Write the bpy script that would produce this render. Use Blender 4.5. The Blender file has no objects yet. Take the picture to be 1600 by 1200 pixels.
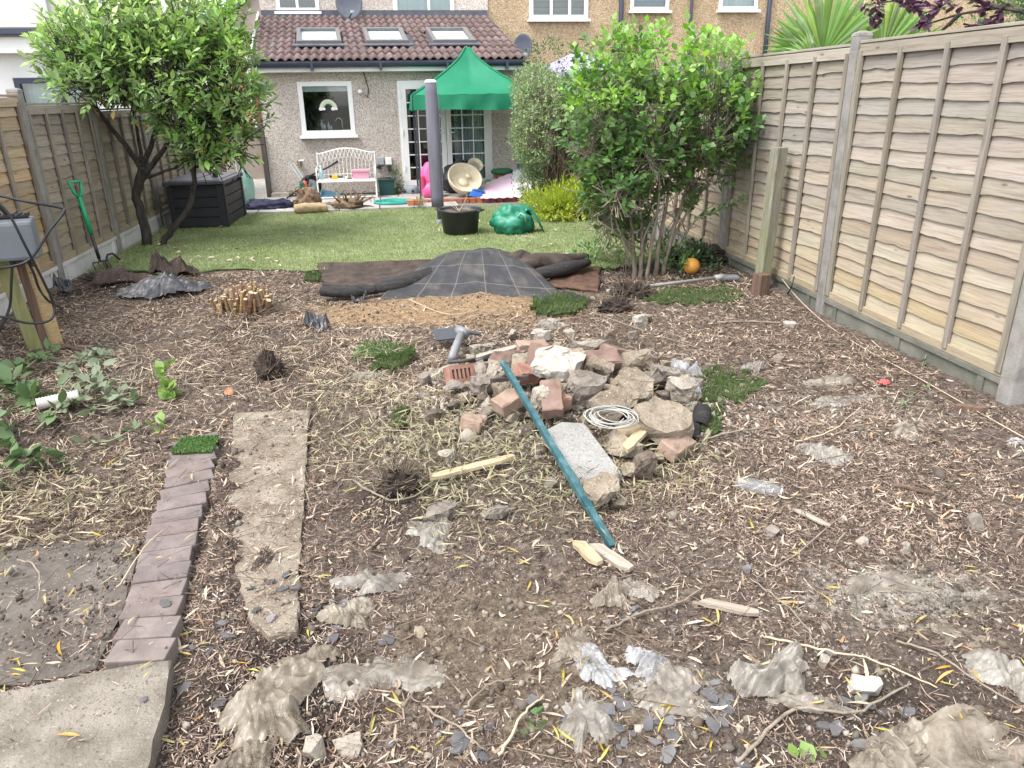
import bpy, bmesh, math, random
import numpy as np
from mathutils import Vector, Matrix

random.seed(11)
rng = np.random.default_rng(11)
PI = math.pi
scene = bpy.context.scene
COL = scene.collection
rad = math.radians

# ------------------------------------------------------------------ camera, sky, sun, exposure
cam_data = bpy.data.cameras.new('camera')
cam_data.sensor_width = 36.0
cam_data.lens = 26.35
cam_data.clip_start = 0.05
cam_data.clip_end = 2000
cam = bpy.data.objects.new('camera', cam_data)
COL.objects.link(cam)
cam.matrix_world = (Matrix.Translation((0, 0, 1.62)) @ Matrix.Rotation(rad(-8.4), 4, 'Z')
                    @ Matrix.Rotation(rad(90 - 21.0), 4, 'X') @ Matrix.Rotation(rad(-0.9), 4, 'Z'))
scene.camera = cam

SUN_DIR = Vector((-0.50, -0.26, 0.95)).normalized()      # towards the sun, high on the left behind thin cloud
world = bpy.data.worlds.new('World')
scene.world = world
world.use_nodes = True
wn = world.node_tree.nodes
wl = world.node_tree.links
wn.clear()
w_out = wn.new('ShaderNodeOutputWorld')
w_bg = wn.new('ShaderNodeBackground')
w_sky = wn.new('ShaderNodeTexSky')
w_sky.sky_type = 'NISHITA'
w_sky.sun_disc = False
w_sky.sun_elevation = math.asin(SUN_DIR.z)
w_sky.sun_rotation = math.atan2(SUN_DIR.x, SUN_DIR.y)
w_sky.air_density = 1.0
w_sky.dust_density = 1.5
w_hs = wn.new('ShaderNodeHueSaturation')
w_hs.inputs['Saturation'].default_value = 0.22
w_bg.inputs['Strength'].default_value = 0.15
wl.new(w_sky.outputs[0], w_hs.inputs['Color'])
wl.new(w_hs.outputs[0], w_bg.inputs['Color'])
wl.new(w_bg.outputs[0], w_out.inputs['Surface'])

sun_data = bpy.data.lights.new('sun', 'SUN')
sun_data.energy = 1.3
sun_data.angle = rad(30)
sun_data.color = (1.0, 0.965, 0.91)
sun = bpy.data.objects.new('sun', sun_data)
COL.objects.link(sun)
sun.rotation_euler = (-SUN_DIR).to_track_quat('-Z', 'Y').to_euler()

scene.view_settings.view_transform = 'Standard'
scene.view_settings.look = 'None'
scene.view_settings.gamma = 1.0
scene.view_settings.use_curve_mapping = False
scene.view_settings.exposure = 1.78

# ------------------------------------------------------------------ noise on the python side
_tab = np.random.default_rng(3).random((256, 256))
def vnoise(x, y, s=1.0, o=0):
    x = np.asarray(x, float) * s + 17.3 * o + 100
    y = np.asarray(y, float) * s + 9.7 * o + 100
    xi = np.floor(x).astype(int); yi = np.floor(y).astype(int)
    fx = x - xi; fy = y - yi
    fx = fx * fx * (3 - 2 * fx); fy = fy * fy * (3 - 2 * fy)
    a = _tab[xi % 256, yi % 256]; b = _tab[(xi + 1) % 256, yi % 256]
    c = _tab[xi % 256, (yi + 1) % 256]; d = _tab[(xi + 1) % 256, (yi + 1) % 256]
    return (a * (1 - fx) + b * fx) * (1 - fy) + (c * (1 - fx) + d * fx) * fy - 0.5
def fbm(x, y, s=1.0, o=0, n=4):
    t = 0.0; a = 1.0
    for k in range(n):
        t = t + a * vnoise(x, y, s * 2 ** k, o + k); a *= 0.5
    return t
def sstep(a, b, x):
    t = np.clip((np.asarray(x, float) - a) / (b - a), 0, 1)
    return t * t * (3 - 2 * t)

# ------------------------------------------------------------------ materials
MATS = {}
def new_mat(name):
    m = bpy.data.materials.new(name); m.use_nodes = True
    nt = m.node_tree
    b = nt.nodes['Principled BSDF']
    MATS[name] = m
    return m, nt, b
def ramp(nt, fac, stops, interp='LINEAR'):
    r = nt.nodes.new('ShaderNodeValToRGB')
    r.color_ramp.interpolation = interp
    e = r.color_ramp.elements
    while len(e) < len(stops): e.new(0.5)
    for k, (p, c) in enumerate(stops):
        e[k].position = p; e[k].color = (*c, 1)
    if fac is not None: nt.links.new(fac, r.inputs[0])
    return r.outputs[0]
def coords(nt, kind='Object', scale=(1, 1, 1), jitter=True):
    tc = nt.nodes.new('ShaderNodeTexCoord')
    out = tc.outputs[kind]
    if kind == 'World':
        pass
    if jitter:
        oi = nt.nodes.new('ShaderNodeObjectInfo')
        mu = nt.nodes.new('ShaderNodeMath'); mu.operation = 'MULTIPLY'; mu.inputs[1].default_value = 53.0
        nt.links.new(oi.outputs['Random'], mu.inputs[0])
        va = nt.nodes.new('ShaderNodeVectorMath'); va.operation = 'ADD'
        nt.links.new(out, va.inputs[0]); nt.links.new(mu.outputs[0], va.inputs[1])
        out = va.outputs[0]
    mp = nt.nodes.new('ShaderNodeMapping'); mp.inputs['Scale'].default_value = scale
    nt.links.new(out, mp.inputs['Vector'])
    return mp.outputs[0]
def noise(nt, vec, scale, detail=5, rough=0.6, dist=0.0):
    n = nt.nodes.new('ShaderNodeTexNoise')
    n.inputs['Scale'].default_value = scale; n.inputs['Detail'].default_value = detail
    n.inputs['Roughness'].default_value = rough; n.inputs['Distortion'].default_value = dist
    nt.links.new(vec, n.inputs['Vector'])
    return n.outputs['Fac']
def voro(nt, vec, scale, out='Color', feature='F1'):
    v = nt.nodes.new('ShaderNodeTexVoronoi'); v.feature = feature
    v.inputs['Scale'].default_value = scale
    nt.links.new(vec, v.inputs['Vector'])
    return v.outputs[out]
def mixc(nt, fac, a, b, mode='MIX'):
    m = nt.nodes.new('ShaderNodeMix'); m.data_type = 'RGBA'; m.blend_type = mode
    for sock, v in ((m.inputs['Factor'], fac), (m.inputs['A'], a), (m.inputs['B'], b)):
        if sock.type == 'RGBA' or sock.name in 'AB': pass
    ins = [i for i in m.inputs if i.enabled]
    f, A, B = ins[0], ins[1], ins[2]
    for sock, v in ((f, fac), (A, a), (B, b)):
        if hasattr(v, 'links'): nt.links.new(v, sock)
        elif isinstance(v, (int, float)): sock.default_value = v
        else: sock.default_value = (*v, 1)
    return [o for o in m.outputs if o.enabled][0]
def math_n(nt, op, a, b=None):
    m = nt.nodes.new('ShaderNodeMath'); m.operation = op
    for k, v in enumerate((a, b)):
        if v is None: continue
        if hasattr(v, 'links'): nt.links.new(v, m.inputs[k])
        else: m.inputs[k].default_value = v
    return m.outputs[0]
def add_bump(nt, b, height, strength=0.3, dist=0.01):
    bp = nt.nodes.new('ShaderNodeBump')
    bp.inputs['Strength'].default_value = strength; bp.inputs['Distance'].default_value = dist
    nt.links.new(height, bp.inputs['Height']); nt.links.new(bp.outputs[0], b.inputs['Normal'])
def rand_shift(nt, col, src='object', hue=0.02, sat=0.2, val=0.35):
    if src == 'object':
        r = nt.nodes.new('ShaderNodeObjectInfo').outputs['Random']
    else:
        r = nt.nodes.new('ShaderNodeNewGeometry').outputs['Random Per Island']
    hs = nt.nodes.new('ShaderNodeHueSaturation')
    for nm, c, a, k in (('Hue', .5, hue, 7.13), ('Saturation', 1, sat, 3.77), ('Value', 1, val, 1.0)):
        t = math_n(nt, 'FRACT', math_n(nt, 'MULTIPLY', r, k))
        mr = nt.nodes.new('ShaderNodeMapRange')
        mr.inputs['To Min'].default_value = c - a; mr.inputs['To Max'].default_value = c + a
        nt.links.new(t, mr.inputs['Value']); nt.links.new(mr.outputs[0], hs.inputs[nm])
    nt.links.new(col, hs.inputs['Color'])
    return hs.outputs[0]
def mat_noise(name, cols, scale=5.0, rough=0.8, bump=0.25, bscale=None, detail=6, stretch=(1, 1, 1), jitter=True,
              rnd=None, rv=0.25, rh=0.015, rs=0.15, spec=0.3, metal=0.0, trans=0.0, bdist=0.01, kind='Object', alpha=None, dist=0.0):
    m, nt, b = new_mat(name)
    vec = coords(nt, kind, stretch, jitter)
    f = noise(nt, vec, scale, detail, dist=dist)
    n = len(cols)
    stops = [(0.28 + 0.44 * k / max(1, n - 1), c) for k, c in enumerate(cols)]
    col = ramp(nt, f, stops)
    if rnd: col = rand_shift(nt, col, rnd, rh, rs, rv)
    nt.links.new(col, b.inputs['Base Color'])
    b.inputs['Roughness'].default_value = rough
    b.inputs['Specular IOR Level'].default_value = spec
    b.inputs['Metallic'].default_value = metal
    if bump: add_bump(nt, b, noise(nt, vec, bscale or scale * 4, 5), bump, bdist)
    if trans:
        tr = nt.nodes.new('ShaderNodeBsdfTranslucent'); nt.links.new(col, tr.inputs['Color'])
        mx = nt.nodes.new('ShaderNodeMixShader'); mx.inputs[0].default_value = trans
        out = nt.nodes['Material Output']
        nt.links.new(b.outputs[0], mx.inputs[1]); nt.links.new(tr.outputs[0], mx.inputs[2])
        nt.links.new(mx.outputs[0], out.inputs['Surface'])
    if alpha is not None: b.inputs['Alpha'].default_value = alpha
    return m
def mat_flat(name, col, rough=0.5, spec=0.4, metal=0.0, var=0.12, scale=12.0, bump=0.05):
    d = tuple(max(0, c * (1 - var)) for c in col); l = tuple(min(1, c * (1 + var)) for c in col)
    return mat_noise(name, [d, l], scale, rough, bump, spec=spec, metal=metal)

# ------------------------------------------------------------------ objects
def tag(o, label=None, cat=None, group=None, kind=None):
    if label: o['label'] = label
    if cat: o['category'] = cat
    if group: o['group'] = group
    if kind: o['kind'] = kind
    return o
def thing(name, label, cat, loc=(0, 0, 0), rot=(0, 0, 0), group=None):
    o = bpy.data.objects.new(name, None); COL.objects.link(o)
    o.empty_display_size = 0.1
    o.location = loc; o.rotation_euler = rot
    return tag(o, label, cat, group)
def link(name, me, mat=None, parent=None, loc=(0, 0, 0), rot=(0, 0, 0), scale=None):
    o = bpy.data.objects.new(name, me); COL.objects.link(o)
    if mat is not None and not me.materials: me.materials.append(mat)
    o.location = loc; o.rotation_euler = rot
    if scale is not None: o.scale = scale if hasattr(scale, '__len__') else (scale,) * 3
    if parent is not None: o.parent = parent
    return o
def dup(o, loc=None, rot=None, scale=None, parent=None, **kw):
    c = o.copy(); COL.objects.link(c)
    if loc is not None: c.location = loc
    if rot is not None: c.rotation_euler = rot
    if scale is not None: c.scale = scale if hasattr(scale, '__len__') else (scale,) * 3
    c.parent = parent
    for ch in list(o.children): dup(ch, parent=c)
    tag(c, **kw)
    return c
def rotm(rx=0, ry=0, rz=0):
    return np.array((Matrix.Rotation(rz, 3, 'Z') @ Matrix.Rotation(ry, 3, 'Y') @ Matrix.Rotation(rx, 3, 'X')))

class MB:
    def __init__(s): s.v = []; s.f = []
    def raw(s, vs, fs):
        n = len(s.v); s.v += [tuple(map(float, p)) for p in vs]; s.f += [tuple(i + n for i in f) for f in fs]; return s
    def box(s, c, size, rot=(0, 0, 0), bev=0.0, taper=1.0):
        hx, hy, hz = (t / 2 for t in size)
        if bev <= 0:
            vs = [(x * hx * (taper if z > 0 else 1), y * hy * (taper if z > 0 else 1), z * hz) for z in (-1, 1) for x, y in ((-1, -1), (1, -1), (1, 1), (-1, 1))]
            fs = [(3, 2, 1, 0), (4, 5, 6, 7), (0, 1, 5, 4), (1, 2, 6, 5), (2, 3, 7, 6), (3, 0, 4, 7)]
        else:
            bm = bmesh.new(); bmesh.ops.create_cube(bm, size=2)
            for v in bm.verts: v.co = (v.co.x * hx, v.co.y * hy, v.co.z * hz)
            bmesh.ops.bevel(bm, geom=bm.edges[:], offset=bev, segments=2, affect='EDGES', profile=0.6)
            vs = [v.co.copy() for v in bm.verts]; bm.verts.index_update()
            fs = [tuple(v.index for v in f.verts) for f in bm.faces]; bm.free()
            if taper != 1: vs = [(v[0] * (taper if v[2] > 0 else 1), v[1] * (taper if v[2] > 0 else 1), v[2]) for v in vs]
        R = rotm(*rot)
        return s.raw([R @ np.array(v) + np.array(c) for v in vs], fs)
    def bb(s, x0, x1, y0, y1, z0, z1, bev=0.0):
        return s.box(((x0 + x1) / 2, (y0 + y1) / 2, (z0 + z1) / 2), (x1 - x0, y1 - y0, z1 - z0), bev=bev)
    def tube(s, pts, r, n=8, cap=True):
        pts = [Vector(p) for p in pts]; m = len(pts)
        rs = r if hasattr(r, '__len__') else [r] * m
        up = Vector((0, 0, 1)); vs = []; prev = None
        for i in range(m):
            t = (pts[min(i + 1, m - 1)] - pts[max(i - 1, 0)])
            if t.length < 1e-9: t = Vector((0, 0, 1))
            t.normalize()
            if prev is None:
                a = t.cross(up)
                if a.length < 1e-3: a = t.cross(Vector((1, 0, 0)))
            else:
                a = prev - t * prev.dot(t)
                if a.length < 1e-4: a = t.cross(up)
            a.normalize(); prev = a; b = t.cross(a)
            for k in range(n):
                q = 2 * PI * k / n
                vs.append(pts[i] + (a * math.cos(q) + b * math.sin(q)) * rs[i])
        fs = [(i * n + k, i * n + (k + 1) % n, (i + 1) * n + (k + 1) % n, (i + 1) * n + k) for i in range(m - 1) for k in range(n)]
        if cap: fs += [tuple(range(n - 1, -1, -1)), tuple((m - 1) * n + k for k in range(n))]
        return s.raw(vs, fs)
    def lathe(s, prof, c=(0, 0, 0), n=24, sx=1.0, sy=1.0):
        vs = []; fs = []
        for r, z in prof:
            for k in range(n):
                q = 2 * PI * k / n; vs.append((c[0] + r * sx * math.cos(q), c[1] + r * sy * math.sin(q), c[2] + z))
        m = len(prof)
        fs = [(i * n + k, i * n + (k + 1) % n, (i + 1) * n + (k + 1) % n, (i + 1) * n + k) for i in range(m - 1) for k in range(n)]
        if prof[0][0] > 1e-6: fs.append(tuple(range(n - 1, -1, -1)))
        if prof[-1][0] > 1e-6: fs.append(tuple((m - 1) * n + k for k in range(n)))
        return s.raw(vs, fs)
    def prism(s, poly, y0, y1):           # polygon in x,z pushed from y0 to y1
        n = len(poly)
        vs = [(x, y0, z) for x, z in poly] + [(x, y1, z) for x, z in poly]
        fs = [tuple(range(n)), tuple(range(2 * n - 1, n - 1, -1))] + [(k, n + k, n + (k + 1) % n, (k + 1) % n) for k in range(n)]
        return s.raw(vs, fs)
    def slab(s, poly, z0, z1):            # polygon in x,y pushed from z0 to z1
        n = len(poly)
        vs = [(x, y, z0) for x, y in poly] + [(x, y, z1) for x, y in poly]
        fs = [tuple(range(n - 1, -1, -1)), tuple(range(n, 2 * n))] + [(k, (k + 1) % n, n + (k + 1) % n, n + k) for k in range(n)]
        return s.raw(vs, fs)
    def mesh(s, name, smooth=False, off=(0, 0, 0)):
        me = bpy.data.meshes.new(name)
        me.from_pydata([(v[0] - off[0], v[1] - off[1], v[2] - off[2]) for v in s.v], [], s.f)
        if smooth: me.polygons.foreach_set('use_smooth', [True] * len(me.polygons))
        me.update(); return me
    def build(s, name, mat, parent=None, smooth=False, world=True):
        """vertices in world metres; under a parent they are moved into its frame"""
        if parent is not None:
            mi = (Matrix.Translation(parent.location) @ parent.rotation_euler.to_matrix().to_4x4()).inverted() if world and parent.parent is None else Matrix.Identity(4)
            if parent.parent is not None and world:
                root = parent.parent
                mi = (Matrix.Translation(root.location) @ root.rotation_euler.to_matrix().to_4x4() @ Matrix.Translation(parent.location) @ parent.rotation_euler.to_matrix().to_4x4()).inverted()
            s.v = [tuple(mi @ Vector(v)) for v in s.v]
            return link(name, s.mesh(name, smooth), mat, parent)
        a = np.array(s.v); c = (a.min(0) + a.max(0)) / 2; c[2] = a[:, 2].min()
        return link(name, s.mesh(name, smooth, c), mat, None, tuple(c))

def scatter(name, tv, tf, pos, R, scale, mat, parent=None, smooth=False):
    """N copies of a small template joined into one mesh: pos (N,3), R (N,3,3), scale (N,3)"""
    tv = np.asarray(tv, float); N = len(pos); K = len(tv)
    v = np.einsum('nij,nkj->nki', R, tv[None] * np.asarray(scale)[:, None, :]) + np.asarray(pos)[:, None, :]
    return raw_mesh(name, v.reshape(-1, 3), tf, N, K, mat, parent, smooth)
def raw_mesh(name, v, tf, N, K, mat, parent=None, smooth=False):
    me = bpy.data.meshes.new(name)
    cnt = np.array([len(f) for f in tf]); flat = np.concatenate([np.array(f) for f in tf])
    loops = (flat[None] + (np.arange(N) * K)[:, None]).reshape(-1)
    counts = np.tile(cnt, N)
    starts = np.concatenate([[0], np.cumsum(counts)[:-1]])
    me.vertices.add(len(v)); me.vertices.foreach_set('co', v.reshape(-1).astype(np.float32))
    me.loops.add(len(loops)); me.loops.foreach_set('vertex_index', loops.astype(np.int32))
    me.polygons.add(len(counts)); me.polygons.foreach_set('loop_start', starts.astype(np.int32))
    me.polygons.foreach_set('loop_total', counts.astype(np.int32))
    if smooth: me.polygons.foreach_set('use_smooth', np.ones(len(counts), bool))
    me.update(calc_edges=True); me.validate()
    return link(name, me, mat, parent)
def rots(yaw, pitch=None, roll=None):
    yaw = np.asarray(yaw, float); z = np.zeros_like(yaw)
    p = z if pitch is None else np.asarray(pitch); r = z if roll is None else np.asarray(roll)
    cy, sy, cp, sp, cr, sr = np.cos(yaw), np.sin(yaw), np.cos(p), np.sin(p), np.cos(r), np.sin(r)
    o = np.ones_like(yaw)
    Rz = np.stack([cy, -sy, z, sy, cy, z, z, z, o], -1).reshape(-1, 3, 3)
    Ry = np.stack([cp, z, sp, z, o, z, -sp, z, cp], -1).reshape(-1, 3, 3)
    Rx = np.stack([o, z, z, z, cr, -sr, z, sr, cr], -1).reshape(-1, 3, 3)
    return Rz @ Ry @ Rx
def frames(d, spin=None):
    """rotation matrices whose x axis is d and whose z axis leans up"""
    d = d / np.linalg.norm(d, axis=1, keepdims=True)
    up = np.tile([0.0, 0, 1], (len(d), 1)); up[np.abs(d[:, 2]) > 0.97] = [1, 0, 0]
    y = np.cross(up, d); y /= np.linalg.norm(y, axis=1, keepdims=True); z = np.cross(d, y)
    if spin is not None:
        c, s_ = np.cos(spin)[:, None], np.sin(spin)[:, None]
        y, z = y * c + z * s_, -y * s_ + z * c
    return np.stack([d, y, z], -1)
LEAF_V = [(0, 0, 0), (.25, -.38, .03), (.25, .38, .03), (.6, -.46, .06), (.6, .46, .06), (1, 0, -.06), (.25, 0, -.04), (.6, 0, -.02)]
LEAF_F = [(0, 1, 6), (0, 6, 2), (1, 3, 7, 6), (6, 7, 4, 2), (3, 5, 7), (7, 5, 4)]
WILLOW_V = [(0, 0, 0), (.3, -.5, .03), (.3, .5, .06), (.65, -.42, .1), (.65, .42, .05), (1, .1, .0)]
WILLOW_F = [(0, 1, 2), (1, 3, 4, 2), (3, 5, 4)]
STRIP_V = [(-.5, -.5, 0), (-.5, .5, 0), (0, -.5, .06), (0, .5, .06), (.5, -.4, 0), (.5, .4, 0)]
STRIP_F = [(0, 2, 3, 1), (2, 4, 5, 3)]

def chunk(seed, sx, sy, sz, n=14, rough=0.06, sub=1, flat=0.0):
    """an irregular broken lump: hull of random points, cut finer and roughened; base sits at z=0"""
    r = random.Random(seed); bm = bmesh.new()
    for k in range(n):
        q = 2 * PI * (k + r.uniform(-.3, .3)) / n; h = r.choice((-1, 1)) * r.uniform(.55, 1)
        w = r.uniform(.75, 1.0) * (1 if flat else math.sqrt(max(.2, 1 - .5 * h * h)))
        bm.verts.new((math.cos(q) * w * sx / 2, math.sin(q) * w * sy / 2, (math.copysign(1, h) * (1 - flat * 0) if flat else h) * sz / 2 * (1 - r.random() * .12)))
        if flat: bm.verts.new((math.cos(q) * w * sx / 2 * r.uniform(.9, 1), math.sin(q) * w * sy / 2 * r.uniform(.9, 1), -math.copysign(1, h) * sz / 2 * (1 - r.random() * .12)))
    res = bmesh.ops.convex_hull(bm, input=bm.verts[:])
    bmesh.ops.delete(bm, geom=[g for g in res['geom_interior'] if isinstance(g, bmesh.types.BMVert)], context='VERTS')
    for _ in range(sub):
        bmesh.ops.triangulate(bm, faces=bm.faces[:])
        bmesh.ops.subdivide_edges(bm, edges=[e for e in bm.edges if e.calc_length() > .18 * max(sx, sy)], cuts=1, use_grid_fill=True)
    bmesh.ops.triangulate(bm, faces=bm.faces[:])
    s = max(sx, sy)
    for v in bm.verts:
        v.co += Vector((r.uniform(-1, 1), r.uniform(-1, 1), r.uniform(-1, 1) * .6)) * rough * s * .5
    zmin = min(v.co.z for v in bm.verts)
    for v in bm.verts: v.co.z -= zmin
    me = bpy.data.meshes.new('chunk'); bm.to_mesh(me); bm.free()
    return me

# ------------------------------------------------------------------ ground relief
SPILL = [(*(-0.908, 3.561), .06, .06), (*(-0.86, 3.308), .07, .07), (*(-0.815, 3.026), .075, .07), (*(-0.776, 2.782), .075, .075), (*(-0.715, 2.565), .085, .075), (*(-0.668, 2.374), .085, .07), (*(-0.716, 2.290), .10, .04), (*(-0.867, 3.152), .05, .04), (*(-0.592, 2.501), .055, .055)]
def gz(x, y):
    x = np.asarray(x, float); y = np.asarray(y, float)
    rough = 1 - sstep(7.3, 7.9, y)
    z = 0.050 * fbm(x, y, 0.9, 1, 3) + 0.022 * fbm(x, y, 4.0, 5, 3) + 0.014 * fbm(x, y, 14.0, 9, 3)
    z = z * (0.12 + 0.88 * rough)
    z = z + 0.15 * np.exp(-((x - 0.85) / 0.62) ** 2 - ((y - 3.75) / 0.52) ** 2)          # under the rubble heap
    z = z + 0.06 * np.exp(-((x - 0.35) / 0.45) ** 2 - ((y - 3.15) / 0.35) ** 2)
    z = z + 0.07 * np.exp(-((x - 0.2) / 0.9) ** 2 - ((y - 6.0) / 0.35) ** 2)             # sand
    z = z + 0.06 * np.exp(-((x + 1.27) / 0.45) ** 2 - ((y - 5.85) / 0.35) ** 2)          # bamboo stump
    z = z + 0.08 * np.exp(-((x + 2.5) / 0.6) ** 2 - ((y - 7.2) / 0.4) ** 2)
    z = z + 0.07 * np.exp(-((x + 2.2) / 0.6) ** 2 - ((y - 4.1) / 0.6) ** 2)              # cut branches on the left
    z = z + 0.06 * np.exp(-((x - 2.5) / 0.5) ** 2 - ((y - 2.9) / 0.5) ** 2)
    z = z - 0.16 * np.exp(-(((x - 1.826) / 0.055) ** 2 + ((y - 1.857) / 0.05) ** 2) ** 1.5)        # hole among the pale rubble
    # sunk beside path, pavers and slabs
    flat = sstep(-0.42, -0.62, x) * sstep(4.05, 3.85, y) * sstep(-1.9, -1.7, x + 0 * y)
    z = z * (1 - flat) + flat * (-0.022 + 0.012 * fbm(x, y, 12, 21, 2))
    for cx, cy, rx, h in SPILL: z = z + h * (1 + 1.5 * fbm(x, y, 9, 23, 3)) * np.exp(-((x - cx) / rx) ** 2 - ((y - cy) / (rx * 1.3)) ** 2)   # soil spilt over the path's edge
    return z
def gz1(x, y): return float(gz(x, y))

def ground_material():
    m, nt, b = new_mat('soil')
    vec = coords(nt, 'Object', jitter=False)
    big = noise(nt, vec, 2.2, 6); mid = noise(nt, vec, 22, 6); fine = noise(nt, vec, 120, 4); gr = noise(nt, vec, 60, 7, .75)
    base = ramp(nt, mid, [(0.3, (0.075, 0.056, 0.046)), (0.5, (0.155, 0.121, 0.098)), (0.72, (0.265, 0.22, 0.182))])
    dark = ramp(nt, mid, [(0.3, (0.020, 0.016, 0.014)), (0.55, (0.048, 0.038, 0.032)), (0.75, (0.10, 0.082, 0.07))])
    sand = ramp(nt, mid, [(0.25, (0.18, 0.112, 0.062)), (0.5, (0.32, 0.222, 0.132)), (0.75, (0.44, 0.325, 0.21))])
    pale = ramp(nt, mid, [(0.3, (0.19, 0.165, 0.135)), (0.5, (0.32, 0.29, 0.245)), (0.7, (0.46, 0.425, 0.37))])
    loam = ramp(nt, mid, [(0.3, (0.105, 0.079, 0.057)), (0.5, (0.185, 0.145, 0.106)), (0.7, (0.27, 0.22, 0.165))])
    at = nt.nodes.new('ShaderNodeVertexColor'); at.layer_name = 'zone'
    sp = nt.nodes.new('ShaderNodeSeparateColor'); nt.links.new(at.outputs[0], sp.inputs[0])
    edge = math_n(nt, 'MULTIPLY', math_n(nt, 'SUBTRACT', mid, 0.5), 1.3)
    def zf(s):
        mr = nt.nodes.new('ShaderNodeMapRange'); mr.inputs['From Min'].default_value = 0.25; mr.inputs['From Max'].default_value = 0.7
        nt.links.new(math_n(nt, 'ADD', s, edge), mr.inputs['Value']); return mr.outputs[0]
    c = mixc(nt, zf(at.outputs['Alpha']), base, loam)
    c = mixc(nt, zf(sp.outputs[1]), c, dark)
    c = mixc(nt, zf(sp.outputs[0]), c, sand)
    c = mixc(nt, zf(sp.outputs[2]), c, pale)
    # little stones showing in the soil
    vd = voro(nt, vec, 75, 'Distance'); vc = voro(nt, vec, 75, 'Color')
    sc = nt.nodes.new('ShaderNodeSeparateColor'); nt.links.new(vc, sc.inputs[0])
    pick = math_n(nt, 'MULTIPLY', math_n(nt, 'GREATER_THAN', sc.outputs[0], 0.86), math_n(nt, 'LESS_THAN', vd, 0.40))
    stone = ramp(nt, sc.outputs[1], [(0, (0.12, 0.105, 0.09)), (0.6, (0.21, 0.18, 0.145)), (1, (0.32, 0.285, 0.235))])
    c = mixc(nt, 1.0, c, ramp(nt, gr, [(0.32, (.42, .40, .38)), (0.5, (1, 1, 1)), (0.68, (1.7, 1.66, 1.6))]), 'MULTIPLY')
    c = mixc(nt, pick, c, stone)
    nt.links.new(c, b.inputs['Base Color'])
    b.inputs['Roughness'].default_value = 0.95; b.inputs['Specular IOR Level'].default_value = 0.15
    h = math_n(nt, 'ADD', math_n(nt, 'MULTIPLY', mid, 0.7), math_n(nt, 'ADD', math_n(nt, 'MULTIPLY', fine, 0.45), math_n(nt, 'MULTIPLY', pick, 0.3)))
    add_bump(nt, b, math_n(nt, 'ADD', h, math_n(nt, 'MULTIPLY', gr, .8)), 1.0, 0.022)
    return m
M_soil = ground_material()
def build_ground():
    xs = np.linspace(-3.35, 3.45, 300); ys = np.linspace(0.75, 8.3, 330)
    X, Y = np.meshgrid(xs, ys); Z = gz(X, Y)
    v = np.stack([X, Y, Z], -1).reshape(-1, 3)
    nx, ny = len(xs), len(ys)
    i = np.arange((ny - 1) * (nx - 1)); r, c = i // (nx - 1), i % (nx - 1)
    q = np.stack([r * nx + c, r * nx + c + 1, (r + 1) * nx + c + 1, (r + 1) * nx + c], -1)
    me = bpy.data.meshes.new('soil_ground')
    me.vertices.add(len(v)); me.vertices.foreach_set('co', v.reshape(-1).astype(np.float32))
    me.loops.add(q.size); me.loops.foreach_set('vertex_index', q.reshape(-1).astype(np.int32))
    me.polygons.add(len(q)); me.polygons.foreach_set('loop_start', (np.arange(len(q)) * 4).astype(np.int32))
    me.polygons.foreach_set('loop_total', np.full(len(q), 4, np.int32))
    me.polygons.foreach_set('use_smooth', np.ones(len(q), bool))
    me.update(calc_edges=True)
    def blob(cx, cy, rx, ry): return np.exp(-((v[:, 0] - cx) / rx) ** 2 - ((v[:, 1] - cy) / ry) ** 2)
    zone = np.zeros((len(v), 4), np.float32)
    zone[:, 0] = 1.3 * np.clip(blob(0.3, 6.0, 0.95, 0.42) + 0.9 * blob(0.9, 5.65, 0.5, 0.35) + 0.9 * blob(-0.4, 6.1, 0.45, 0.3), 0, 1)
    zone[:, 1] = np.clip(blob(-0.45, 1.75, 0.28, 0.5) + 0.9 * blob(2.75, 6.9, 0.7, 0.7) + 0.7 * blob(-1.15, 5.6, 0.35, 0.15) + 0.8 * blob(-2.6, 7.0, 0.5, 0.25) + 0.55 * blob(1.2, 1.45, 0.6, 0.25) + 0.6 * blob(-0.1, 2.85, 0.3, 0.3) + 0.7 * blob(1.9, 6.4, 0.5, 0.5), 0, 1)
    zone[:, 2] = 1.1 * np.clip(blob(1.62, 1.93, 0.34, 0.16) + 0.75 * blob(0.72, 1.62, 0.16, 0.12) + 0.6 * blob(1.1, 4.0, 0.7, 0.5) + 0.5 * blob(2.3, 3.3, 0.6, 0.45), 0, 1)
    zone[:, 3] = np.clip(blob(0.25, 1.95, 0.45, 0.32) + 0.8 * blob(0.45, 1.6, 0.3, 0.2), 0, 1)
    a = me.color_attributes.new('zone', 'FLOAT_COLOR', 'POINT')
    a.data.foreach_set('color', zone.reshape(-1))
    o = link('soil_ground', me, M_soil); o['kind'] = 'structure'
    o['label'] = 'bare dug-over soil of the garden'
build_ground()
M_far = mat_noise('far_ground', [(0.10, 0.09, 0.075), (0.17, 0.15, 0.12)], 2.0, 0.95)
o = MB().raw([(-400, -200, -0.16), (400, -200, -0.16), (400, 900, -0.16), (-400, 900, -0.16)], [(0, 1, 2, 3)]).build('ground', M_far); o['kind'] = 'structure'

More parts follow.
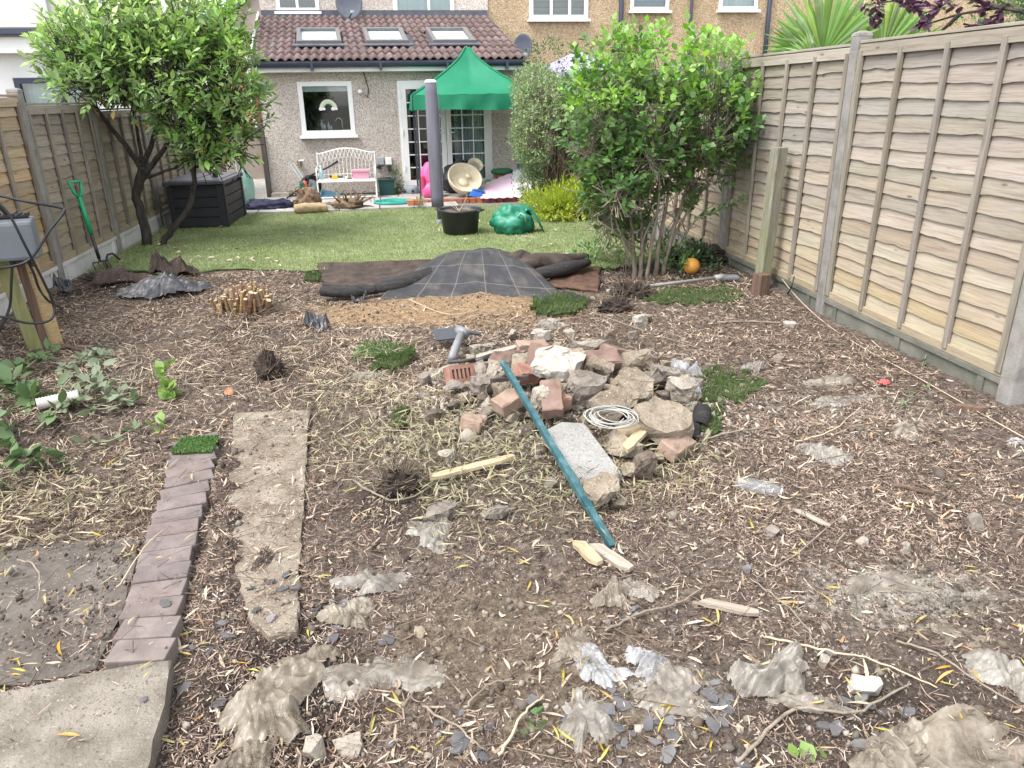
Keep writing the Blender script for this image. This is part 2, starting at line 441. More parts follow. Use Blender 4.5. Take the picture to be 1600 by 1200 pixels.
# ------------------------------------------------------------------ artificial lawn with a torn front edge
M_lawn = mat_noise('lawn_backing', [(0.085, 0.115, 0.045), (0.14, 0.18, 0.075), (0.20, 0.235, 0.12)], 9, 0.9, 0.6, 160, stretch=(1, 1, 1), jitter=False, bdist=0.012)
def lawn_front(x):
    x = np.asarray(x, float)
    f = 7.78 + 0.08 * np.sin(x * 2.1) + 0.16 * vnoise(x, 0 * x, 5.0, 3) + 0.10 * vnoise(x, 0 * x, 19.0, 4)
    f = f + 0.25 * sstep(-2.2, -3.0, x)
    f = f - 0.55 * sstep(1.2, 2.1, x)
    return f
def in_lawn(x, y):
    right = 2.75 - 0.55 * sstep(7.6, 6.9, y)
    back = 11.85
    return (y > lawn_front(x)) & (x < right) & (x > -3.16) & (y < back)
def lawn_z(x, y): return gz(x, y) * 0.5 + 0.028
def build_lawn():
    xs = np.linspace(-3.16, 2.9, 122); ys = np.linspace(6.8, 11.85, 112)
    X, Y = np.meshgrid(xs, ys)
    YY = Y.copy()
    m0 = lawn_front(X); YY = np.where((Y < m0) & (Y > m0 - 0.05), m0, Y)
    v = np.stack([X, YY, lawn_z(X, YY)], -1).reshape(-1, 3); nx = len(xs)
    ok = in_lawn(X, YY + 1e-4).reshape(-1)
    f = []
    for r in range(len(ys) - 1):
        for c in range(nx - 1):
            q = (r * nx + c, r * nx + c + 1, (r + 1) * nx + c + 1, (r + 1) * nx + c)
            if all(ok[k] for k in q): f.append(q)
    used = sorted({k for q in f for k in q}); idx = {k: n for n, k in enumerate(used)}
    mb = MB(); mb.v = [tuple(v[k]) for k in used]; mb.f = [tuple(idx[k] for k in q) for q in f]
    me = mb.mesh('lawn', True)
    o = link('lawn', me, M_lawn); o['kind'] = 'structure'; o['label'] = 'green artificial lawn between soil and patio'
    so = o.modifiers.new('thick', 'SOLIDIFY'); so.thickness = 0.02; so.offset = -1
build_lawn()
M_blade = mat_noise('turf_blades', [(0.22, 0.275, 0.105), (0.33, 0.38, 0.17), (0.45, 0.485, 0.285)], 1.6, 0.55, 0, rnd='island', rv=0.35, rh=0.03, rs=0.25, trans=0.25, jitter=False)
BL_V = [(-.5, 0, 0), (.5, 0, 0), (.1, .3, 1)]
def blades(name, pos, h0, h1, w, mat, parent=None, lean=0.6):
    n = len(pos)
    R = rots(rng.random(n) * 2 * PI, rng.normal(0, lean * .5, n), rng.normal(0, lean, n))
    h = rng.uniform(h0, h1, n)
    return scatter(name, BL_V, [(0, 1, 2)], pos, R, np.stack([np.full(n, w), h, h], -1), mat, parent)
def lawn_blades():
    n = 150000
    x = rng.uniform(-3.15, 2.8, n); y = 7.0 + 4.85 * rng.random(n) ** 1.35
    k = in_lawn(x, y); x, y = x[k], y[k]
    o = blades('artificial_grass', np.stack([x, y, lawn_z(x, y) - .004], -1), 0.018, 0.034, 0.007, M_blade)
    tag(o, 'short green artificial grass pile of the lawn', 'grass', kind='stuff')
lawn_blades()

# ------------------------------------------------------------------ patio by the house
M_paving = mat_noise('paving', [(0.25, 0.235, 0.22), (0.36, 0.34, 0.32), (0.44, 0.42, 0.39)], 6, 0.9, 0.3, 50, rnd='object', rv=0.12)
M_mortar = mat_noise('mortar', [(0.14, 0.13, 0.115), (0.22, 0.20, 0.18)], 12, 0.95)
patio = MB().bb(-3.1, 3.1, 11.86, 13.95, -0.15, 0.018).build('patio', M_mortar); patio['kind'] = 'structure'; patio['label'] = 'grey slab patio along the house'
pm = MB().box((0, 0, 0.02), (0.595, 0.445, 0.04), bev=0.006).mesh('paving_slab')
pm.materials.append(M_paving)
for r in range(4):
    for c in range(7):
        x = -3.0 + 0.61 * c + (0.3 if r % 2 else 0); y = 12.10 + 0.46 * r
        if x > 0.7 or x < -2.95 + .1: continue
        link('paving_slab', pm, None, patio, tuple(Vector((x, y, 0.012)) - patio.location))
M_edgebrick = mat_noise('edging_brick', [(0.30, 0.105, 0.07), (0.42, 0.17, 0.115)], 14, 0.85, 0.3, 60, rnd='object', rv=0.15)
raised = MB().bb(0.45, 3.1, 12.42, 13.94, -0.1, 0.075).build('raised_patio', M_paving); raised['kind'] = 'structure'; raised['label'] = 'raised patio step in front of french doors'
edg = thing('brick_edging', 'row of red bricks edging the raised patio', 'brick edging', (0.3, 12.36, 0))
bm_ = MB().box((0, 0, 0.05), (0.098, 0.11, 0.105), bev=0.006).mesh('brick'); bm_.materials.append(M_edgebrick)
for k in range(25):
    link('brick', bm_, None, edg, (0.11 * k + 0.05, 0.003 * (k % 3), -0.008 + 0.002 * (k % 2)), (0, 0, random.uniform(-.02, .02)))
b1 = thing('brick_block', 'pair of loose red bricks beside the grey gazebo weight', 'brick', (*(0.274, 12.112), 0.05))
for k in range(2): link('brick', MB().box((0, 0, 0.04), (0.1, 0.21, 0.075), bev=0.005).mesh('brick'), M_edgebrick, b1, (0.106 * k - .05, 0, 0), (0, 0, .05))

# ------------------------------------------------------------------ old concrete, tarmac and pavers in the foreground
M_conc = mat_noise('concrete', [(0.20, 0.175, 0.145), (0.33, 0.295, 0.25), (0.46, 0.42, 0.36)], 7, 0.95, 0.55, 60, jitter=False, bdist=0.012)
def speckled(name, cols, scale, stones, sscale=60, thr=0.6, bump=0.6):
    m, nt, b = new_mat(name)
    vec = coords(nt, 'Object')
    f = noise(nt, vec, scale, 7)
    c = ramp(nt, f, [(0.28 + .44 * k / (len(cols) - 1), q) for k, q in enumerate(cols)])
    vd = voro(nt, vec, sscale, 'Distance'); vc = voro(nt, vec, sscale, 'Color')
    sc = nt.nodes.new('ShaderNodeSeparateColor'); nt.links.new(vc, sc.inputs[0])
    pick = math_n(nt, 'MULTIPLY', math_n(nt, 'GREATER_THAN', sc.outputs[0], thr), math_n(nt, 'LESS_THAN', vd, 0.42))
    c = mixc(nt, pick, c, ramp(nt, sc.outputs[1], [(k / (len(stones) - 1), q) for k, q in enumerate(stones)]))
    nt.links.new(c, b.inputs['Base Color'])
    b.inputs['Roughness'].default_value = 0.95; b.inputs['Specular IOR Level'].default_value = 0.15
    h = math_n(nt, 'ADD', math_n(nt, 'MULTIPLY', noise(nt, vec, sscale * .6, 6), 1.0), math_n(nt, 'MULTIPLY', pick, 0.35))
    add_bump(nt, b, h, bump, 0.012)
    return m
STN = [(0.17, 0.145, 0.115), (0.27, 0.23, 0.18), (0.38, 0.34, 0.28)]
M_concA = speckled('weathered_concrete', [(0.115, 0.10, 0.078), (0.19, 0.168, 0.138), (0.28, 0.25, 0.21)], 7, [(0.12, 0.10, 0.08), (0.20, 0.172, 0.138), (0.30, 0.265, 0.215)], 110, .62, .9)
M_concB = speckled('path_concrete', [(0.135, 0.105, 0.078), (0.22, 0.185, 0.145), (0.32, 0.28, 0.225)], 8, [(0.13, 0.105, 0.08), (0.23, 0.195, 0.15), (0.36, 0.32, 0.26)], 85, 0.45, 1.0)
M_tar = speckled('tarmac', [(0.075, 0.064, 0.055), (0.125, 0.108, 0.094), (0.18, 0.158, 0.138)], 4, [(0.09, 0.08, 0.07), (0.2, 0.18, 0.155)], 90, 0.7, 0.4)
def rough_slab(name, poly, z0, z1, mat, label, seed=1, jag=0.012, cell=0.06):
    """a slab whose outline is chipped and whose top is slightly uneven"""
    bm = bmesh.new(); pts = []
    n = len(poly); r = random.Random(seed)
    for k in range(n):
        a, b = Vector(poly[k]), Vector(poly[(k + 1) % n]); m = max(1, int((b - a).length / cell))
        for j in range(m):
            p = a.lerp(b, j / m); q = (b - a).normalized(); d = r.gauss(0, jag) if j else 0
            pts.append((p.x - q.y * d, p.y + q.x * d))
    top = [bm.verts.new((x, y, z1)) for x, y in pts]; bot = [bm.verts.new((x, y, z0)) for x, y in pts]
    bm.faces.new(top)
    for k in range(len(pts)): bm.faces.new((bot[k], bot[(k + 1) % len(pts)], top[(k + 1) % len(pts)], top[k]))
    te = [e for e in bm.edges if all(abs(v.co.z - z1) < 1e-6 for v in e.verts)]
    bmesh.ops.bevel(bm, geom=te, offset=0.008, segments=1, affect='EDGES')
    bmesh.ops.recalc_face_normals(bm, faces=bm.faces[:])
    c = Vector((sum(p[0] for p in pts) / len(pts), sum(p[1] for p in pts) / len(pts), 0))
    for v in bm.verts: v.co -= c
    me = bpy.data.meshes.new(name); bm.to_mesh(me); bm.free()
    o = link(name, me, mat, None, c); o['kind'] = 'structure'; o['label'] = label
    return o
rough_slab('concrete_slab', [(-0.767, 1.963), (-0.905, 1.948), (-1.219, 1.897), (-1.9, 1.75), (-1.9, 0.7), (-0.699, 1.385)], -0.12, 0.045, M_concA, 'pale weathered concrete slab in the bottom left corner', 2, 0.004)
rough_slab('concrete_path', [(-0.957, 3.976), (-0.553, 3.946), (-0.486, 3.046), (-0.448, 2.531), (-0.413, 2.064), (-0.497, 2.053), (-0.567, 2.142), (-0.655, 2.401), (-0.783, 2.877)], -0.12, 0.020, M_concB, 'narrow concrete path strip beside the brick edging', 3, 0.0045, 0.035)
rough_slab('tarmac', [(-1.9, 1.9), (-1.338, 1.983), (-1.062, 2.009), (-1.016, 2.035), (-1.036, 2.382), (-1.094, 2.776), (-1.399, 2.811), (-1.746, 2.755), (-1.9, 2.6)], -0.1, -0.010, M_tar, 'dark worn tarmac left of the brick edging', 5, 0.01)

M_paver = mat_noise('paver', [(0.11, 0.089, 0.083), (0.155, 0.127, 0.118), (0.20, 0.167, 0.157)], 10, 0.9, 0.4, 90, rnd='object', rv=0.13, rh=0.01, bdist=0.006)
pav = thing('paver_edging', 'single row of purple-brown brick pavers beside the concrete path', 'brick edging', (*(-0.958, 2.590), 0))
pl0, pl1 = Vector((-0.956, 1.990)), Vector((-1.164, 3.598)); pr0, pr1 = Vector((-0.776, 1.965)), Vector((-0.97, 3.702))
NP = 16
for k in range(NP):
    t = (k + .5) / NP
    L = pl0.lerp(pl1, t); Rr = pr0.lerp(pr1, t)
    t0 = (pr1 - pr0).length / NP
    d = (Rr - L); w = d.length
    c = (L + Rr) / 2 + d.normalized() * random.uniform(-.008, .008)
    me = MB().box((0, 0, 0), (min(w, .215), t0 - 0.008, 0.08), bev=0.005).mesh('brick')
    link('brick', me, M_paver, pav, (c.x - pav.location.x, c.y - pav.location.y, 0.0 + random.uniform(-.003, .003)),
         (random.uniform(-.015, .015), random.uniform(-.02, .02), math.atan2(d.y, d.x) + random.uniform(-.02, .02)))

# ------------------------------------------------------------------ fences
def fence_material(name, low, mid, high, zl=0.3, zh=1.3, green=0.0):
    """lap boards: silvered where rain and sun reach, honey or green lower down, long grain"""
    m, nt, b = new_mat(name)
    vec = coords(nt, 'Object', (1.5, 20, 30))
    grain = noise(nt, vec, 2.2, 8, 0.65, 0.6)
    blot = noise(nt, coords(nt, 'Object', (1.6, 3, 5)), 2.0, 5)
    geo = nt.nodes.new('ShaderNodeNewGeometry'); sx = nt.nodes.new('ShaderNodeSeparateXYZ')
    nt.links.new(geo.outputs['Position'], sx.inputs[0])
    mr = nt.nodes.new('ShaderNodeMapRange'); mr.inputs['From Min'].default_value = zl; mr.inputs['From Max'].default_value = zh
    nt.links.new(math_n(nt, 'ADD', sx.outputs[2], math_n(nt, 'MULTIPLY', math_n(nt, 'SUBTRACT', blot, 0.5), 1.0)), mr.inputs['Value'])
    c = ramp(nt, mr.outputs[0], [(0, low), (0.5, mid), (1, high)])
    g = ramp(nt, grain, [(0.25, (0.62, 0.57, 0.52)), (0.5, (0.92, 0.9, 0.88)), (0.75, (1.12, 1.1, 1.08))])
    c = mixc(nt, 1.0, c, g, 'MULTIPLY')
    if green:
        gf = math_n(nt, 'MULTIPLY', ramp(nt, noise(nt, coords(nt, 'Object', (1, 3, 6)), 1.4, 6), [(0.50, (0, 0, 0)), (0.66, (1, 1, 1))]), green)
        c = mixc(nt, gf, c, (0.17, 0.18, 0.085))
    # knots
    kv = voro(nt, coords(nt, 'Object', (2.1, 7, 7)), 1.6, 'Distance')
    kn = ramp(nt, kv, [(0.05, (1, 1, 1)), (0.12, (0, 0, 0))])
    c = mixc(nt, math_n(nt, 'MULTIPLY', kn, 0.8), c, (0.10, 0.065, 0.045))
    spl = noise(nt, coords(nt, 'Object', (0.8, 6, 46)), 3.0, 3, .5, .4)
    c = mixc(nt, ramp(nt, spl, [(0.60, (0, 0, 0)), (0.70, (.55, .55, .55))]), c, (0.15, 0.12, 0.095))
    c = rand_shift(nt, c, 'object', 0.010, 0.18, 0.17)
    nt.links.new(c, b.inputs['Base Color'])
    b.inputs['Roughness'].default_value = 0.9; b.inputs['Specular IOR Level'].default_value = 0.2
    add_bump(nt, b, grain, 0.45, 0.006)
    return m
M_fenceR = fence_material('fence_board_right', (0.375, 0.31, 0.22), (0.355, 0.305, 0.24), (0.315, 0.285, 0.252), 0.15, 1.2, 0.18)
M_fenceL = fence_material('fence_board_grey', (0.34, 0.30, 0.20), (0.33, 0.285, 0.225), (0.30, 0.262, 0.225), 0.2, 1.2, 0.22)
M_fenceN = fence_material('fence_board_new', (0.40, 0.295, 0.16), (0.42, 0.32, 0.195), (0.40, 0.325, 0.24), 0.2, 1.6, 0.12)
M_batR = mat_noise('batten', [(0.15, 0.128, 0.10), (0.22, 0.192, 0.158), (0.28, 0.25, 0.212)], 3, 0.9, 0.3, 30, stretch=(8, 8, 1), rnd='object', rv=0.12)
M_cpost = mat_noise('concrete_post', [(0.15, 0.142, 0.13), (0.225, 0.213, 0.195), (0.28, 0.265, 0.245)], 9, 0.95, 0.5, 90, rnd='object', rv=0.1)
M_gravel = mat_noise('gravel_board', [(0.085, 0.09, 0.072), (0.14, 0.138, 0.118), (0.20, 0.192, 0.168)], 4, 0.95, 0.4, 60, rnd='object', rv=0.1)
M_gravelW = mat_noise('gravel_board_white', [(0.42, 0.41, 0.39), (0.56, 0.55, 0.52), (0.62, 0.61, 0.58)], 4, 0.95, 0.3, 60, rnd='object', rv=0.08)

def board_mesh(seed, length, h, mat):
    n = 30; r = np.random.default_rng(seed); x = np.linspace(0, length, n)
    lo = 0.014 * vnoise(x, x * 0, 3.0, seed) + 0.013 * vnoise(x, x * 0, 9.0, seed + 7) + 0.010 * np.sin(x * 2.2 + seed) + .006 * vnoise(x, x * 0, 23.0, seed + 9)
    bow = 0.004 * vnoise(x, x * 0, 2.0, seed + 3)
    v = []
    for k in range(n):
        zt = h; zb = lo[k] - 0.012
        v += [(x[k], -0.004 - bow[k], zt), (x[k], -0.020 - bow[k], zb), (x[k], -0.008 - bow[k], zb - 0.001), (x[k], 0.002, zt)]
    f = []
    for k in range(n - 1):
        a = 4 * k; b = a + 4
        f += [(a, a + 1, b + 1, b), (a + 1, a + 2, b + 2, b + 1), (a + 2, a + 3, b + 3, b + 2)]
    mb = MB(); mb.v = [tuple(map(float, p)) for p in v]; mb.f = f
    me = mb.mesh('board', False); me.materials.append(mat); return me
def sub(name, label, parent, loc, theta):
    o = bpy.data.objects.new(name, None); COL.objects.link(o); o.empty_display_size = 0.1
    o.parent = parent; o.location = Vector(loc) - parent.location; o.rotation_euler = (0, 0, theta); o['label'] = label
    return o
fence_r = thing('lap_fence', 'tall waney lap fence with concrete posts along the right side', 'fence', (3.27, 5.28, 0))
fence_l = thing('lap_fence', 'lap fence with concrete posts and white gravel boards along the left', 'fence', (-3.22, 7.58, 0))
fence = fence_r
def panel(loc, theta, length, z0, z1, mat, label, nb=15, nbat=3, seed=0, cap=True, group=None):
    t = sub('fence_panel', label, fence, (loc[0], loc[1], 0), theta)
    h = (z1 - z0 - 0.10) / nb
    for k in range(nb):
        me = board_mesh(seed * 31 + k, length - 0.02, h + 0.016, mat)
        link('board', me, None, t, (0.01, 0, z0 + 0.05 + k * h), (random.uniform(-.002, .002), random.uniform(-.0035, .0035), 0))
    for k in range(nbat + 2):
        x = 0.03 + (length - 0.06) * k / (nbat + 1)
        w = 0.036 if 0 < k < nbat + 1 else 0.045
        bmx = MB().box((0, 0, 0), (w, 0.024, z1 - z0 - 0.07), bev=0.003).mesh('batten')
        link('batten', bmx, M_batR, t, (x, -0.036, (z0 + z1) / 2 - 0.01), (0, random.uniform(-.006, .006), 0))
    link('bottom_rail', MB().box((0, 0, 0), (length - .02, 0.03, 0.055), bev=0.003).mesh('bottom_rail'), mat, t, (length / 2, -0.022, z0 + 0.028))
    link('top_rail', MB().box((0, 0, 0), (length - .02, 0.026, 0.075), bev=0.003).mesh('top_rail'), mat, t, (length / 2, -0.027, z1 - 0.045))
    if cap: link('cap', MB().box((0, 0, 0), (length - .015, 0.075, 0.018), bev=0.003).mesh('cap'), mat, t, (length / 2, -0.005, z1 + 0.008))
    return t
def cpost(x, y, z, label, theta=0, mat=None):
    t = sub('fence_post', label, fence, (x, y, -0.2), theta)
    link('shaft', MB().box((0, 0, (z + 0.2) / 2), (0.10, 0.10, z + 0.2), bev=0.012).mesh('shaft'), mat or M_cpost, t)
    link('cap', MB().lathe([(0.072, 0), (0.066, 0.02), (0.02, 0.035)], n=4).mesh('cap'), mat or M_cpost, t, (0, 0, z + 0.198), (0, 0, PI / 4))
    return t
def gravel(loc, theta, length, z1, label, mat):
    t = sub('gravel_board', label, fence, (loc[0], loc[1], 0), theta)
    link('plank', MB().box((length / 2, 0, z1 / 2 - .1), (length, 0.05, z1 + .2), bev=0.004).mesh('plank'), mat, t)
    link('lip', MB().box((length / 2, -0.032, z1 - 0.02), (length, 0.018, 0.036), bev=0.003).mesh('lip'), mat, t)
    for k in range(3): link('rib', MB().box((length * (.08 + .42 * k), -0.031, z1 / 2 - .03), (0.05, 0.014, z1 - .02), bev=0.003).mesh('rib'), mat, t)
    return t
XR = 3.27
RY = [3.37, 5.28, 7.18, 9.08, 10.98, 12.88]
plr = ['concrete fence post at the right edge of the photo', 'concrete fence post between the two nearest right fence panels', 'concrete fence post of right fence just behind the leafy green shrub',
       'concrete fence post of right fence second behind the shrub', 'concrete fence post of right fence third behind the shrub', 'farthest concrete fence post of the right fence']
for k, y in enumerate(RY):
    cpost(XR, y, [1.99, 1.975, 1.96, 1.94, 1.94, 1.94][k], plr[k])
pnl = ['nearest tan waney lap panel of the right fence', 'grey waney lap panel behind the green timber post', 'grey lap panel of right fence half behind the shrub', 'right fence lap panel hidden behind the shrubs', 'farthest lap panel of the right fence']
for k in range(5):
    a, b = RY[k], RY[k + 1]
    L = b - a - 0.10
    panel((XR, b - 0.05), -PI / 2, L, 0.13, 1.925 - (0.012 * k), M_fenceR, pnl[k], 17, 3, seed=k + 1)
    gravel((XR, b - 0.05), -PI / 2, L, 0.13, ['concrete gravel board under the nearest right fence panel', 'concrete gravel board beside the stub of brown post', 'concrete gravel board behind the leafy shrub', 'concrete gravel board behind the clipped hedge', 'farthest concrete gravel board of right fence'][k], M_gravel)
XL = -3.22
fence = fence_l
LY = [5.72, 7.58, 9.22, 10.95, 12.7]
lz = [1.74, 1.72, 1.65, 1.58, 1.55]
pll = ['concrete post of the left fence behind the grey socket box', 'concrete post of left fence with a white splash near its top', 'concrete post of left fence right of the fork', 'concrete post of left fence behind the laurel trunk', 'farthest concrete post of the left fence']
for k, y in enumerate(LY): cpost(XL, y, lz[k], pll[k])
pln = ['new orange-tan lap panel of left fence behind the grey box', 'weathered grey lap panel of left fence behind the fork', 'lap panel of left fence behind the laurel tree', 'grey lap panel of left fence beside the black storage box']
mm = [M_fenceN, M_fenceL, M_fenceL, M_fenceL]
for k in range(4):
    a, b = LY[k], LY[k + 1]; L = b - a - .10
    panel((XL, a + .05), PI / 2, L, 0.20, lz[k + 1] - .04, mm[k], pln[k], 13, 3, seed=20 + k)
    gravel((XL, a + .05), PI / 2, L, 0.20, ['white gravel board under the new tan panel', 'white gravel board behind the garden fork', 'pale gravel board behind laurel trunk', 'gravel board beside the black storage box'][k], M_gravelW)
# nearer left panel, mostly outside the picture
panel((XL, 3.9), PI / 2, 1.75, 0.2, 1.70, M_fenceN, 'nearest new tan panel at the left edge of the photo', 13, 3, seed=40)
gravel((XL, 3.9), PI / 2, 1.75, 0.2, 'nearest white gravel board at the left edge', M_gravelW)
# vertical plank fence beyond, in the side passage
M_plank = mat_noise('old_planks', [(0.16, 0.14, 0.12), (0.25, 0.22, 0.19), (0.33, 0.30, 0.27)], 3, 0.9, 0.4, 30, stretch=(10, 10, 1), rnd='object', rv=0.2)
pf = thing('plank_fence', 'low grey vertical plank fence behind the black storage box', 'fence', (-3.22, 12.78, 0))
pk = MB().box((0, 0, 0.42), (0.02, 0.09, 0.9), bev=0.003).mesh('plank'); pk.materials.append(M_plank)
for k in range(30): link('plank', pk, None, pf, (0.004 * (k % 2), 0.1 * k, random.uniform(-.02, .01)), (0, 0, random.uniform(-.03, .03)))
link('rail', MB().box((0.03, 1.45, 0.7), (0.04, 3.0, 0.06)).mesh('rail'), M_plank, pf)

# old timber posts by the right fence
def post_material(name, cols, green):
    m, nt, b = new_mat(name)
    v = coords(nt, 'Object', (14, 14, 1.2)); f = noise(nt, v, 2, 8, 0.7, 0.8)
    c = ramp(nt, f, [(0.3, cols[0]), (0.5, cols[1]), (0.7, cols[2])])
    if green:
        f2 = noise(nt, coords(nt, 'Object', (1, 1, .6)), 5, 5)
        c = mixc(nt, ramp(nt, f2, [(0.42, (0, 0, 0)), (0.62, (green,) * 3)]), c, (0.19, 0.21, 0.065))
    nt.links.new(c, b.inputs['Base Color']); b.inputs['Roughness'].default_value = 0.9; b.inputs['Specular IOR Level'].default_value = 0.2
    add_bump(nt, b, f, 0.6, 0.008); return m
M_oldpost = post_material('algae_post', [(0.10, 0.095, 0.075), (0.20, 0.19, 0.155), (0.29, 0.28, 0.24)], 0.38)
M_brownpost = post_material('rotten_post', [(0.07, 0.045, 0.033), (0.135, 0.088, 0.065), (0.19, 0.13, 0.10)], 0)
M_greenpost = post_material('treated_post', [(0.15, 0.16, 0.07), (0.25, 0.25, 0.115), (0.34, 0.32, 0.18)], 0.4)
tp = thing('timber_post', 'tall weathered timber post green with algae by right fence', 'post', (3.09, 6.0, -0.1))
link('shaft', MB().box((0, 0, 0.65), (0.10, 0.10, 1.3), bev=0.008).mesh('shaft'), M_oldpost, tp, (0, 0, 0), (0, 0.03, 0.2))
sp_ = thing('post_stub', 'short cut-off brown post stub in the soil', 'post', (2.98, 5.80, -0.1))
link('shaft', MB().box((0, 0, 0.15), (0.105, 0.105, 0.305), bev=0.006).mesh('shaft'), M_brownpost, sp_, (0, 0, 0), (0, 0.03, 0.25))

# ------------------------------------------------------------------ houses
def pebbledash(name, cols, scale=55):
    m, nt, b = new_mat(name)
    vec = coords(nt, 'Object', jitter=False)
    vc = voro(nt, vec, scale, 'Color'); vd = voro(nt, vec, scale, 'Distance')
    sc = nt.nodes.new('ShaderNodeSeparateColor'); nt.links.new(vc, sc.inputs[0])
    c = ramp(nt, sc.outputs[0], cols, 'LINEAR')
    big = noise(nt, vec, 0.8, 6)
    c = mixc(nt, 1.0, c, ramp(nt, big, [(0.3, (0.84, 0.83, 0.82)), (0.7, (1.08, 1.08, 1.08))]), 'MULTIPLY')
    nt.links.new(c, b.inputs['Base Color']); b.inputs['Roughness'].default_value = 0.95; b.inputs['Specular IOR Level'].default_value = 0.15
    add_bump(nt, b, math_n(nt, 'SUBTRACT', 1.0, vd), 0.8, 0.012)
    return m
M_dash = pebbledash('pebbledash_grey', [(0.0, (0.34, 0.275, 0.235)), (0.25, (0.48, 0.415, 0.365)), (0.55, (0.58, 0.52, 0.47)), (0.85, (0.67, 0.615, 0.565)), (1, (0.72, 0.67, 0.62))], 74)
M_dashT = pebbledash('pebbledash_tan', [(0.0, (0.25, 0.17, 0.10)), (0.25, (0.37, 0.27, 0.165)), (0.6, (0.47, 0.35, 0.22)), (0.85, (0.52, 0.41, 0.28)), (1, (0.58, 0.49, 0.37))], 62)
M_upvc = mat_flat('white_frame', (0.80, 0.80, 0.79), 0.35, 0.5, var=0.03)
M_white = mat_noise('white_render', [(0.62, 0.62, 0.61), (0.74, 0.74, 0.73)], 1.5, 0.9, 0.15, 40, jitter=False)
M_cream = mat_noise('cream_render', [(0.55, 0.515, 0.48), (0.64, 0.605, 0.57)], 1.2, 0.9, 0.15, 40, jitter=False)
M_navy = mat_flat('navy_gutter', (0.030, 0.036, 0.062), 0.35, 0.5)
M_lead = mat_noise('lead', [(0.062, 0.068, 0.088), (0.12, 0.125, 0.145)], 6, 0.6, 0.2)
M_black = mat_flat('black_plastic', (0.022, 0.022, 0.025), 0.45, 0.45)
M_tile = mat_noise('roof_tile', [(0.085, 0.057, 0.055), (0.135, 0.095, 0.09), (0.19, 0.142, 0.134)], 9, 0.85, 0.4, 60, rnd='object', rv=0.22, rh=0.012, rs=0.2)
M_timber = mat_noise('dark_timber', [(0.07, 0.06, 0.052), (0.13, 0.11, 0.095)], 4, 0.9, 0.3, 30, stretch=(8, 8, 1))
M_inside = mat_flat('dark_room', (0.035, 0.035, 0.042), 0.9, 0.1)
M_curtain = mat_noise('curtain', [(0.34, 0.40, 0.48), (0.62, 0.68, 0.74), (0.76, 0.80, 0.83)], 3.0, 0.9, 0, stretch=(6, 1, .05), jitter=False, detail=3)
M_net = mat_noise('net_curtain', [(0.55, 0.66, 0.70), (0.78, 0.84, 0.85)], 4.0, 0.9, 0, stretch=(9, 1, .1), jitter=False, detail=2)
M_blind_sheen = mat_flat('blind_sky_sheen', (0.72, 0.74, 0.72), 0.8, 0.2)  # kitchen blind, and the sheets added to whiten the skylight panes
def glass_mat(name, tint=(1, 1, 1), refl=0.10, fres=True):
    m, nt, b = new_mat(name)
    tr = nt.nodes.new('ShaderNodeBsdfTransparent'); tr.inputs[0].default_value = (*tint, 1)
    gl = nt.nodes.new('ShaderNodeBsdfGlossy'); gl.inputs['Roughness'].default_value = 0.03
    fr = nt.nodes.new('ShaderNodeFresnel'); fr.inputs[0].default_value = 1.5
    mx = nt.nodes.new('ShaderNodeMixShader')
    if fres: nt.links.new(math_n(nt, 'ADD', fr.outputs[0], refl), mx.inputs[0])
    else: mx.inputs[0].default_value = refl
    nt.links.new(tr.outputs[0], mx.inputs[1]); nt.links.new(gl.outputs[0], mx.inputs[2])
    nt.links.new(mx.outputs[0], nt.nodes['Material Output'].inputs['Surface'])
    return m
M_glass = glass_mat('window_glass', (0.85, 0.9, 0.9), 0.04)
M_glassS = glass_mat('skylight_glass', (0.92, 0.97, 0.98), 0.10, False)

def wall_mesh(x0, x1, z0, z1, y0, y1, holes):
    xs = sorted({x0, x1, *[h[0] for h in holes], *[h[1] for h in holes]}); zs = sorted({z0, z1, *[h[2] for h in holes], *[h[3] for h in holes]})
    solid = lambda a, b: not any(h[0] - 1e-6 <= a and b[0] <= 0 for h in [])
    mb = MB()
    nx, nz = len(xs), len(zs)
    def filled(i, k):
        if i < 0 or k < 0 or i >= nx - 1 or k >= nz - 1: return False
        cx, cz = (xs[i] + xs[i + 1]) / 2, (zs[k] + zs[k + 1]) / 2
        return not any(h[0] < cx < h[1] and h[2] < cz < h[3] for h in holes)
    mb.v = [(x, y, z) for y in (y0, y1) for z in zs for x in xs]
    V = lambda i, k, s: s * nx * nz + k * nx + i
    for i in range(nx - 1):
        for k in range(nz - 1):
            if not filled(i, k): continue
            mb.f.append((V(i, k, 0), V(i + 1, k, 0), V(i + 1, k + 1, 0), V(i, k + 1, 0)))
            mb.f.append((V(i, k, 1), V(i, k + 1, 1), V(i + 1, k + 1, 1), V(i + 1, k, 1)))
            if not filled(i - 1, k): mb.f.append((V(i, k, 0), V(i, k + 1, 0), V(i, k + 1, 1), V(i, k, 1)))
            if not filled(i + 1, k): mb.f.append((V(i + 1, k, 0), V(i + 1, k, 1), V(i + 1, k + 1, 1), V(i + 1, k + 1, 0)))
            if not filled(i, k - 1): mb.f.append((V(i, k, 0), V(i, k, 1), V(i + 1, k, 1), V(i + 1, k, 0)))
            if not filled(i, k + 1): mb.f.append((V(i, k + 1, 0), V(i + 1, k + 1, 0), V(i + 1, k + 1, 1), V(i, k + 1, 1)))
    return mb
def ring(mb, x0, x1, z0, z1, y0, y1, w):
    mb.bb(x0, x1, y0, y1, z0, z0 + w); mb.bb(x0, x1, y0, y1, z1 - w, z1)
    mb.bb(x0, x0 + w, y0, y1, z0 + w, z1 - w); mb.bb(x1 - w, x1, y0, y1, z0 + w, z1 - w)
    return mb
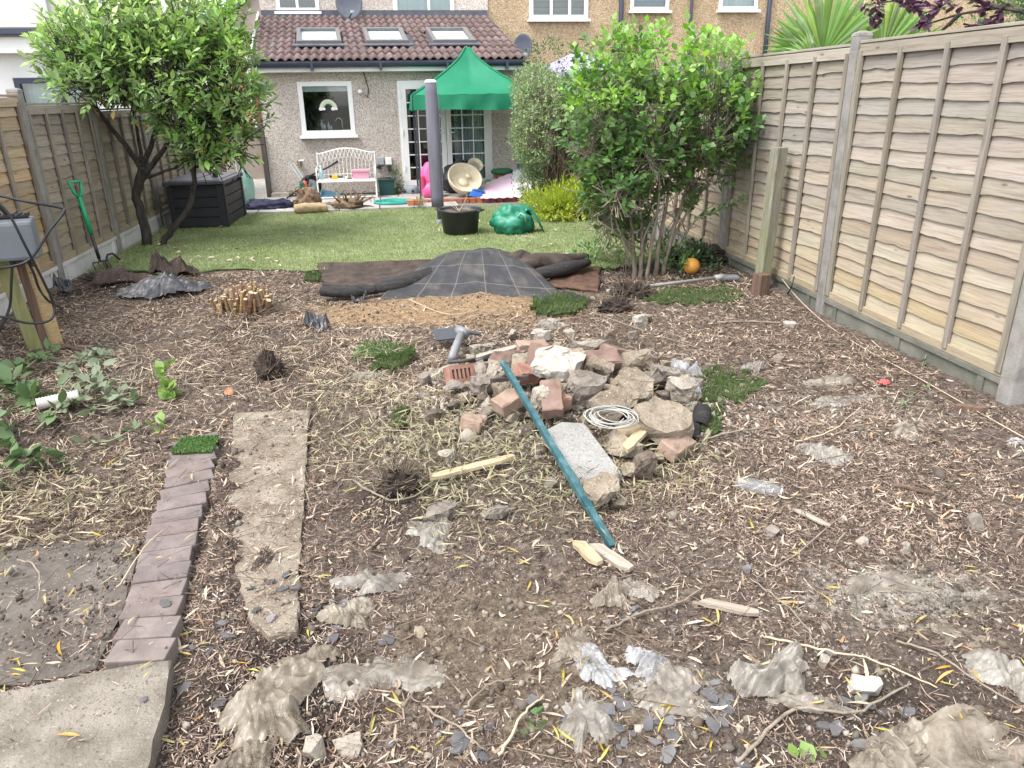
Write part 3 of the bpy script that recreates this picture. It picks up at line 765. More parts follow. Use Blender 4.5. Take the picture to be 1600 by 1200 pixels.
def window(parent, x0, x1, z0, z1, y, fw=0.06, mull=(), backing=None, sill=True, frame_mat=None, mw=0.05, name='window', glass=None, label=None):
    fm = frame_mat or M_upvc
    mb = ring(MB(), x0, x1, z0, z1, y, y + 0.07, fw)
    for m in mull: mb.bb(m - mw / 2, m + mw / 2, y + 0.002, y + 0.068, z0 + fw, z1 - fw)
    w = mb.build(name, fm, parent)
    if label: w['label'] = label
    edges = [x0 + fw, *[v for m in mull for v in (m - mw / 2, m + mw / 2)], x1 - fw]
    for k in range(0, len(edges), 2):
        MB().bb(edges[k] - .004, edges[k + 1] + .004, y + 0.03, y + 0.04, z0 + fw - .004, z1 - fw + .004).build('pane', glass or M_glass, w)
    if backing: MB().bb(x0 + .01, x1 - .01, y + 0.14, y + 0.15, z0 + .01, z1 - .01).build('curtain', backing, w)
    else:
        rm = MB(); d = 0.9
        rm.raw([(x0, y + .075, z0), (x1, y + .075, z0), (x1, y + .075, z1), (x0, y + .075, z1), (x0, y + d, z0), (x1, y + d, z0), (x1, y + d, z1), (x0, y + d, z1)],
               [(4, 5, 6, 7), (0, 4, 7, 3), (5, 1, 2, 6), (0, 1, 5, 4), (3, 7, 6, 2)])
        rm.build('room_interior', M_inside, w)
    if sill: MB().bb(x0 - 0.04, x1 + 0.04, y - 0.09, y + 0.06, z0 - 0.05, z0 - 0.002, bev=0.004).build('sill', fm, w)
    return w

# --- the house at the end of the garden
house = thing('rear_extension_house', 'grey pebbledash house with single storey tiled extension behind the lawn', 'house', (0, 13.9, 0))
FY = 13.9
WIN = (-1.505, -0.61, 1.045, 1.90); DR = (0.15, 1.76, 0.115, 1.895)
wall_mesh(-2.13, 2.27, -0.15, 2.10, FY, FY + 0.25, [WIN, DR]).build('wall', M_dash, house)
MB().bb(-2.13, -1.88, FY + 0.25, 16.85, -0.15, 2.2).build('side_wall', M_dash, house)
MB().bb(2.05, 2.27, FY + 0.25, 16.85, -0.15, 2.2).build('side_wall', M_dash, house)
wall_mesh(-2.38, 2.12, -0.15, 6.2, 16.9, 17.15, [(-2.06, -1.24, 3.24, 4.4), (0.21, 1.43, 3.07, 4.4)]).build('upper_wall', M_dash, house)
w = window(house, WIN[0], WIN[1], WIN[2], WIN[3], FY - 0.015, 0.075)
w['label'] = 'kitchen window with a rainbow sticker'
MB().bb(-1.43, -0.685, FY + .045, FY + .05, 1.74, 1.825).build('roller_blind', M_blind_sheen, w)
for k, cx in enumerate((-1.17, -1.13, -1.06, -1.02)):
    h = (0.16, 0.10, 0.13, 0.07)[k]
    MB().lathe([(0.022, 0), (0.022, h * .65), (0.009, h * .8), (0.009, h)], (cx, FY + 0.11, 1.125), 10).build('bottle', M_upvc if k % 2 else M_curtain, w, True)
MB().tube([(-0.83, FY + .11, 1.12), (-0.83, FY + .11, 1.27), (-0.86, FY + .11, 1.31), (-0.91, FY + .11, 1.31), (-0.94, FY + .11, 1.27)], 0.010, 6).build('tap', M_upvc, w, True)
RB = [(0.30, 0.55, 0.60), (0.55, 0.62, 0.30), (0.70, 0.66, 0.36), (0.66, 0.58, 0.60)]
for k in range(4):
    r0 = 0.075 + 0.018 * k; r1 = r0 + 0.018; mb = MB(); n = 14
    for j in range(n + 1):
        q = PI * j / n
        mb.v += [(-1.03 + r * math.cos(q), yy, 1.47 + r * math.sin(q)) for yy in (FY + .027 - .015, FY + .030 - .015) for r in (r0, r1)]
    for j in range(n):
        a, b = 4 * j, 4 * j + 4
        mb.f += [(a, a + 1, b + 1, b), (a + 2, b + 2, b + 3, a + 3), (a, b, b + 2, a + 2), (a + 1, a + 3, b + 3, b + 1)]
    mb.f += [(0, 2, 3, 1), (4 * n, 4 * n + 1, 4 * n + 3, 4 * n + 2)]
    mb.build('rainbow_band', mat_flat('rainbow_%d' % k, RB[k], 0.6), w)
for s in (-1, 1):
    mb = MB()
    for dx, dz, r in ((0, 0, .028), (.03, -.004, .022), (-.03, -.004, .022)): mb.lathe([(0.001, 0), (r, 0.002), (r * .9, 0.004), (0.001, 0.005)], (0, 0, 0), 12)
    n0 = 0
    mb.v = [(-1.03 + s * .102 + (p[0] + (-.03, 0, .03)[k // 48]), FY + .008 + p[2], 1.465 + p[1]) for k, p in enumerate(mb.v)]
    mb.build('cloud_sticker', M_upvc, w)
MB().bb(-1.60, -0.58, FY - .02, FY + .02, 1.905, 1.93).build('lintel', M_dash, house)

# french doors
def french_door(x0, x1, curtain):
    z0, z1 = DR[2] + .05, DR[3] - .05
    mb = ring(MB(), x0, x1, z0, z1, FY - 0.03, FY + 0.04, 0.085)
    d = mb.build('door', M_upvc, house)
    px0, px1, pz0, pz1 = x0 + .085, x1 - .085, z0 + .085, z1 - .085
    MB().bb(px0 - .003, px1 + .003, FY - .004, FY + .006, pz0 - .003, pz1 + .003).build('pane', M_glass, d)
    for k in (1, 2):
        x = px0 + (px1 - px0) * k / 3; MB().bb(x - .009, x + .009, FY - .016, FY + .016, pz0, pz1).build('muntin', M_upvc, d)
    for k in range(1, 7):
        z = pz0 + (pz1 - pz0) * k / 7; MB().bb(px0, px1, FY - .014, FY + .014, z - .009, z + .009).build('muntin', M_upvc, d)
    if curtain:
        mb = MB(); n = 60
        for j in range(n + 1):
            x = px0 + .06 + (px1 - px0 - .06) * j / n; y = FY + .16 + .025 * math.sin(j * 1.3) + .012 * math.sin(j * .47)
            mb.v += [(x, y, pz0 - .05), (x, y, pz1 + .05)]
            if j: mb.f.append((2 * j - 2, 2 * j, 2 * j + 1, 2 * j - 1))
        mb.build('curtain', M_curtain, d, True)
    for k in range(3): MB().lathe([(0.014, 0), (0.014, 0.09)], ((x0 + .0) if not curtain else x1, FY - .04, z0 + .25 + .6 * k), 8).build('hinge', M_upvc, d)
    hx = x1 - .04 if not curtain else x0 + .04
    MB().bb(hx - .014, hx + .014, FY - .045, FY - .03, z0 + .75, z0 + .95, bev=.004).tube([(hx, FY - .05, z0 + .88), (hx, FY - .075, z0 + .88), (hx + (-.09 if not curtain else .09), FY - .075, z0 + .88)], .008, 6).build('door_handle', M_upvc, d)
    return d
fr = ring(MB(), DR[0], DR[1], DR[2], DR[3], FY - 0.02, FY + 0.06, 0.05); fr.build('door_frame', M_upvc, house)
xm = (DR[0] + DR[1]) / 2
french_door(DR[0] + .052, xm - .004, False); french_door(xm + .004, DR[1] - .052, True)
MB().bb(DR[0] - .03, DR[1] + .03, FY - .09, FY + .05, DR[2] - .04, DR[2] - .002, bev=.004).build('door_sill', M_upvc, house)
rm = MB(); y0, y1 = FY + .26, FY + 1.6
rm.raw([(0, y0, 0.05), (1.9, y0, 0.05), (1.9, y0, 2.0), (0, y0, 2.0), (0, y1, 0.05), (1.9, y1, 0.05), (1.9, y1, 2.0), (0, y1, 2.0)], [(4, 5, 6, 7), (0, 4, 7, 3), (5, 1, 2, 6), (0, 1, 5, 4), (3, 7, 6, 2)])
rm.build('room_interior', M_inside, house)
MB().bb(0.0, 1.9, FY - .015, FY + .015, 1.905, 1.93).build('lintel', M_dash, house)
# eaves
MB().bb(-2.16, 2.30, 13.62, 13.9, 2.04, 2.13).build('fascia', M_upvc, house)
g = MB(); n = 8
for x in (-2.22, 2.40):
    for j in range(n + 1):
        q = PI + PI * j / n; g.v.append((x, 13.55 + .06 * math.cos(q), 2.165 + .065 * math.sin(q)))
    for j in range(n + 1):
        q = PI + PI * j / n; g.v.append((x, 13.55 + .052 * math.cos(q), 2.165 + .055 * math.sin(q)))
k_ = 2 * (n + 1)
for j in range(n):
    g.f += [(j, j + 1, k_ + j + 1, k_ + j), (n + 1 + j, k_ + n + 1 + j, k_ + n + 2 + j, n + 2 + j)]
g.f += [(0, k_, k_ + n + 1, n + 1), (n, 2 * n + 1, k_ + 2 * n + 1, k_ + n)]
g.build('gutter', M_navy, house)
for x in (-1.2, -.1, 1.0, 2.0): MB().bb(x - .02, x + .02, 13.485, 13.62, 2.05, 2.17).build('gutter_bracket', M_navy, house)
# pantiled roof: each tile its own piece
SL = math.hypot(3.35, 0.96); SA = math.atan2(0.96, 3.35)
def roof_pt(x, t, h=0.0): return Vector((x - .078 * 3.35 * t, 13.55 + 3.35 * t - math.sin(SA) * h, 2.19 + .96 * t + math.cos(SA) * h))
MB().raw([roof_pt(-2.14, 0.0), roof_pt(2.32, 0.0), roof_pt(2.32, 1.0), roof_pt(-2.14, 1.0)] + [roof_pt(-2.14, 0.0, -.05), roof_pt(2.32, 0.0, -.05), roof_pt(2.32, 1.0, -.05), roof_pt(-2.14, 1.0, -.05)],
         [(0, 1, 2, 3), (7, 6, 5, 4), (0, 4, 5, 1), (1, 5, 6, 2), (2, 6, 7, 3), (3, 7, 4, 0)]).build('roof_deck', M_lead, house)
NC, NR = 33, 9
tw = 4.5 / NC; tl = SL / NR
def tile_mesh():
    mb = MB(); n = 8
    for yy, hh in ((0, 0.030), (tl * 1.12, 0.002)):
        for j in range(n + 1):
            u = j / n; prof = 0.033 * math.sin(PI * min(1, u / .72)) ** 1.0 if u < .72 else -0.010 * math.sin(PI * (u - .72) / .28)
            mb.v.append((u * tw, yy, hh + prof + .012))
    for j in range(n + 1):
        u = j / n; prof = 0.033 * math.sin(PI * min(1, u / .72)) if u < .72 else -0.010 * math.sin(PI * (u - .72) / .28)
        mb.v.append((u * tw, 0.0, 0.030 + prof - .010))
    m = n + 1
    for j in range(n):
        mb.f += [(j, j + 1, m + j + 1, m + j), (2 * m + j, 2 * m + j + 1, j + 1, j)]
    me = mb.mesh('roof_tile', True); me.materials.append(M_tile); return me
tm = tile_mesh()
SK = [(-1.42, -0.67), (-0.25, 0.47), (0.90, 1.65)]; ST = (0.26, 0.56)
for r in range(NR):
    t = r / NR
    for c in range(NC):
        x = -2.14 + tw * c
        if any(a - tw * .8 < x < b - tw * .1 for a, b in SK) and ST[0] - 1 / NR * .9 < t < ST[1] - .06: continue
        p = roof_pt(x, t, 0.0)
        link('roof_tile', tm, None, house, p - house.location, (SA, random.uniform(-.012, .012), 0.078 + random.uniform(-.01, .01)))
M_skyfr = mat_flat('skylight_frame', (0.15, 0.14, 0.14), 0.5)
for a, b in SK:
    def P4(x, t, h): return roof_pt(x, t, h)
    def bar(mb, xa, xb, ta, tb, h0, h1):
        mb.raw([P4(xa, ta, h0), P4(xb, ta, h0), P4(xb, tb, h0), P4(xa, tb, h0), P4(xa, ta, h1), P4(xb, ta, h1), P4(xb, tb, h1), P4(xa, tb, h1)],
               [(3, 2, 1, 0), (4, 5, 6, 7), (0, 1, 5, 4), (1, 2, 6, 5), (2, 3, 7, 6), (3, 0, 4, 7)])
    mb = MB(); ft = 0.025
    bar(mb, a, b, ST[0], ST[0] + ft, 0, .12); bar(mb, a, b, ST[1] - ft, ST[1], 0, .12); bar(mb, a, a + .07, ST[0] + ft, ST[1] - ft, 0, .12); bar(mb, b - .07, b, ST[0] + ft, ST[1] - ft, 0, .12)
    s = mb.build('skylight', M_skyfr, house)
    mb = MB(); bar(mb, a + .07, b - .07, ST[0] + ft, ST[1] - ft, .07, .085); mb.build('pane', M_glassS, s)
    mb = MB(); bar(mb, a + .07, b - .07, ST[0] + ft, ST[1] - ft, .058, .066); mb.build('blind_sky_sheen', M_blind_sheen, s)  # white sheet added under the glass, stands in for bright sky reflection
    mb = MB(); bar(mb, a - .08, b + .08, ST[0] - .035, ST[0] - .001, .055, .075); mb.build('flashing', M_lead, s)
MB().bb(-2.36, 2.10, 16.80, 16.88, 3.12, 3.26).build('lead_flashing', M_lead, house)
MB().raw([roof_pt(-2.17, 0, .09), roof_pt(-2.17, 1, .09), roof_pt(-2.17, 1, -.1), roof_pt(-2.17, 0, -.1), roof_pt(-2.142, 0, .09), roof_pt(-2.142, 1, .09), roof_pt(-2.142, 1, -.1), roof_pt(-2.142, 0, -.1)], [(0, 1, 2, 3), (7, 6, 5, 4), (0, 4, 5, 1), (3, 2, 6, 7), (0, 3, 7, 4), (1, 5, 6, 2)]).build('verge_board', M_upvc, house)
window(house, -2.06, -1.24, 3.24, 4.4, 16.88, 0.07, (-1.66,), None)
window(house, 0.21, 1.43, 3.07, 4.4, 16.88, 0.08, (0.92,), M_net)
# wall fittings
MB().lathe([(0.03, 0), (0.045, 0.02), (0.045, 0.05), (0.02, 0.07)], (0.505 - .98, FY - .06, 1.70), 12).build('security_light', M_upvc, house, True)
MB().tube([(-0.40, FY - .02, 2.05), (-0.36, FY - .02, 1.9), (-0.33, FY - .02, 1.75), (-0.36, FY - .02, 1.64), (-0.40, FY - .03, 1.68)], 0.008, 6).build('cable', M_black, house, True)
ob = lambda n, c, sz, m, b=.006: MB().box(c, sz, bev=b).build(n, m, house)
M_greybox = mat_flat('grey_socket', (0.36, 0.39, 0.39), 0.5)
ob('outdoor_socket', ((-0.227, 13.900, 0.598)[0], FY - .05, (-0.227, 13.900, 0.598)[2]), (0.13, 0.10, 0.12), M_greybox)
ob('outdoor_socket', ((-0.083, 13.900, 0.594)[0], FY - .05, (-0.083, 13.900, 0.594)[2]), (0.11, 0.09, 0.12), M_upvc)
ob('plug', ((-0.07, 13.900, 0.463)[0], FY - .05, (-0.07, 13.900, 0.463)[2]), (0.06, 0.07, 0.09), M_black)
ob('plug', ((-0.258, 13.900, 0.49)[0], FY - .05, (-0.258, 13.900, 0.49)[2]), (0.08, 0.06, 0.04), M_black)
M_brass = mat_flat('tap_metal', (0.30, 0.24, 0.17), 0.4, 0.5, 0.7)
tx, _, tz = (-1.597, 13.900, 0.591)
MB().box((tx - .01, FY - .04, tz), (0.06, 0.07, 0.09), bev=.006).tube([(tx, FY - .05, tz + .03), (tx, FY - .14, tz + .03), (tx, FY - .16, tz - .06)], .014, 8).build('garden_tap', M_brass, house)
MB().tube([(tx, FY - .14, tz + .05), (tx + .08, FY - .14, tz + .055)], .014, 8).build('tap_handle', M_upvc, house)
MB().bb(-2.21, -2.135, 13.84, 13.95, -.1, 1.05).build('corner_post', M_timber, house)
MB().bb(-2.13, 0.1, FY - .012, FY, -.1, 0.06).build('plinth', M_timber, house)

# --- satellite dishes
M_dish = mat_flat('dish_grey', (0.17, 0.19, 0.23), 0.5)
def dish(loc, r, rot, label, wy):
    t = thing('satellite_dish', label, 'satellite dish', loc, rot)
    prof = [(0.001, 0.0)] + [(r * k / 6, r * .22 * (k / 6) ** 2) for k in range(1, 7)]
    bk = [(p[0], p[1] - .008) for p in prof[::-1]]
    link('reflector', MB().lathe(prof + bk, n=24, sx=.9).mesh('reflector', True), M_dish, t, (0, 0, 0), (PI / 2, 0, 0))
    link('arm', MB().tube([(0, 0, -r * .9), (0, -r * .75, -r * .55)], .012, 6).mesh('arm'), M_black, t)
    link('receiver', MB().box((0, -r * .8, -r * .5), (0.05, 0.11, 0.05), bev=.01).mesh('receiver'), M_greybox, t)
    link('bracket', MB().tube([(0, 0.02, 0), (0, wy * .5, -.02), (0, wy, -.02)], .02, 6).mesh('bracket'), M_black, t)
dish((-0.66, 16.55, 3.36), 0.30, (0.1, 0, .35), 'grey satellite dish on the wall above the tiled roof', .34)
dish((2.74, 16.5, 2.56), 0.25, (0.15, 0, .35), 'grey satellite dish on the tan house beside the roof corner', .4)

# --- tan neighbour house
tan = thing('terraced_house', 'tan pebbledash terraced house behind the shrubs on the right', 'house', (7, 16.9, 0))
TW = [(2.98, 4.22, 3.10, 4.4), (5.13, 5.97, 3.26, 4.4), (7.08, 7.95, 3.27, 4.4)]
wall_mesh(2.12, 15.0, -0.15, 6.2, 16.93, 17.18, TW).build('wall', M_dashT, tan)
M_vblind = mat_noise('dark_blind', [(0.06, 0.06, 0.055), (0.20, 0.20, 0.18)], 1.0, 0.7, 0, stretch=(.01, .01, 22), jitter=False, detail=0)
M_bluenet = mat_noise('blue_blind', [(0.10, 0.18, 0.26), (0.17, 0.27, 0.35)], 2.0, 0.9, 0, stretch=(.01, .01, 22), jitter=False, detail=0)
window(tan, *TW[0], 16.90, 0.08, (3.44, 3.83), M_vblind)
window(tan, *TW[1], 16.90, 0.07, (), M_bluenet)
window(tan, *TW[2], 16.90, 0.07, (), M_net)
for x in (4.92, 6.45, 8.20): MB().tube([(x, 16.86, 6.0), (x, 16.86, 0)], .05 if x != 6.45 else .032, 10).build('downpipe', M_navy, tan, True)
for x in (4.92, 8.20): MB().bb(x - .07, x + .07, 16.80, 16.928, 1.9, 1.96).build('pipe_clip', M_navy, tan)

# --- white house on the left
wh = thing('white_house', 'white rendered neighbour house with dark gutter beyond the left fence', 'house', (-6, 11.5, 0))
LW = (-4.86, -3.9, 1.2, 1.94)
wall_mesh(-9.5, -3.45, -0.15, 2.25, 11.5, 11.7, [LW]).build('wall', M_white, wh)
MB().bb(-9.5, -3.40, 11.30, 11.5, 2.23, 2.42).build('fascia', M_upvc, wh)
MB().bb(-9.5, -3.36, 11.18, 11.36, 2.425, 2.52, bev=.02).build('gutter', M_navy, wh)
MB().bb(-9.5, -3.45, 11.37, 14.45, 2.45, 2.50).build('flat_roof', M_lead, wh)
M_navyframe = mat_flat('navy_frame', (0.030, 0.038, 0.070), 0.4)
window(wh, *LW, 11.48, 0.07, (-4.3,), M_net, frame_mat=M_navyframe)
wall_mesh(-9.5, -3.35, -0.15, 6.2, 14.5, 14.7, [(-4.75, -3.75, 3.10, 4.3)]).build('upper_wall', M_cream, wh)
window(wh, -4.75, -3.75, 3.10, 4.3, 14.48, 0.07, (-4.2,), M_net)
MB().tube([(-5.4, 14.44, 6), (-5.4, 14.44, 3.0), (-5.37, 14.4, 2.5)], .05, 10).build('downpipe', M_upvc, wh, True)
MB().bb(-3.45, -3.36, 11.71, 14.45, -.15, 2.4).build('side_wall', M_white, wh)

# --- far gabled house and passage
fh = thing('far_house', 'distant pinkish gabled house glimpsed between tree and tiled roof', 'house', (-2, 24, 0))
M_farwall = mat_noise('far_wall', [(0.40, 0.335, 0.31), (0.50, 0.43, 0.40)], 3, 0.95, 0.1)
M_farbrick = mat_noise('far_brick', [(0.36, 0.18, 0.10), (0.48, 0.26, 0.15)], 6, 0.95, 0.1)
MB().prism([(-4.15, 0), (1.0, 0), (1.0, 4.0), (-1.4, 6.3), (-4.15, 3.78)], 24, 28).build('wall', M_farwall, fh)
MB().prism([(-4.35, 3.62), (-1.4, 6.36), (-1.4, 6.52), (-4.4, 3.76)], 23.8, 28).build('roof', M_lead, fh)
MB().bb(-4.6, -3.62, 22.5, 23.5, 0, 3.22).build('porch', M_farbrick, fh)
MB().bb(-3.68, -3.60, 22.4, 22.48, 0, 3.3).build('downpipe', M_upvc, fh)
M_passage = mat_noise('passage_wall', [(0.33, 0.28, 0.235), (0.44, 0.385, 0.33)], 4, 0.95, 0.2)
pw = thing('passage_wall', 'tan rendered wall at the end of the side passage', 'wall', (-2.8, 17.5, 0))
MB().bb(-3.4, -2.3, 17.5, 17.7, -.1, 1.0).build('panel', M_passage, pw)
MB().bb(-3.4, -2.3, 17.46, 17.74, 1.0, 1.06).build('coping', M_timber, pw)
for x in (-2.72,): MB().bb(x - .05, x + .05, 17.38, 17.46, -.1, 1.15).build('post', M_timber, pw)
MB().bb(-3.2, -2.13, 13.95, 17.5, -.15, 0.02).build('passage_path', M_paving)['kind'] = 'structure'
# --- purple parasol over the neighbour's fence
M_purple = mat_flat('lilac_cloth', (0.30, 0.28, 0.42), 0.8)
ps = thing('parasol', 'lilac garden parasol behind the green shrubs', 'parasol', (3.62, 15.2, 0))
mb = MB(); n = 8
mb.v = [(0, 0, 2.42)] + [(0.95 * math.cos(2 * PI * k / n), 0.95 * math.sin(2 * PI * k / n), 2.02) for k in range(n)] + [(0.95 * math.cos(2 * PI * k / n), 0.95 * math.sin(2 * PI * k / n), 1.92) for k in range(n)] + [(0, 0, 2.38)]
mb.f = [(0, 1 + k, 1 + (k + 1) % n) for k in range(n)] + [(1 + k, 1 + n + k, 1 + n + (k + 1) % n, 1 + (k + 1) % n) for k in range(n)] + [(2 * n + 1, 1 + n + (k + 1) % n, 1 + n + k) for k in range(n)]
link('canopy', mb.mesh('canopy'), M_purple, ps)
link('pole', MB().tube([(0, 0, 0), (0, 0, 2.4)], .02, 8).mesh('pole'), M_upvc, ps)

# ------------------------------------------------------------------ trees and shrubs
M_bark = mat_noise('laurel_bark', [(0.022, 0.020, 0.020), (0.050, 0.043, 0.038), (0.085, 0.072, 0.06)], 8, 0.9, 0.6, 40, stretch=(3, 3, 1))
M_stem = mat_noise('lilac_bark', [(0.14, 0.115, 0.085), (0.24, 0.20, 0.155), (0.33, 0.285, 0.225)], 8, 0.9, 0.5, 40, stretch=(3, 3, 1))
M_twig = mat_noise('twig', [(0.10, 0.075, 0.055), (0.17, 0.13, 0.10), (0.25, 0.20, 0.155)], 8, 0.9, 0.3, rnd='island', rv=0.3)
def leaf_mat(name, cols, rough=0.38, trans=0.30, rv=0.30, spec=0.45, rh=0.02):
    return mat_noise(name, cols, 1.3, rough, 0, rnd='island', rv=rv, rh=rh, rs=0.18, trans=trans, spec=spec, jitter=False, detail=3)
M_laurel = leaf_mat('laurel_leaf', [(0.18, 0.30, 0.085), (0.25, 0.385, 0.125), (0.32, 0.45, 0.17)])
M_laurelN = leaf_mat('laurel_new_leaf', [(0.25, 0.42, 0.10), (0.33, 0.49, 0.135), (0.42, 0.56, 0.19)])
M_yellow = leaf_mat('yellow_leaf', [(0.50, 0.38, 0.05), (0.62, 0.50, 0.10)], 0.5, 0.3, 0.2)
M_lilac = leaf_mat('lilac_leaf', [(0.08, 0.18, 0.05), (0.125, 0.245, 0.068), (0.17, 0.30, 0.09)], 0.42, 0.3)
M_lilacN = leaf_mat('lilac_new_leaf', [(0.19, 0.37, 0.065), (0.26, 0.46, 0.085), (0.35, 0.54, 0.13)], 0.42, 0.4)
M_privet = leaf_mat('privet_leaf', [(0.15, 0.215, 0.09), (0.22, 0.305, 0.135), (0.32, 0.40, 0.20)], 0.5, 0.25)
M_gold = leaf_mat('gold_conifer', [(0.26, 0.35, 0.045), (0.42, 0.50, 0.06), (0.55, 0.60, 0.11)], 0.6, 0.3)
M_darkgreen = leaf_mat('dark_conifer', [(0.030, 0.055, 0.022), (0.06, 0.09, 0.04)], 0.6, 0.2)
M_purpleleaf = leaf_mat('purple_leaf', [(0.05, 0.02, 0.04), (0.10, 0.042, 0.075), (0.15, 0.075, 0.115)], 0.5, 0.2)
M_palm = leaf_mat('palm_leaf', [(0.15, 0.29, 0.065), (0.24, 0.39, 0.11), (0.36, 0.50, 0.19)], 0.45, 0.3)
M_fartree = leaf_mat('far_leaf', [(0.07, 0.13, 0.045), (0.12, 0.19, 0.07), (0.18, 0.26, 0.11)], 0.5, 0.3)
M_cutleaf = leaf_mat('cut_leaf', [(0.075, 0.135, 0.05), (0.12, 0.18, 0.08), (0.20, 0.24, 0.14)], 0.55, 0.2)
M_weed = leaf_mat('weed_leaf', [(0.12, 0.26, 0.03), (0.20, 0.36, 0.05)], 0.5, 0.35)

def unit(n):
    d = rng.normal(size=(n, 3)); return d / np.linalg.norm(d, axis=1, keepdims=True)
def crown_points(blobs, n, rmin=0.55, rmax=1.03):
    B = np.array(blobs, float)           # x,y,z,rx,ry,rz
    wgt = B[:, 3] * B[:, 5]; k = rng.choice(len(B), n, p=wgt / wgt.sum())
    d = unit(n); r = rmin + (rmax - rmin) * rng.random(n) ** 0.6
    c = B[k]
    p = c[:, :3] + d * c[:, 3:] * r[:, None]
    o = d / c[:, 3:]; o /= np.linalg.norm(o, axis=1, keepdims=True)
    return p, o
def shoots(p, d, nleaf, slen, llen, lwid, droop=0.0, spread=1.0):
    """leaves set round each shoot; p shoot base, d shoot direction"""
    n = len(p); m = n * nleaf
    P = np.repeat(p, nleaf, 0); D = np.repeat(d, nleaf, 0)
    t = np.tile(np.arange(nleaf) / nleaf, n) + rng.uniform(-.05, .05, m)
    q = np.tile(np.arange(nleaf) * 2.4, n) + np.repeat(rng.random(n) * 6.28, nleaf) + rng.normal(0, .2, m)
    F = frames(D); side = F[:, :, 1] * np.cos(q)[:, None] + F[:, :, 2] * np.sin(q)[:, None]
    ang = spread * (1.25 - 0.75 * t)
    ld = D * np.cos(ang)[:, None] + side * np.sin(ang)[:, None]; ld[:, 2] -= droop
    pos = P + D * (t * slen)[:, None]
    s = rng.choice([.5, .65, .8, .9, 1.0, 1.1, 1.22], m) * rng.uniform(.9, 1.1, m) * (1.0 - .25 * np.abs(t - .45))
    R = frames(ld, rng.normal(0, .35, m))
    sc = np.stack([llen * s, lwid * s, lwid * s * 1.2], -1)
    return pos, R, sc
def tubes_mesh(lines, r0, r1, n=4):
    """many thin straight twigs: lines (N,2,3)"""
    mb_v = []; N = len(lines); A = np.asarray(lines)
    d = A[:, 1] - A[:, 0]; F = frames(d + 1e-9)
    q = np.arange(n) * 2 * PI / n
    ringv = F[:, None, :, 1] * np.cos(q)[None, :, None] + F[:, None, :, 2] * np.sin(q)[None, :, None]
    v = np.concatenate([A[:, None, 0] + ringv * np.asarray(r0).reshape(-1, 1, 1), A[:, None, 1] + ringv * np.asarray(r1).reshape(-1, 1, 1)], 1)
    f = [(k, (k + 1) % n, n + (k + 1) % n, n + k) for k in range(n)]
    return v.reshape(-1, 3), f, N, 2 * n
def twigs(name, lines, r0, r1, mat, parent, n=4):
    v, f, N, K = tubes_mesh(lines, r0, r1, n)
    return raw_mesh(name, v, f, N, K, mat, parent)

def local(pts, root): return np.asarray(pts) - np.array(root.location)
# --- laurel tree on the left
LYd = 9.55
laurel = thing('laurel_tree', 'broad laurel tree with dark leaning trunks by the left fence', 'tree', (*(-2.954, 9.558), 0))
main = [((-2.967, 9.500, -0.043), .075), ((-2.961, 9.500, 0.313), .065), ((-2.992, 9.500, 0.572), .062), ((-2.931, 9.500, 0.752), .065), ((-2.866, 9.500, 0.915), .055)]
def addline(mb, pts, n=8, wob=0.02, seed=0):
    P = [Vector(p) for p, r in pts]; R = [r for p, r in pts]; r_ = random.Random(seed)
    out = []; rr = []
    for i in range(len(P) - 1):
        for k in range(4):
            t = k / 4; a = P[max(i - 1, 0)]; b = P[i]; c = P[i + 1]; d = P[min(i + 2, len(P) - 1)]
            q = 0.5 * ((2 * b) + (c - a) * t + (2 * a - 5 * b + 4 * c - d) * t * t + (3 * b - a - 3 * c + d) * t ** 3)
            out.append(q + Vector((r_.uniform(-1, 1), r_.uniform(-1, 1), r_.uniform(-1, 1))) * wob * R[i]); rr.append(R[i] * (1 - t) + R[i + 1] * t)
    out.append(P[-1]); rr.append(R[-1]); mb.tube(out, rr, n)
def trunk_lines(root, lines, mat, k_=1.0):
    mb = MB()
    for k, l in enumerate(lines): addline(mb, [((Vector(p) - root.location), r * k_) for p, r in l], seed=k, wob=.25)
    return link('trunk', mb.mesh('trunk', True), mat, root)
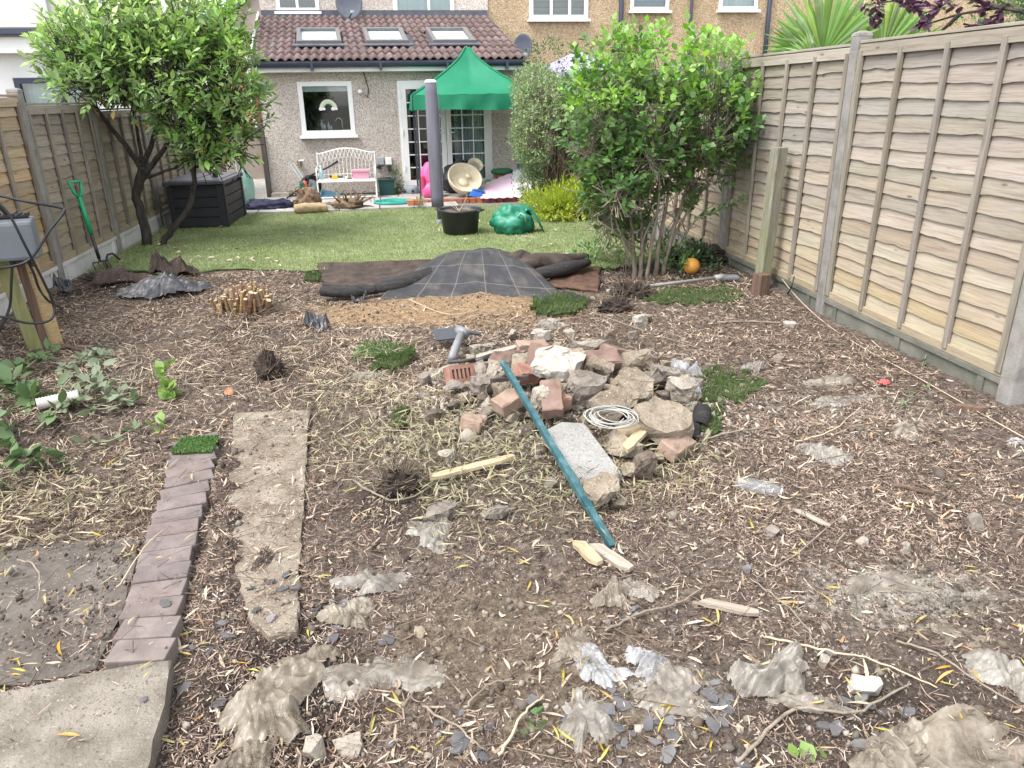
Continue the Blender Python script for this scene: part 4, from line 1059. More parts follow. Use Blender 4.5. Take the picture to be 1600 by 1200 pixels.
trunk_lines(laurel, [
    main,
    [((-2.866, 9.500, 0.915), .050), ((-2.979, 9.500, 1.129), .036), ((-3.118, 9.450, 1.388), .026), ((-3.241, 9.400, 1.691), .016), ((-3.318, 9.400, 1.951), .008)],
    [((-2.866, 9.500, 0.915), .045), ((-2.711, 9.600, 1.236), .032), ((-2.602, 9.700, 1.614), .022), ((-2.588, 9.700, 2.086), .010)],
    [((-2.931, 9.500, 0.752), .050), ((-2.703, 9.400, 0.968), .040), ((-2.489, 9.300, 1.177), .028), ((-2.246, 9.200, 1.545), .018), ((-2.063, 9.200, 2.059), .008)],
    [((-2.866, 9.500, 0.915), .032), ((-2.931, 9.800, 1.303), .022), ((-2.983, 9.900, 1.758), .014), ((-2.963, 9.900, 2.231), .007)],
    [((-2.797, 9.450, 0.021), .050), ((-2.651, 9.450, 0.196), .045), ((-2.459, 9.450, 0.398), .040), ((-2.330, 9.450, 0.666), .036), ((-2.265, 9.450, 0.988), .034), ((-2.179, 9.500, 1.334), .024), ((-1.987, 9.600, 1.809), .010)],
    [((-2.285, 9.450, 0.903), .022), ((-2.076, 9.400, 0.951), .015), ((-1.811, 9.350, 0.997), .010), ((-1.604, 9.300, 1.156), .006)],
    [((-2.917, 9.500, 0.787), .028), ((-2.652, 9.400, 0.86), .020), ((-2.403, 9.350, 0.942), .015), ((-2.200, 9.300, 1.136), .008)],
    [((-2.265, 9.450, 0.988), .022), ((-1.913, 9.400, 1.332), .014), ((-1.656, 9.400, 1.668), .007)],
    [((-2.711, 9.600, 1.236), .018), ((-2.430, 9.900, 1.680), .010), ((-2.007, 10.000, 2.232), .006)],
], M_bark, .82)
LB = [(*(-3.203, 9.500, 2.049), .44, .6, .46), (*(-2.867, 9.600, 2.245), .60, .7, .52), (*(-2.325, 9.600, 2.275), .62, .75, .55), (*(-1.866, 9.600, 2.155), .42, .6, .46), (*(-3.006, 9.300, 1.881), .52, .6, .32),
      (*(-2.483, 9.200, 1.904), .7, .55, .42), (*(-1.935, 9.300, 1.738), .6, .6, .5), (*(-1.754, 9.400, 1.466), .30, .45, .42), (*(-1.990, 9.200, 1.239), .40, .4, .34), (*(-2.287, 9.300, 1.444), .35, .4, .28), (*(-1.716, 9.300, 1.110), .24, .3, .18),
      (*(-3.363, 9.500, 2.159), .20, .3, .26), (*(-3.400, 9.400, 1.810), .20, .3, .16), (*(-2.158, 9.100, 1.112), .2, .25, .18), (*(-2.675, 9.700, 2.540), .45, .5, .18), (*(-1.976, 9.700, 2.475), .40, .5, .20)]
p, o = crown_points(LB, 900, 0.4, 1.0)
d = o * .7 + np.array([0, 0, .75]) + rng.normal(0, .25, p.shape); d /= np.linalg.norm(d, axis=1, keepdims=True)
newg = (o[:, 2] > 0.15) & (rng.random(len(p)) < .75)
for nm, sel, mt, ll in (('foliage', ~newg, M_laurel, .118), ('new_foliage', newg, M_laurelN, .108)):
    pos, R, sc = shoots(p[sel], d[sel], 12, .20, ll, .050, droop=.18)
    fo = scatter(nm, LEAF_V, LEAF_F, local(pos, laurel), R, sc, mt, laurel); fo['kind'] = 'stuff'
ln = np.stack([p - d * .35 - o * .15, p + d * .16], 1)
t_ = twigs('twigs', local(ln, laurel), .006, .003, M_bark, laurel); t_['kind'] = 'stuff'
for k, (q, z) in enumerate([((-3.163, 9.200, 1.573), 0), ((-3.027, 9.100, 1.700), 1), ((-2.985, 9.100, 1.750), 2), ((-2.080, 9.000, 1.164), 1), ((-1.529, 9.200, 1.070), 0), ((-2.795, 9.600, 2.624), 2), ((-2.362, 9.300, 2.453), 1), ((-2.761, 9.200, 1.455), 2), ((-1.510, 9.400, 2.225), 0), ((-2.635, 9.200, 1.420), 1), ((-2.922, 9.100, 1.545), 1)]):
    me = MB().raw([(v[0] * .11, v[1] * .055, v[2] * .06) for v in LEAF_V], LEAF_F).mesh('yellow_leaf'); link('yellow_leaf', me, M_yellow, laurel, Vector(q) - laurel.location, (0, 1.1, k * 1.7))

# --- lilac on the right
lilac = thing('lilac_shrub', 'large leafy green shrub with many bare stems by right fence', 'shrub', (*(2.307, 6.755), 0))
trunk_lines(lilac, [
    [((2.203, 6.780, -0.038), .035), ((2.180, 6.780, 0.197), .028), ((2.123, 6.750, 0.561), .022), ((1.970, 6.700, 1.024), .016), ((1.783, 6.700, 1.456), .008)],
    [((2.248, 6.760, -0.048), .034), ((2.248, 6.750, 0.26), .028), ((2.193, 6.700, 0.681), .022), ((2.141, 6.650, 1.186), .016), ((2.056, 6.700, 1.761), .007)],
    [((2.419, 6.800, -0.04), .034), ((2.422, 6.800, 0.243), .028), ((2.476, 6.800, 0.599), .022), ((2.509, 6.800, 1.057), .016), ((2.522, 6.800, 1.758), .007)],
    [((2.490, 6.820, -0.036), .036), ((2.536, 6.820, 0.265), .030), ((2.633, 6.850, 0.587), .024), ((2.767, 6.900, 0.986), .017), ((2.938, 6.900, 1.541), .007)],
    [((2.290, 6.700, -0.024), .026), ((2.313, 6.650, 0.394), .021), ((2.333, 6.600, 0.801), .016), ((2.259, 6.550, 1.294), .010), ((2.272, 6.600, 1.856), .005)],
    [((2.536, 6.820, 0.265), .022), ((2.715, 6.850, 0.584), .017), ((2.934, 6.900, 0.865), .013), ((3.155, 6.900, 1.204), .007)],
    [((2.180, 6.780, 0.197), .020), ((2.004, 6.750, 0.507), .015), ((1.887, 6.700, 0.86), .012), ((1.762, 6.700, 1.138), .006)],
    [((2.248, 6.750, 0.26), .016), ((1.993, 6.600, 0.416), .012), ((1.767, 6.550, 0.575), .008)],
    [((2.476, 6.800, 0.599), .014), ((2.666, 6.700, 0.46), .010), ((2.717, 6.600, 0.491), .006)],
    [((2.312, 6.900, 0.198), .022), ((2.390, 7.000, 0.575), .018), ((2.556, 7.100, 1.034), .012), ((2.587, 7.100, 1.545), .006)],
    [((2.196, 6.700, 0.623), .012), ((1.892, 6.500, 0.772), .009), ((1.688, 6.500, 0.887), .005)],
    [((2.216, 6.700, 0.211), .012), ((2.259, 6.600, 0.52), .010), ((2.513, 6.600, 0.795), .007)], [((2.502, 6.800, 0.179), .012), ((2.351, 6.700, 0.56), .009), ((2.155, 6.600, 0.807), .006)], [((2.128, 6.700, 0.094), .013), ((2.026, 6.600, 0.356), .010), ((1.927, 6.600, 0.59), .007)], [((2.604, 6.900, 0.154), .012), ((2.856, 6.950, 0.505), .009), ((3.008, 6.950, 0.62), .005)],
], M_stem, .72)
CB = [(*(1.973, 6.900, 1.741), .38, .45, .34), (*(2.411, 6.900, 1.772), .44, .5, .32), (*(2.833, 6.900, 1.704), .34, .45, .34), (*(1.840, 6.800, 1.400), .36, .45, .36), (*(2.217, 6.700, 1.396), .48, .5, .42), (*(2.793, 6.800, 1.327), .42, .45, .40),
      (*(1.940, 6.800, 1.016), .30, .4, .36), (*(2.305, 6.900, 0.97), .36, .35, .30), (*(2.738, 6.900, 0.958), .32, .35, .24), (*(3.130, 6.900, 1.456), .20, .3, .24), (*(1.662, 6.800, 1.613), .17, .25, .16), (*(1.921, 6.800, 0.677), .22, .3, .24), (*(3.040, 6.900, 1.093), .20, .25, .20), (*(2.184, 6.950, 0.589), .24, .25, .22), (*(1.731, 6.700, 1.219), .22, .3, .30), (*(1.917, 6.500, 0.88), .22, .2, .26), (*(2.146, 6.450, 1.171), .30, .2, .26), (*(1.771, 6.700, 0.808), .14, .2, .18), (*(1.898, 6.700, 0.519), .16, .2, .16), (*(2.131, 6.950, 0.35), .16, .2, .14), (*(2.654, 6.950, 0.632), .16, .2, .12)]
p, o = crown_points(CB, 1050, 0.42, 1.0)
d = o * .6 + np.array([0, 0, .8]) + rng.normal(0, .25, p.shape); d /= np.linalg.norm(d, axis=1, keepdims=True)
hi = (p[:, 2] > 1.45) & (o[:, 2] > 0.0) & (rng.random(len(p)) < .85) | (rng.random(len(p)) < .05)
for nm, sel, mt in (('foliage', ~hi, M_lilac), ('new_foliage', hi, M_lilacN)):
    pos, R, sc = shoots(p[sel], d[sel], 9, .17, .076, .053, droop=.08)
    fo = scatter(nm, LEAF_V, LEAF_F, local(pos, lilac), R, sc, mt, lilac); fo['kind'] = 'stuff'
ln = np.stack([p - d * .30 - o * .12, p + d * .14], 1)
t_ = twigs('twigs', local(ln, lilac), .004, .002, M_stem, lilac); t_['kind'] = 'stuff'
# tall sprigs over the crown
q = np.array([(2.393, 6.900, 2.062), (2.623, 6.900, 2.112), (2.048, 6.900, 2.033), (2.895, 6.900, 2.029), (3.184, 6.900, 1.833), (1.770, 6.800, 1.868), (3.395, 6.900, 1.589), (2.164, 6.800, 1.941), (3.083, 6.900, 1.939), (3.363, 6.900, 1.312), (3.423, 6.900, 1.055)])
pos, R, sc = shoots(q - [0, 0, .1], np.tile([0.05, 0, 1.0], (len(q), 1)) + rng.normal(0, .15, q.shape), 12, .22, .085, .05)
fo = scatter('new_foliage', LEAF_V, LEAF_F, local(pos, lilac), R, sc, M_lilacN, lilac); fo['kind'] = 'stuff'
# sprig hanging low to the right
q = np.linspace((2.724, 6.700, 0.517), (3.146, 6.700, 0.694), 7)
mb = MB(); mb.tube([Vector(a) - lilac.location for a in q], .006, 5); link('low_branch', mb.mesh('low_branch'), M_stem, lilac)
pos, R, sc = shoots(q, np.tile([.8, 0, .3], (7, 1)), 8, .12, .06, .038)
fo = scatter('foliage', LEAF_V, LEAF_F, local(pos, lilac), R, sc, M_lilac, lilac); fo['kind'] = 'stuff'

# --- clipped privet hedge with a bare brown flank
hedge = thing('privet_hedge', 'clipped grey-green hedge with bare brown twigs on its flank', 'hedge', (2.35, 11.4, 0))
n = 2400
HB = [(*(2.178, 11.200, 1.489), .38, .8, .36), (*(2.037, 11.200, 1.058), .28, .8, .40), (*(2.342, 11.300, 0.732), .34, .7, .50), (*(2.169, 11.400, 0.359), .25, .7, .35), (*(2.507, 11.200, 1.268), .26, .7, .5), (*(2.149, 11.800, 1.708), .26, .8, .28)]
p, o = crown_points(HB, 4200, 0.72, 1.05)
xs_, zs_ = p[:, 0], p[:, 2]
bare = (o[:, 1] < .1) & (p[:, 0] > (2.121, 11.000, 1.195)[0]) & (p[:, 2] < (2.121, 11.000, 1.323)[2]) & (p[:, 2] > .15)
keep = ~bare | (rng.random(len(p)) < .14)
d = o + np.array([0, 0, .5]) + rng.normal(0, .4, p.shape); d /= np.linalg.norm(d, axis=1, keepdims=True)
pos, R, sc = shoots(p[keep], d[keep], 9, .12, .042, .020)
fo = scatter('foliage', LEAF_V, LEAF_F, local(pos, hedge), R, sc, M_privet, hedge); fo['kind'] = 'stuff'
qb = p[bare]; db = d[bare] * [.5, .6, 1] + [0, 0, .9]
ln = np.concatenate([np.stack([qb - db * .18, qb + db * .10], 1), np.stack([qb, qb + rng.normal(0, .09, qb.shape)], 1)])
p2, o2 = crown_points(HB, 1200, .3, .8)
ln = np.concatenate([ln, np.stack([p2, p2 + rng.normal(0, .1, p2.shape) + [0, 0, .08]], 1)])
t_ = twigs('twigs', local(ln, hedge), .006, .003, M_twig, hedge); t_['kind'] = 'stuff'
mb = MB()
for k in range(7): addline(mb, [((2.1 - 2.35 + .1 * k, -.2 + .1 * (k % 3), 0), .03), ((2.08 - 2.35 + .12 * k, -.2 + .1 * (k % 3), .6), .02), ((2.0 - 2.35 + .14 * k, -.2, 1.3), .01)], 6, seed=k)
link('trunk', mb.mesh('trunk'), M_stem, hedge)
# dark climber between the hedge and the gazebo
clm = thing('climber', 'dark climbing shrub in the corner behind the green gazebo', 'shrub', (2.45, 13.2, 0))
p, o = crown_points([(2.30, 13.3, 1.55, .22, .3, .4), (2.45, 13.3, 1.0, .2, .3, .6), (2.50, 13.2, .5, .2, .3, .5), (2.55, 13.0, 2.1, .35, .4, .25)], 420, .4, 1.05)
pos, R, sc = shoots(p, o + [0, 0, .3], 8, .15, .06, .03)
fo = scatter('foliage', LEAF_V, LEAF_F, local(pos, clm), R, sc, M_fartree, clm); fo['kind'] = 'stuff'
link('stem', MB().tube([(0, .1, 0), (.03, .12, .8), (-.05, .1, 1.7)], [.03, .025, .01], 6).mesh('stem'), M_bark, clm)

# --- golden conifer
gc = thing('golden_conifer', 'low feathery yellow-green conifer in front of the hedge', 'shrub', (*(2.270, 10.273), 0))
GB = [(*(1.970, 10.600, 0.168), .18, .25, .11), (*(2.363, 10.300, 0.228), .30, .3, .15), (*(2.163, 10.200, 0.145), .22, .2, .14), (*(2.682, 10.300, 0.156), .18, .25, .14), (*(2.547, 10.500, 0.249), .2, .2, .12)]
p, o = crown_points(GB, 1000, .5, 1.05)
d = o + [0, -.2, .35] + rng.normal(0, .3, p.shape)
pos, R, sc = shoots(p, d, 14, .15, .05, .008, spread=.7)
up = np.repeat(o[:, 2] > -.25, 14)
for nm, sel, mt in (('foliage', up, M_gold), ('shaded_foliage', ~up, M_gold)):
    fo = scatter('foliage', WILLOW_V, WILLOW_F, local(pos[sel], gc), R[sel], sc[sel] * [1.1, 2.0, 1], mt, gc); fo['kind'] = 'stuff'
p, o = crown_points([(*(2.388, 10.400, 0.065), .45, .3, .22), (*(2.732, 10.300, -0.021), .3, .3, .2)], 500, .2, .9)
pos, R, sc = shoots(p, o, 10, .12, .05, .01)
fo = scatter('inner_foliage', WILLOW_V, WILLOW_F, local(pos, gc), R, sc, M_darkgreen, gc); fo['kind'] = 'stuff'
link('trunk', MB().tube([(0, 0, 0), (0, .05, .2)], [.03, .02], 6).mesh('trunk'), M_bark, gc)

# --- fan palm behind the right fence
palm = thing('fan_palm', 'bright green fan palm showing above the right fence', 'palm', (5.35, 9.0, 0))
link('trunk', MB().tube([(0, 0, 0), (.03, 0, .8), (0, .02, 1.6)], [.11, .10, .09], 10).mesh('trunk', True), M_twig, palm)
def fan(c, axis, radius, nb=26, spread=2.5, seed=0):
    r_ = np.random.default_rng(seed); ax = Vector(axis).normalized(); c = Vector(c)
    sidev = ax.cross(Vector((0, 1, 0.15))).normalized(); nor = ax.cross(sidev).normalized()
    mb = MB()
    for k in range(nb):
        a = spread * (k / (nb - 1) - .5); L = radius * (1 - .25 * abs(a) / (spread * .5)) * r_.uniform(.88, 1.05)
        dr = ax * math.cos(a) + sidev * math.sin(a); wv = (sidev * math.cos(a) - ax * math.sin(a)) * radius * .034
        off = nor * (.02 if k % 2 else -.02)
        q0 = c; q1 = c + dr * L * .55 + off; q2 = c + dr * L + nor * r_.uniform(-.06, .06) - Vector((0, 0, L * r_.uniform(.02, .12)))
        mb.raw([q0 - wv * .1, q0 + wv * .1, q1 + wv, q1 - wv, q1 + nor * .012, q2], [(0, 1, 4), (0, 4, 3), (1, 2, 4), (3, 4, 5), (4, 2, 5)])
    return mb
for k, (q, ax, rd) in enumerate([((*(5.103, 9.000, 2.008),), (-.12, -.2, 1), 1.05), ((*(5.992, 9.200, 2.053),), (.35, -.1, .9), .9), ((*(4.965, 9.200, 2.039),), (-.8, 0, .6), .62), ((*(5.717, 9.400, 2.007),), (.1, .2, 1), .85), ((*(6.406, 9.400, 2.039),), (.8, 0, .6), .7), ((*(4.819, 8.700, 1.969),), (-.95, -.1, .1), .45)]):
    mb = fan(Vector(q) - palm.location, ax, rd, seed=k); link('leaf', mb.mesh('leaf'), M_palm, palm)
    link('leaf_stalk', MB().tube([(0, 0, 1.58), ((Vector(q) - palm.location) * .6 + Vector((0, 0, .75))), Vector(q) - palm.location], .014, 5).mesh('leaf_stalk'), M_palm, palm)

# --- purple-leaved tree reaching over the right fence
pt = thing('purple_tree', 'purple-leaved tree branch hanging over the right fence top', 'tree', (4.6, 5.6, 0))
bl = [[(4.300, 5.061, 2.106), (4.300, 5.307, 2.154), (4.300, 5.691, 2.149), (4.300, 6.120, 2.105)], [(4.300, 5.307, 2.154), (4.350, 5.795, 2.291), (4.350, 6.415, 2.332), (4.350, 7.060, 2.351)], [(4.300, 5.691, 2.149), (4.300, 5.842, 2.060), (4.300, 5.921, 1.998)]]
mb = MB()
for l in bl: mb.tube([Vector(a) - pt.location for a in l], [.016, .012, .009, .005][:len(l)], 6)
mb.tube([(0.25, -1.3, 0), (.1, -1.2, 1.4), Vector(bl[0][0]) - pt.location], [.06, .05, .016], 8)
link('trunk', mb.mesh('trunk'), M_bark, pt)
q = np.array([(4.350, 7.064, 2.367), (4.350, 6.832, 2.297), (4.350, 6.637, 2.357), (4.350, 6.469, 2.280), (4.350, 6.333, 2.333), (4.300, 5.900, 2.267), (4.300, 5.586, 2.250), (4.300, 5.424, 2.133), (4.300, 5.287, 2.046), (4.300, 5.706, 2.203), (4.300, 5.200, 2.191), (4.350, 6.928, 2.409)])
pos, R, sc = shoots(q, rng.normal(0, 1, q.shape) + [0, 0, -.2], 26, .16, .08, .06)
fo = scatter('foliage', LEAF_V, LEAF_F, local(pos, pt), R, sc, M_purpleleaf, pt); fo['kind'] = 'stuff'
# --- soft green trees behind
def bush(name, label, c, blobs, n, ll, mat, trunk=True, cat='tree'):
    t = thing(name, label, cat, c)
    p, o = crown_points(blobs, n, .5, 1.03)
    pos, R, sc = shoots(p, o + [0, 0, .4], 9, ll * 1.8, ll, ll * .5)
    fo = scatter('foliage', LEAF_V, LEAF_F, local(pos, t), R, sc, mat, t); fo['kind'] = 'stuff'
    if trunk:
        zc = min(b[2] for b in blobs)
        link('trunk', MB().tube([(0, 0, 0), (0.05, 0, zc * .5), (0, 0, zc)], [.1, .08, .05], 8).mesh('trunk', True), M_bark, t)
        l2 = np.stack([np.tile([0, 0, zc * .9], (40, 1)) + rng.normal(0, .05, (40, 3)), local(p[:40], t)], 1); twigs('branches', l2, .02, .008, M_bark, t)
    return t
bush('green_tree', 'soft green garden tree beyond the fence at top right', (8.0, 8.6, 0), [(7.0, 8.6, 2.5, .7, .6, .42), (7.9, 8.6, 2.7, .8, .7, .6), (8.8, 8.6, 2.7, .7, .7, .5), (7.4, 8.2, 2.25, .9, .6, .3), (9.5, 8.3, 2.5, .8, .7, .5)], 700, .08, M_fartree)
bush('distant_tree', 'distant green tree between the white house and the tiled roof', (-6.0, 27, 0), [(-5.6, 27, 4.1, .8, .9, .8), (-6.4, 27, 3.4, .9, 1, .8), (-5.0, 27, 3.6, .5, .6, .6)], 420, .16, M_fartree)
# --- small plants
bush('wall_plant', 'small green plant growing beside the green bin', (*(-0, 13.700, 0.043)[:2], 0), [(*(0.036, 13.700, 0.239), .07, .07, .18), (*(-0.03, 13.700, 0.099), .08, .07, .08)], 40, .05, M_fartree, False, 'plant')
bush('weed_clump', 'weedy greenery round the feet of the leafy shrub', (*(2.679, 7.174), 0), [(*(2.547, 6.910, 0.08), .25, .3, .12), (*(2.830, 7.229, 0.08), .2, .3, .12), (*(1.938, 7.268, 0.08), .2, .25, .1), (*(2.172, 7.516, 0.12), .15, .2, .14)], 150, .05, M_lilac, False, 'plant')
bush('bed_plant', 'straggly low greenery beside the orange ball', (*(2.849, 6.834), 0), [(*(2.800, 6.976, 0.08), .18, .2, .12), (*(2.843, 6.748, 0.05), .14, .14, .08)], 70, .05, M_darkgreen, False, 'plant')

# ------------------------------------------------------------------ things on patio and lawn
M_gazebo = mat_noise('gazebo_cloth', [(0.008, 0.145, 0.075), (0.014, 0.20, 0.105), (0.03, 0.25, 0.14)], 1.2, 0.6, 0.25, 3, jitter=False, trans=0.18, bdist=0.03)
M_pole = mat_flat('dark_steel', (0.05, 0.055, 0.065), 0.45, 0.5, 0.3)
gz_ = thing('gazebo', 'green pop-up gazebo with peaked canopy in front of the french doors', 'gazebo', (1.3, 13.05, 0.03))
X0, X1, Y0, Y1, ZE, ZV = 0.36, 2.27, 12.35, 13.72, 1.66, 1.435
pk_ = np.array([1.29, 13.05, 2.36]); N = 16
def canopy():
    mb = MB(); cor = [(X0, Y0), (X1, Y0), (X1, Y1), (X0, Y1)]; per = []
    for k in range(4):
        a, b = np.array(cor[k]), np.array(cor[(k + 1) % 4])
        for j in range(N): per.append((a + (b - a) * j / N, j / N))
    M = len(per); L = 9
    for i in range(L + 1):
        t = i / L
        for (q, u) in per:
            edge = 1 - abs(2 * u - 1)                      # 0 at corners
            z = pk_[2] + (ZE - pk_[2]) * (t ** 0.72) - 0.10 * math.sin(PI * t) * edge
            c = pk_[:2] + (q - pk_[:2]) * (0.03 + .97 * t)
            mb.v.append((c[0], c[1], z + 0.008 * math.sin(9 * u * PI + i) * t * edge))
    for i in range(L):
        for k in range(M): mb.f.append((i * M + k, (i + 1) * M + k, (i + 1) * M + (k + 1) % M, i * M + (k + 1) % M))
    mb.f.append(tuple(range(M)))
    return mb, per, M
mb, per, M_ = canopy(); mb.build('canopy', M_gazebo, gz_, True)
for s in range(4):
    mb = MB(); r_ = np.random.default_rng(s); ph = r_.random(3) * 6
    P0, P1 = [np.array(c) for c in ((X0, Y0), (X1, Y0), (X1, Y1), (X0, Y1))][s], [np.array(c) for c in ((X0, Y0), (X1, Y0), (X1, Y1), (X0, Y1))][(s + 1) % 4]
    nr = np.array([(P1 - P0)[1], -(P1 - P0)[0]]); nr = nr / np.linalg.norm(nr)
    for j in range(33):
        u = j / 32
        for i in range(5):
            t = i / 4; q = P0 + (P1 - P0) * u + nr * (.006 + .022 * t * (math.sin(u * 22 + ph[0] + t * 2) + .7 * math.sin(u * 47 + ph[1])) * math.sin(PI * min(1, max(0, u))) + .012 * t)
            mb.v.append((q[0], q[1], ZE + (ZV - ZE) * t + .012 * math.sin(u * PI * 2 + ph[2]) * t))
    for j in range(32):
        for i in range(4): mb.f.append((j * 5 + i, j * 5 + i + 1, j * 5 + i + 6, j * 5 + i + 5))
    mb.build('valance', M_gazebo, gz_, True)
for x, y in ((X0 + .04, Y0 + .04), (X1 - .04, Y0 + .04), (X1 - .04, Y1 - .04), (X0 + .04, Y1 - .04)):
    MB().box((x, y, .85), (.032, .032, 1.68)).box((x, y, .045), (.09, .09, .01)).build('leg', M_pole, gz_)
for (xa, ya), (xb, yb) in (((X0 + .04, Y0 + .04), (X1 - .04, Y0 + .04)), ((X0 + .04, Y1 - .04), (X1 - .04, Y1 - .04)), ((X0 + .04, Y0 + .04), (X0 + .04, Y1 - .04)), ((X1 - .04, Y0 + .04), (X1 - .04, Y1 - .04))):
    m_ = ((xa + xb) / 2, (ya + yb) / 2)
    MB().tube([(xa, ya, 1.62), (*m_, 1.50), (xb, yb, 1.62)], .010, 6).tube([(xa, ya, 1.50), (*m_, 1.62), (xb, yb, 1.50)], .010, 6).build('truss', M_pole, gz_)
for qx, qy in ((X0, Y0), (X1, Y0), (X1, Y1), (X0, Y1)):
    MB().tube([(pk_[0] + (qx - pk_[0]) * (.03 + .97 * t), pk_[1] + (qy - pk_[1]) * (.03 + .97 * t), pk_[2] + (ZE - pk_[2]) * t ** .72 + .004) for t in [k / 9 for k in range(10)]], .012, 6).build('seam', M_gazebo, gz_, True)
MB().tube([(1.29, 13.05, 1.56), (1.29, 13.05, 2.33)], .016, 8).build('mast', M_pole, gz_)
M_wt = mat_flat('weight_grey', (0.22, 0.24, 0.27), 0.6)
wt = thing('gazebo_weight', 'grey round gazebo weight at the foot of the left pole', 'weight', (*(0.3, 13.629), .03))
link('body', MB().lathe([(.10, 0), (.115, .02), (.115, .12), (.09, .15), (.03, .155)], n=18).mesh('body', True), M_wt, wt)
link('cap', MB().lathe([(.025, 0), (.025, .012)], n=12).mesh('cap'), M_black, wt, (0, -.112, .07), (PI / 2, 0, 0))

# rotary airer in its cover
M_cover = mat_noise('grey_cover', [(0.105, 0.10, 0.128), (0.145, 0.14, 0.172), (0.18, 0.175, 0.21)], 3, 0.75, 0.3, 12, stretch=(3, 3, .4))
ra = thing('rotary_airer', 'tall rotary clothes airer wrapped in a lilac-grey cover', 'clothes airer', (*(0.563, 10.302), 0.03))
mb = MB(); rows = []
for i in range(13):
    t = i / 12; z = .22 + 1.55 * t; w = .082 + .010 * math.sin(t * 3) - .012 * t * t
    rows.append((w, z))
mb.lathe([(0.03, .21)] + rows + [(.055, 1.79), (.002, 1.80)], (0, 0, 0), 20, 1.0, .8)
link('cover', mb.mesh('cover', True), M_cover, ra, (-.01, 0, 0), (0, -.01, 0))
link('cover_top', MB().lathe([(.074, 1.765), (.078, 1.775), (.06, 1.80), (.001, 1.806)], n=20, sy=.8).mesh('cover_top', True), M_upvc, ra, (-.028, 0, 0))
link('seam', MB().box((.07, -.05, 1.0), (.006, .006, 1.5)).mesh('seam'), M_cover, ra, (-.008, 0, 0))
link('pole', MB().tube([(0, 0, -.1), (0, 0, .3)], .025, 10).mesh('pole'), M_pole, ra)
link('socket', MB().lathe([(.045, 0), (.04, .03), (.03, .05)], n=12).mesh('socket'), M_wt, ra)

# black tub with soil and a dry stem
M_tub = mat_noise('tub_plastic', [(0.014, 0.015, 0.018), (0.028, 0.029, 0.034)], 4, 0.42, 0.05, spec=0.45)
M_potsoil = mat_noise('pot_soil', [(0.035, 0.022, 0.016), (0.095, 0.058, 0.04), (0.15, 0.095, 0.065)], 30, 0.95, 1.0, 60)
M_dry = mat_noise('dry_stem', [(0.36, 0.29, 0.21), (0.52, 0.44, 0.33)], 8, 0.8, 0.1)
tub = thing('plant_tub', 'round black plastic tub of soil on the lawn', 'plant pot', (0.775, 9.44, 0.035))
link('body', MB().lathe([(.19, 0), (.215, .01), (.245, .26), (.255, .265), (.268, .268), (.268, .295), (.255, .298), (.243, .285), (.238, .24)], n=36).mesh('body', True), M_tub, tub)
mb = MB(); ns = 28
mb.lathe([(.24, .245), (.18, .255), (.10, .268), (.001, .27)], n=ns); link('soil', mb.mesh('soil', True), M_potsoil, tub)
for s in (-1, 1): link('handle', MB().tube([(s * .255, -.07, .282), (s * .30, -.05, .285), (s * .30, .05, .285), (s * .255, .07, .282)], .012, 6).mesh('handle', True), M_tub, tub, (0, 0, 0), (0, 0, -.5))
link('dry_stem', MB().tube([(0.0, 0, .25), (-.06, .02, .34), (-.13, .03, .38)], .006, 5).tube([(-.02, 0, .25), (.06, .03, .36), (.10, .04, .45), (.04, .03, .50)], .005, 5).tube([(.0, 0, .26), (-.10, -.02, .33)], .004, 5).mesh('dry_stem'), M_dry, tub)
r_ = np.random.default_rng(5); npb = 260; a = r_.random(npb) * 6.28; rr = .22 * np.sqrt(r_.random(npb))
OCT_V = [(1, 0, 0), (-1, 0, 0), (0, 1, 0), (0, -1, 0), (0, 0, 1), (0, 0, -1)]; OCT_F = [(0, 2, 4), (2, 1, 4), (1, 3, 4), (3, 0, 4), (2, 0, 5), (1, 2, 5), (3, 1, 5), (0, 3, 5)]
cs = r_.uniform(.005, .012, npb)
fo = scatter('bark_chips', OCT_V, OCT_F, np.stack([rr * np.cos(a), rr * np.sin(a), .262 + 0 * a], -1), rots(r_.random(npb) * 6, r_.random(npb), r_.random(npb)), np.stack([cs * 1.6, cs, cs], -1), M_twig, tub); fo['kind'] = 'stuff'

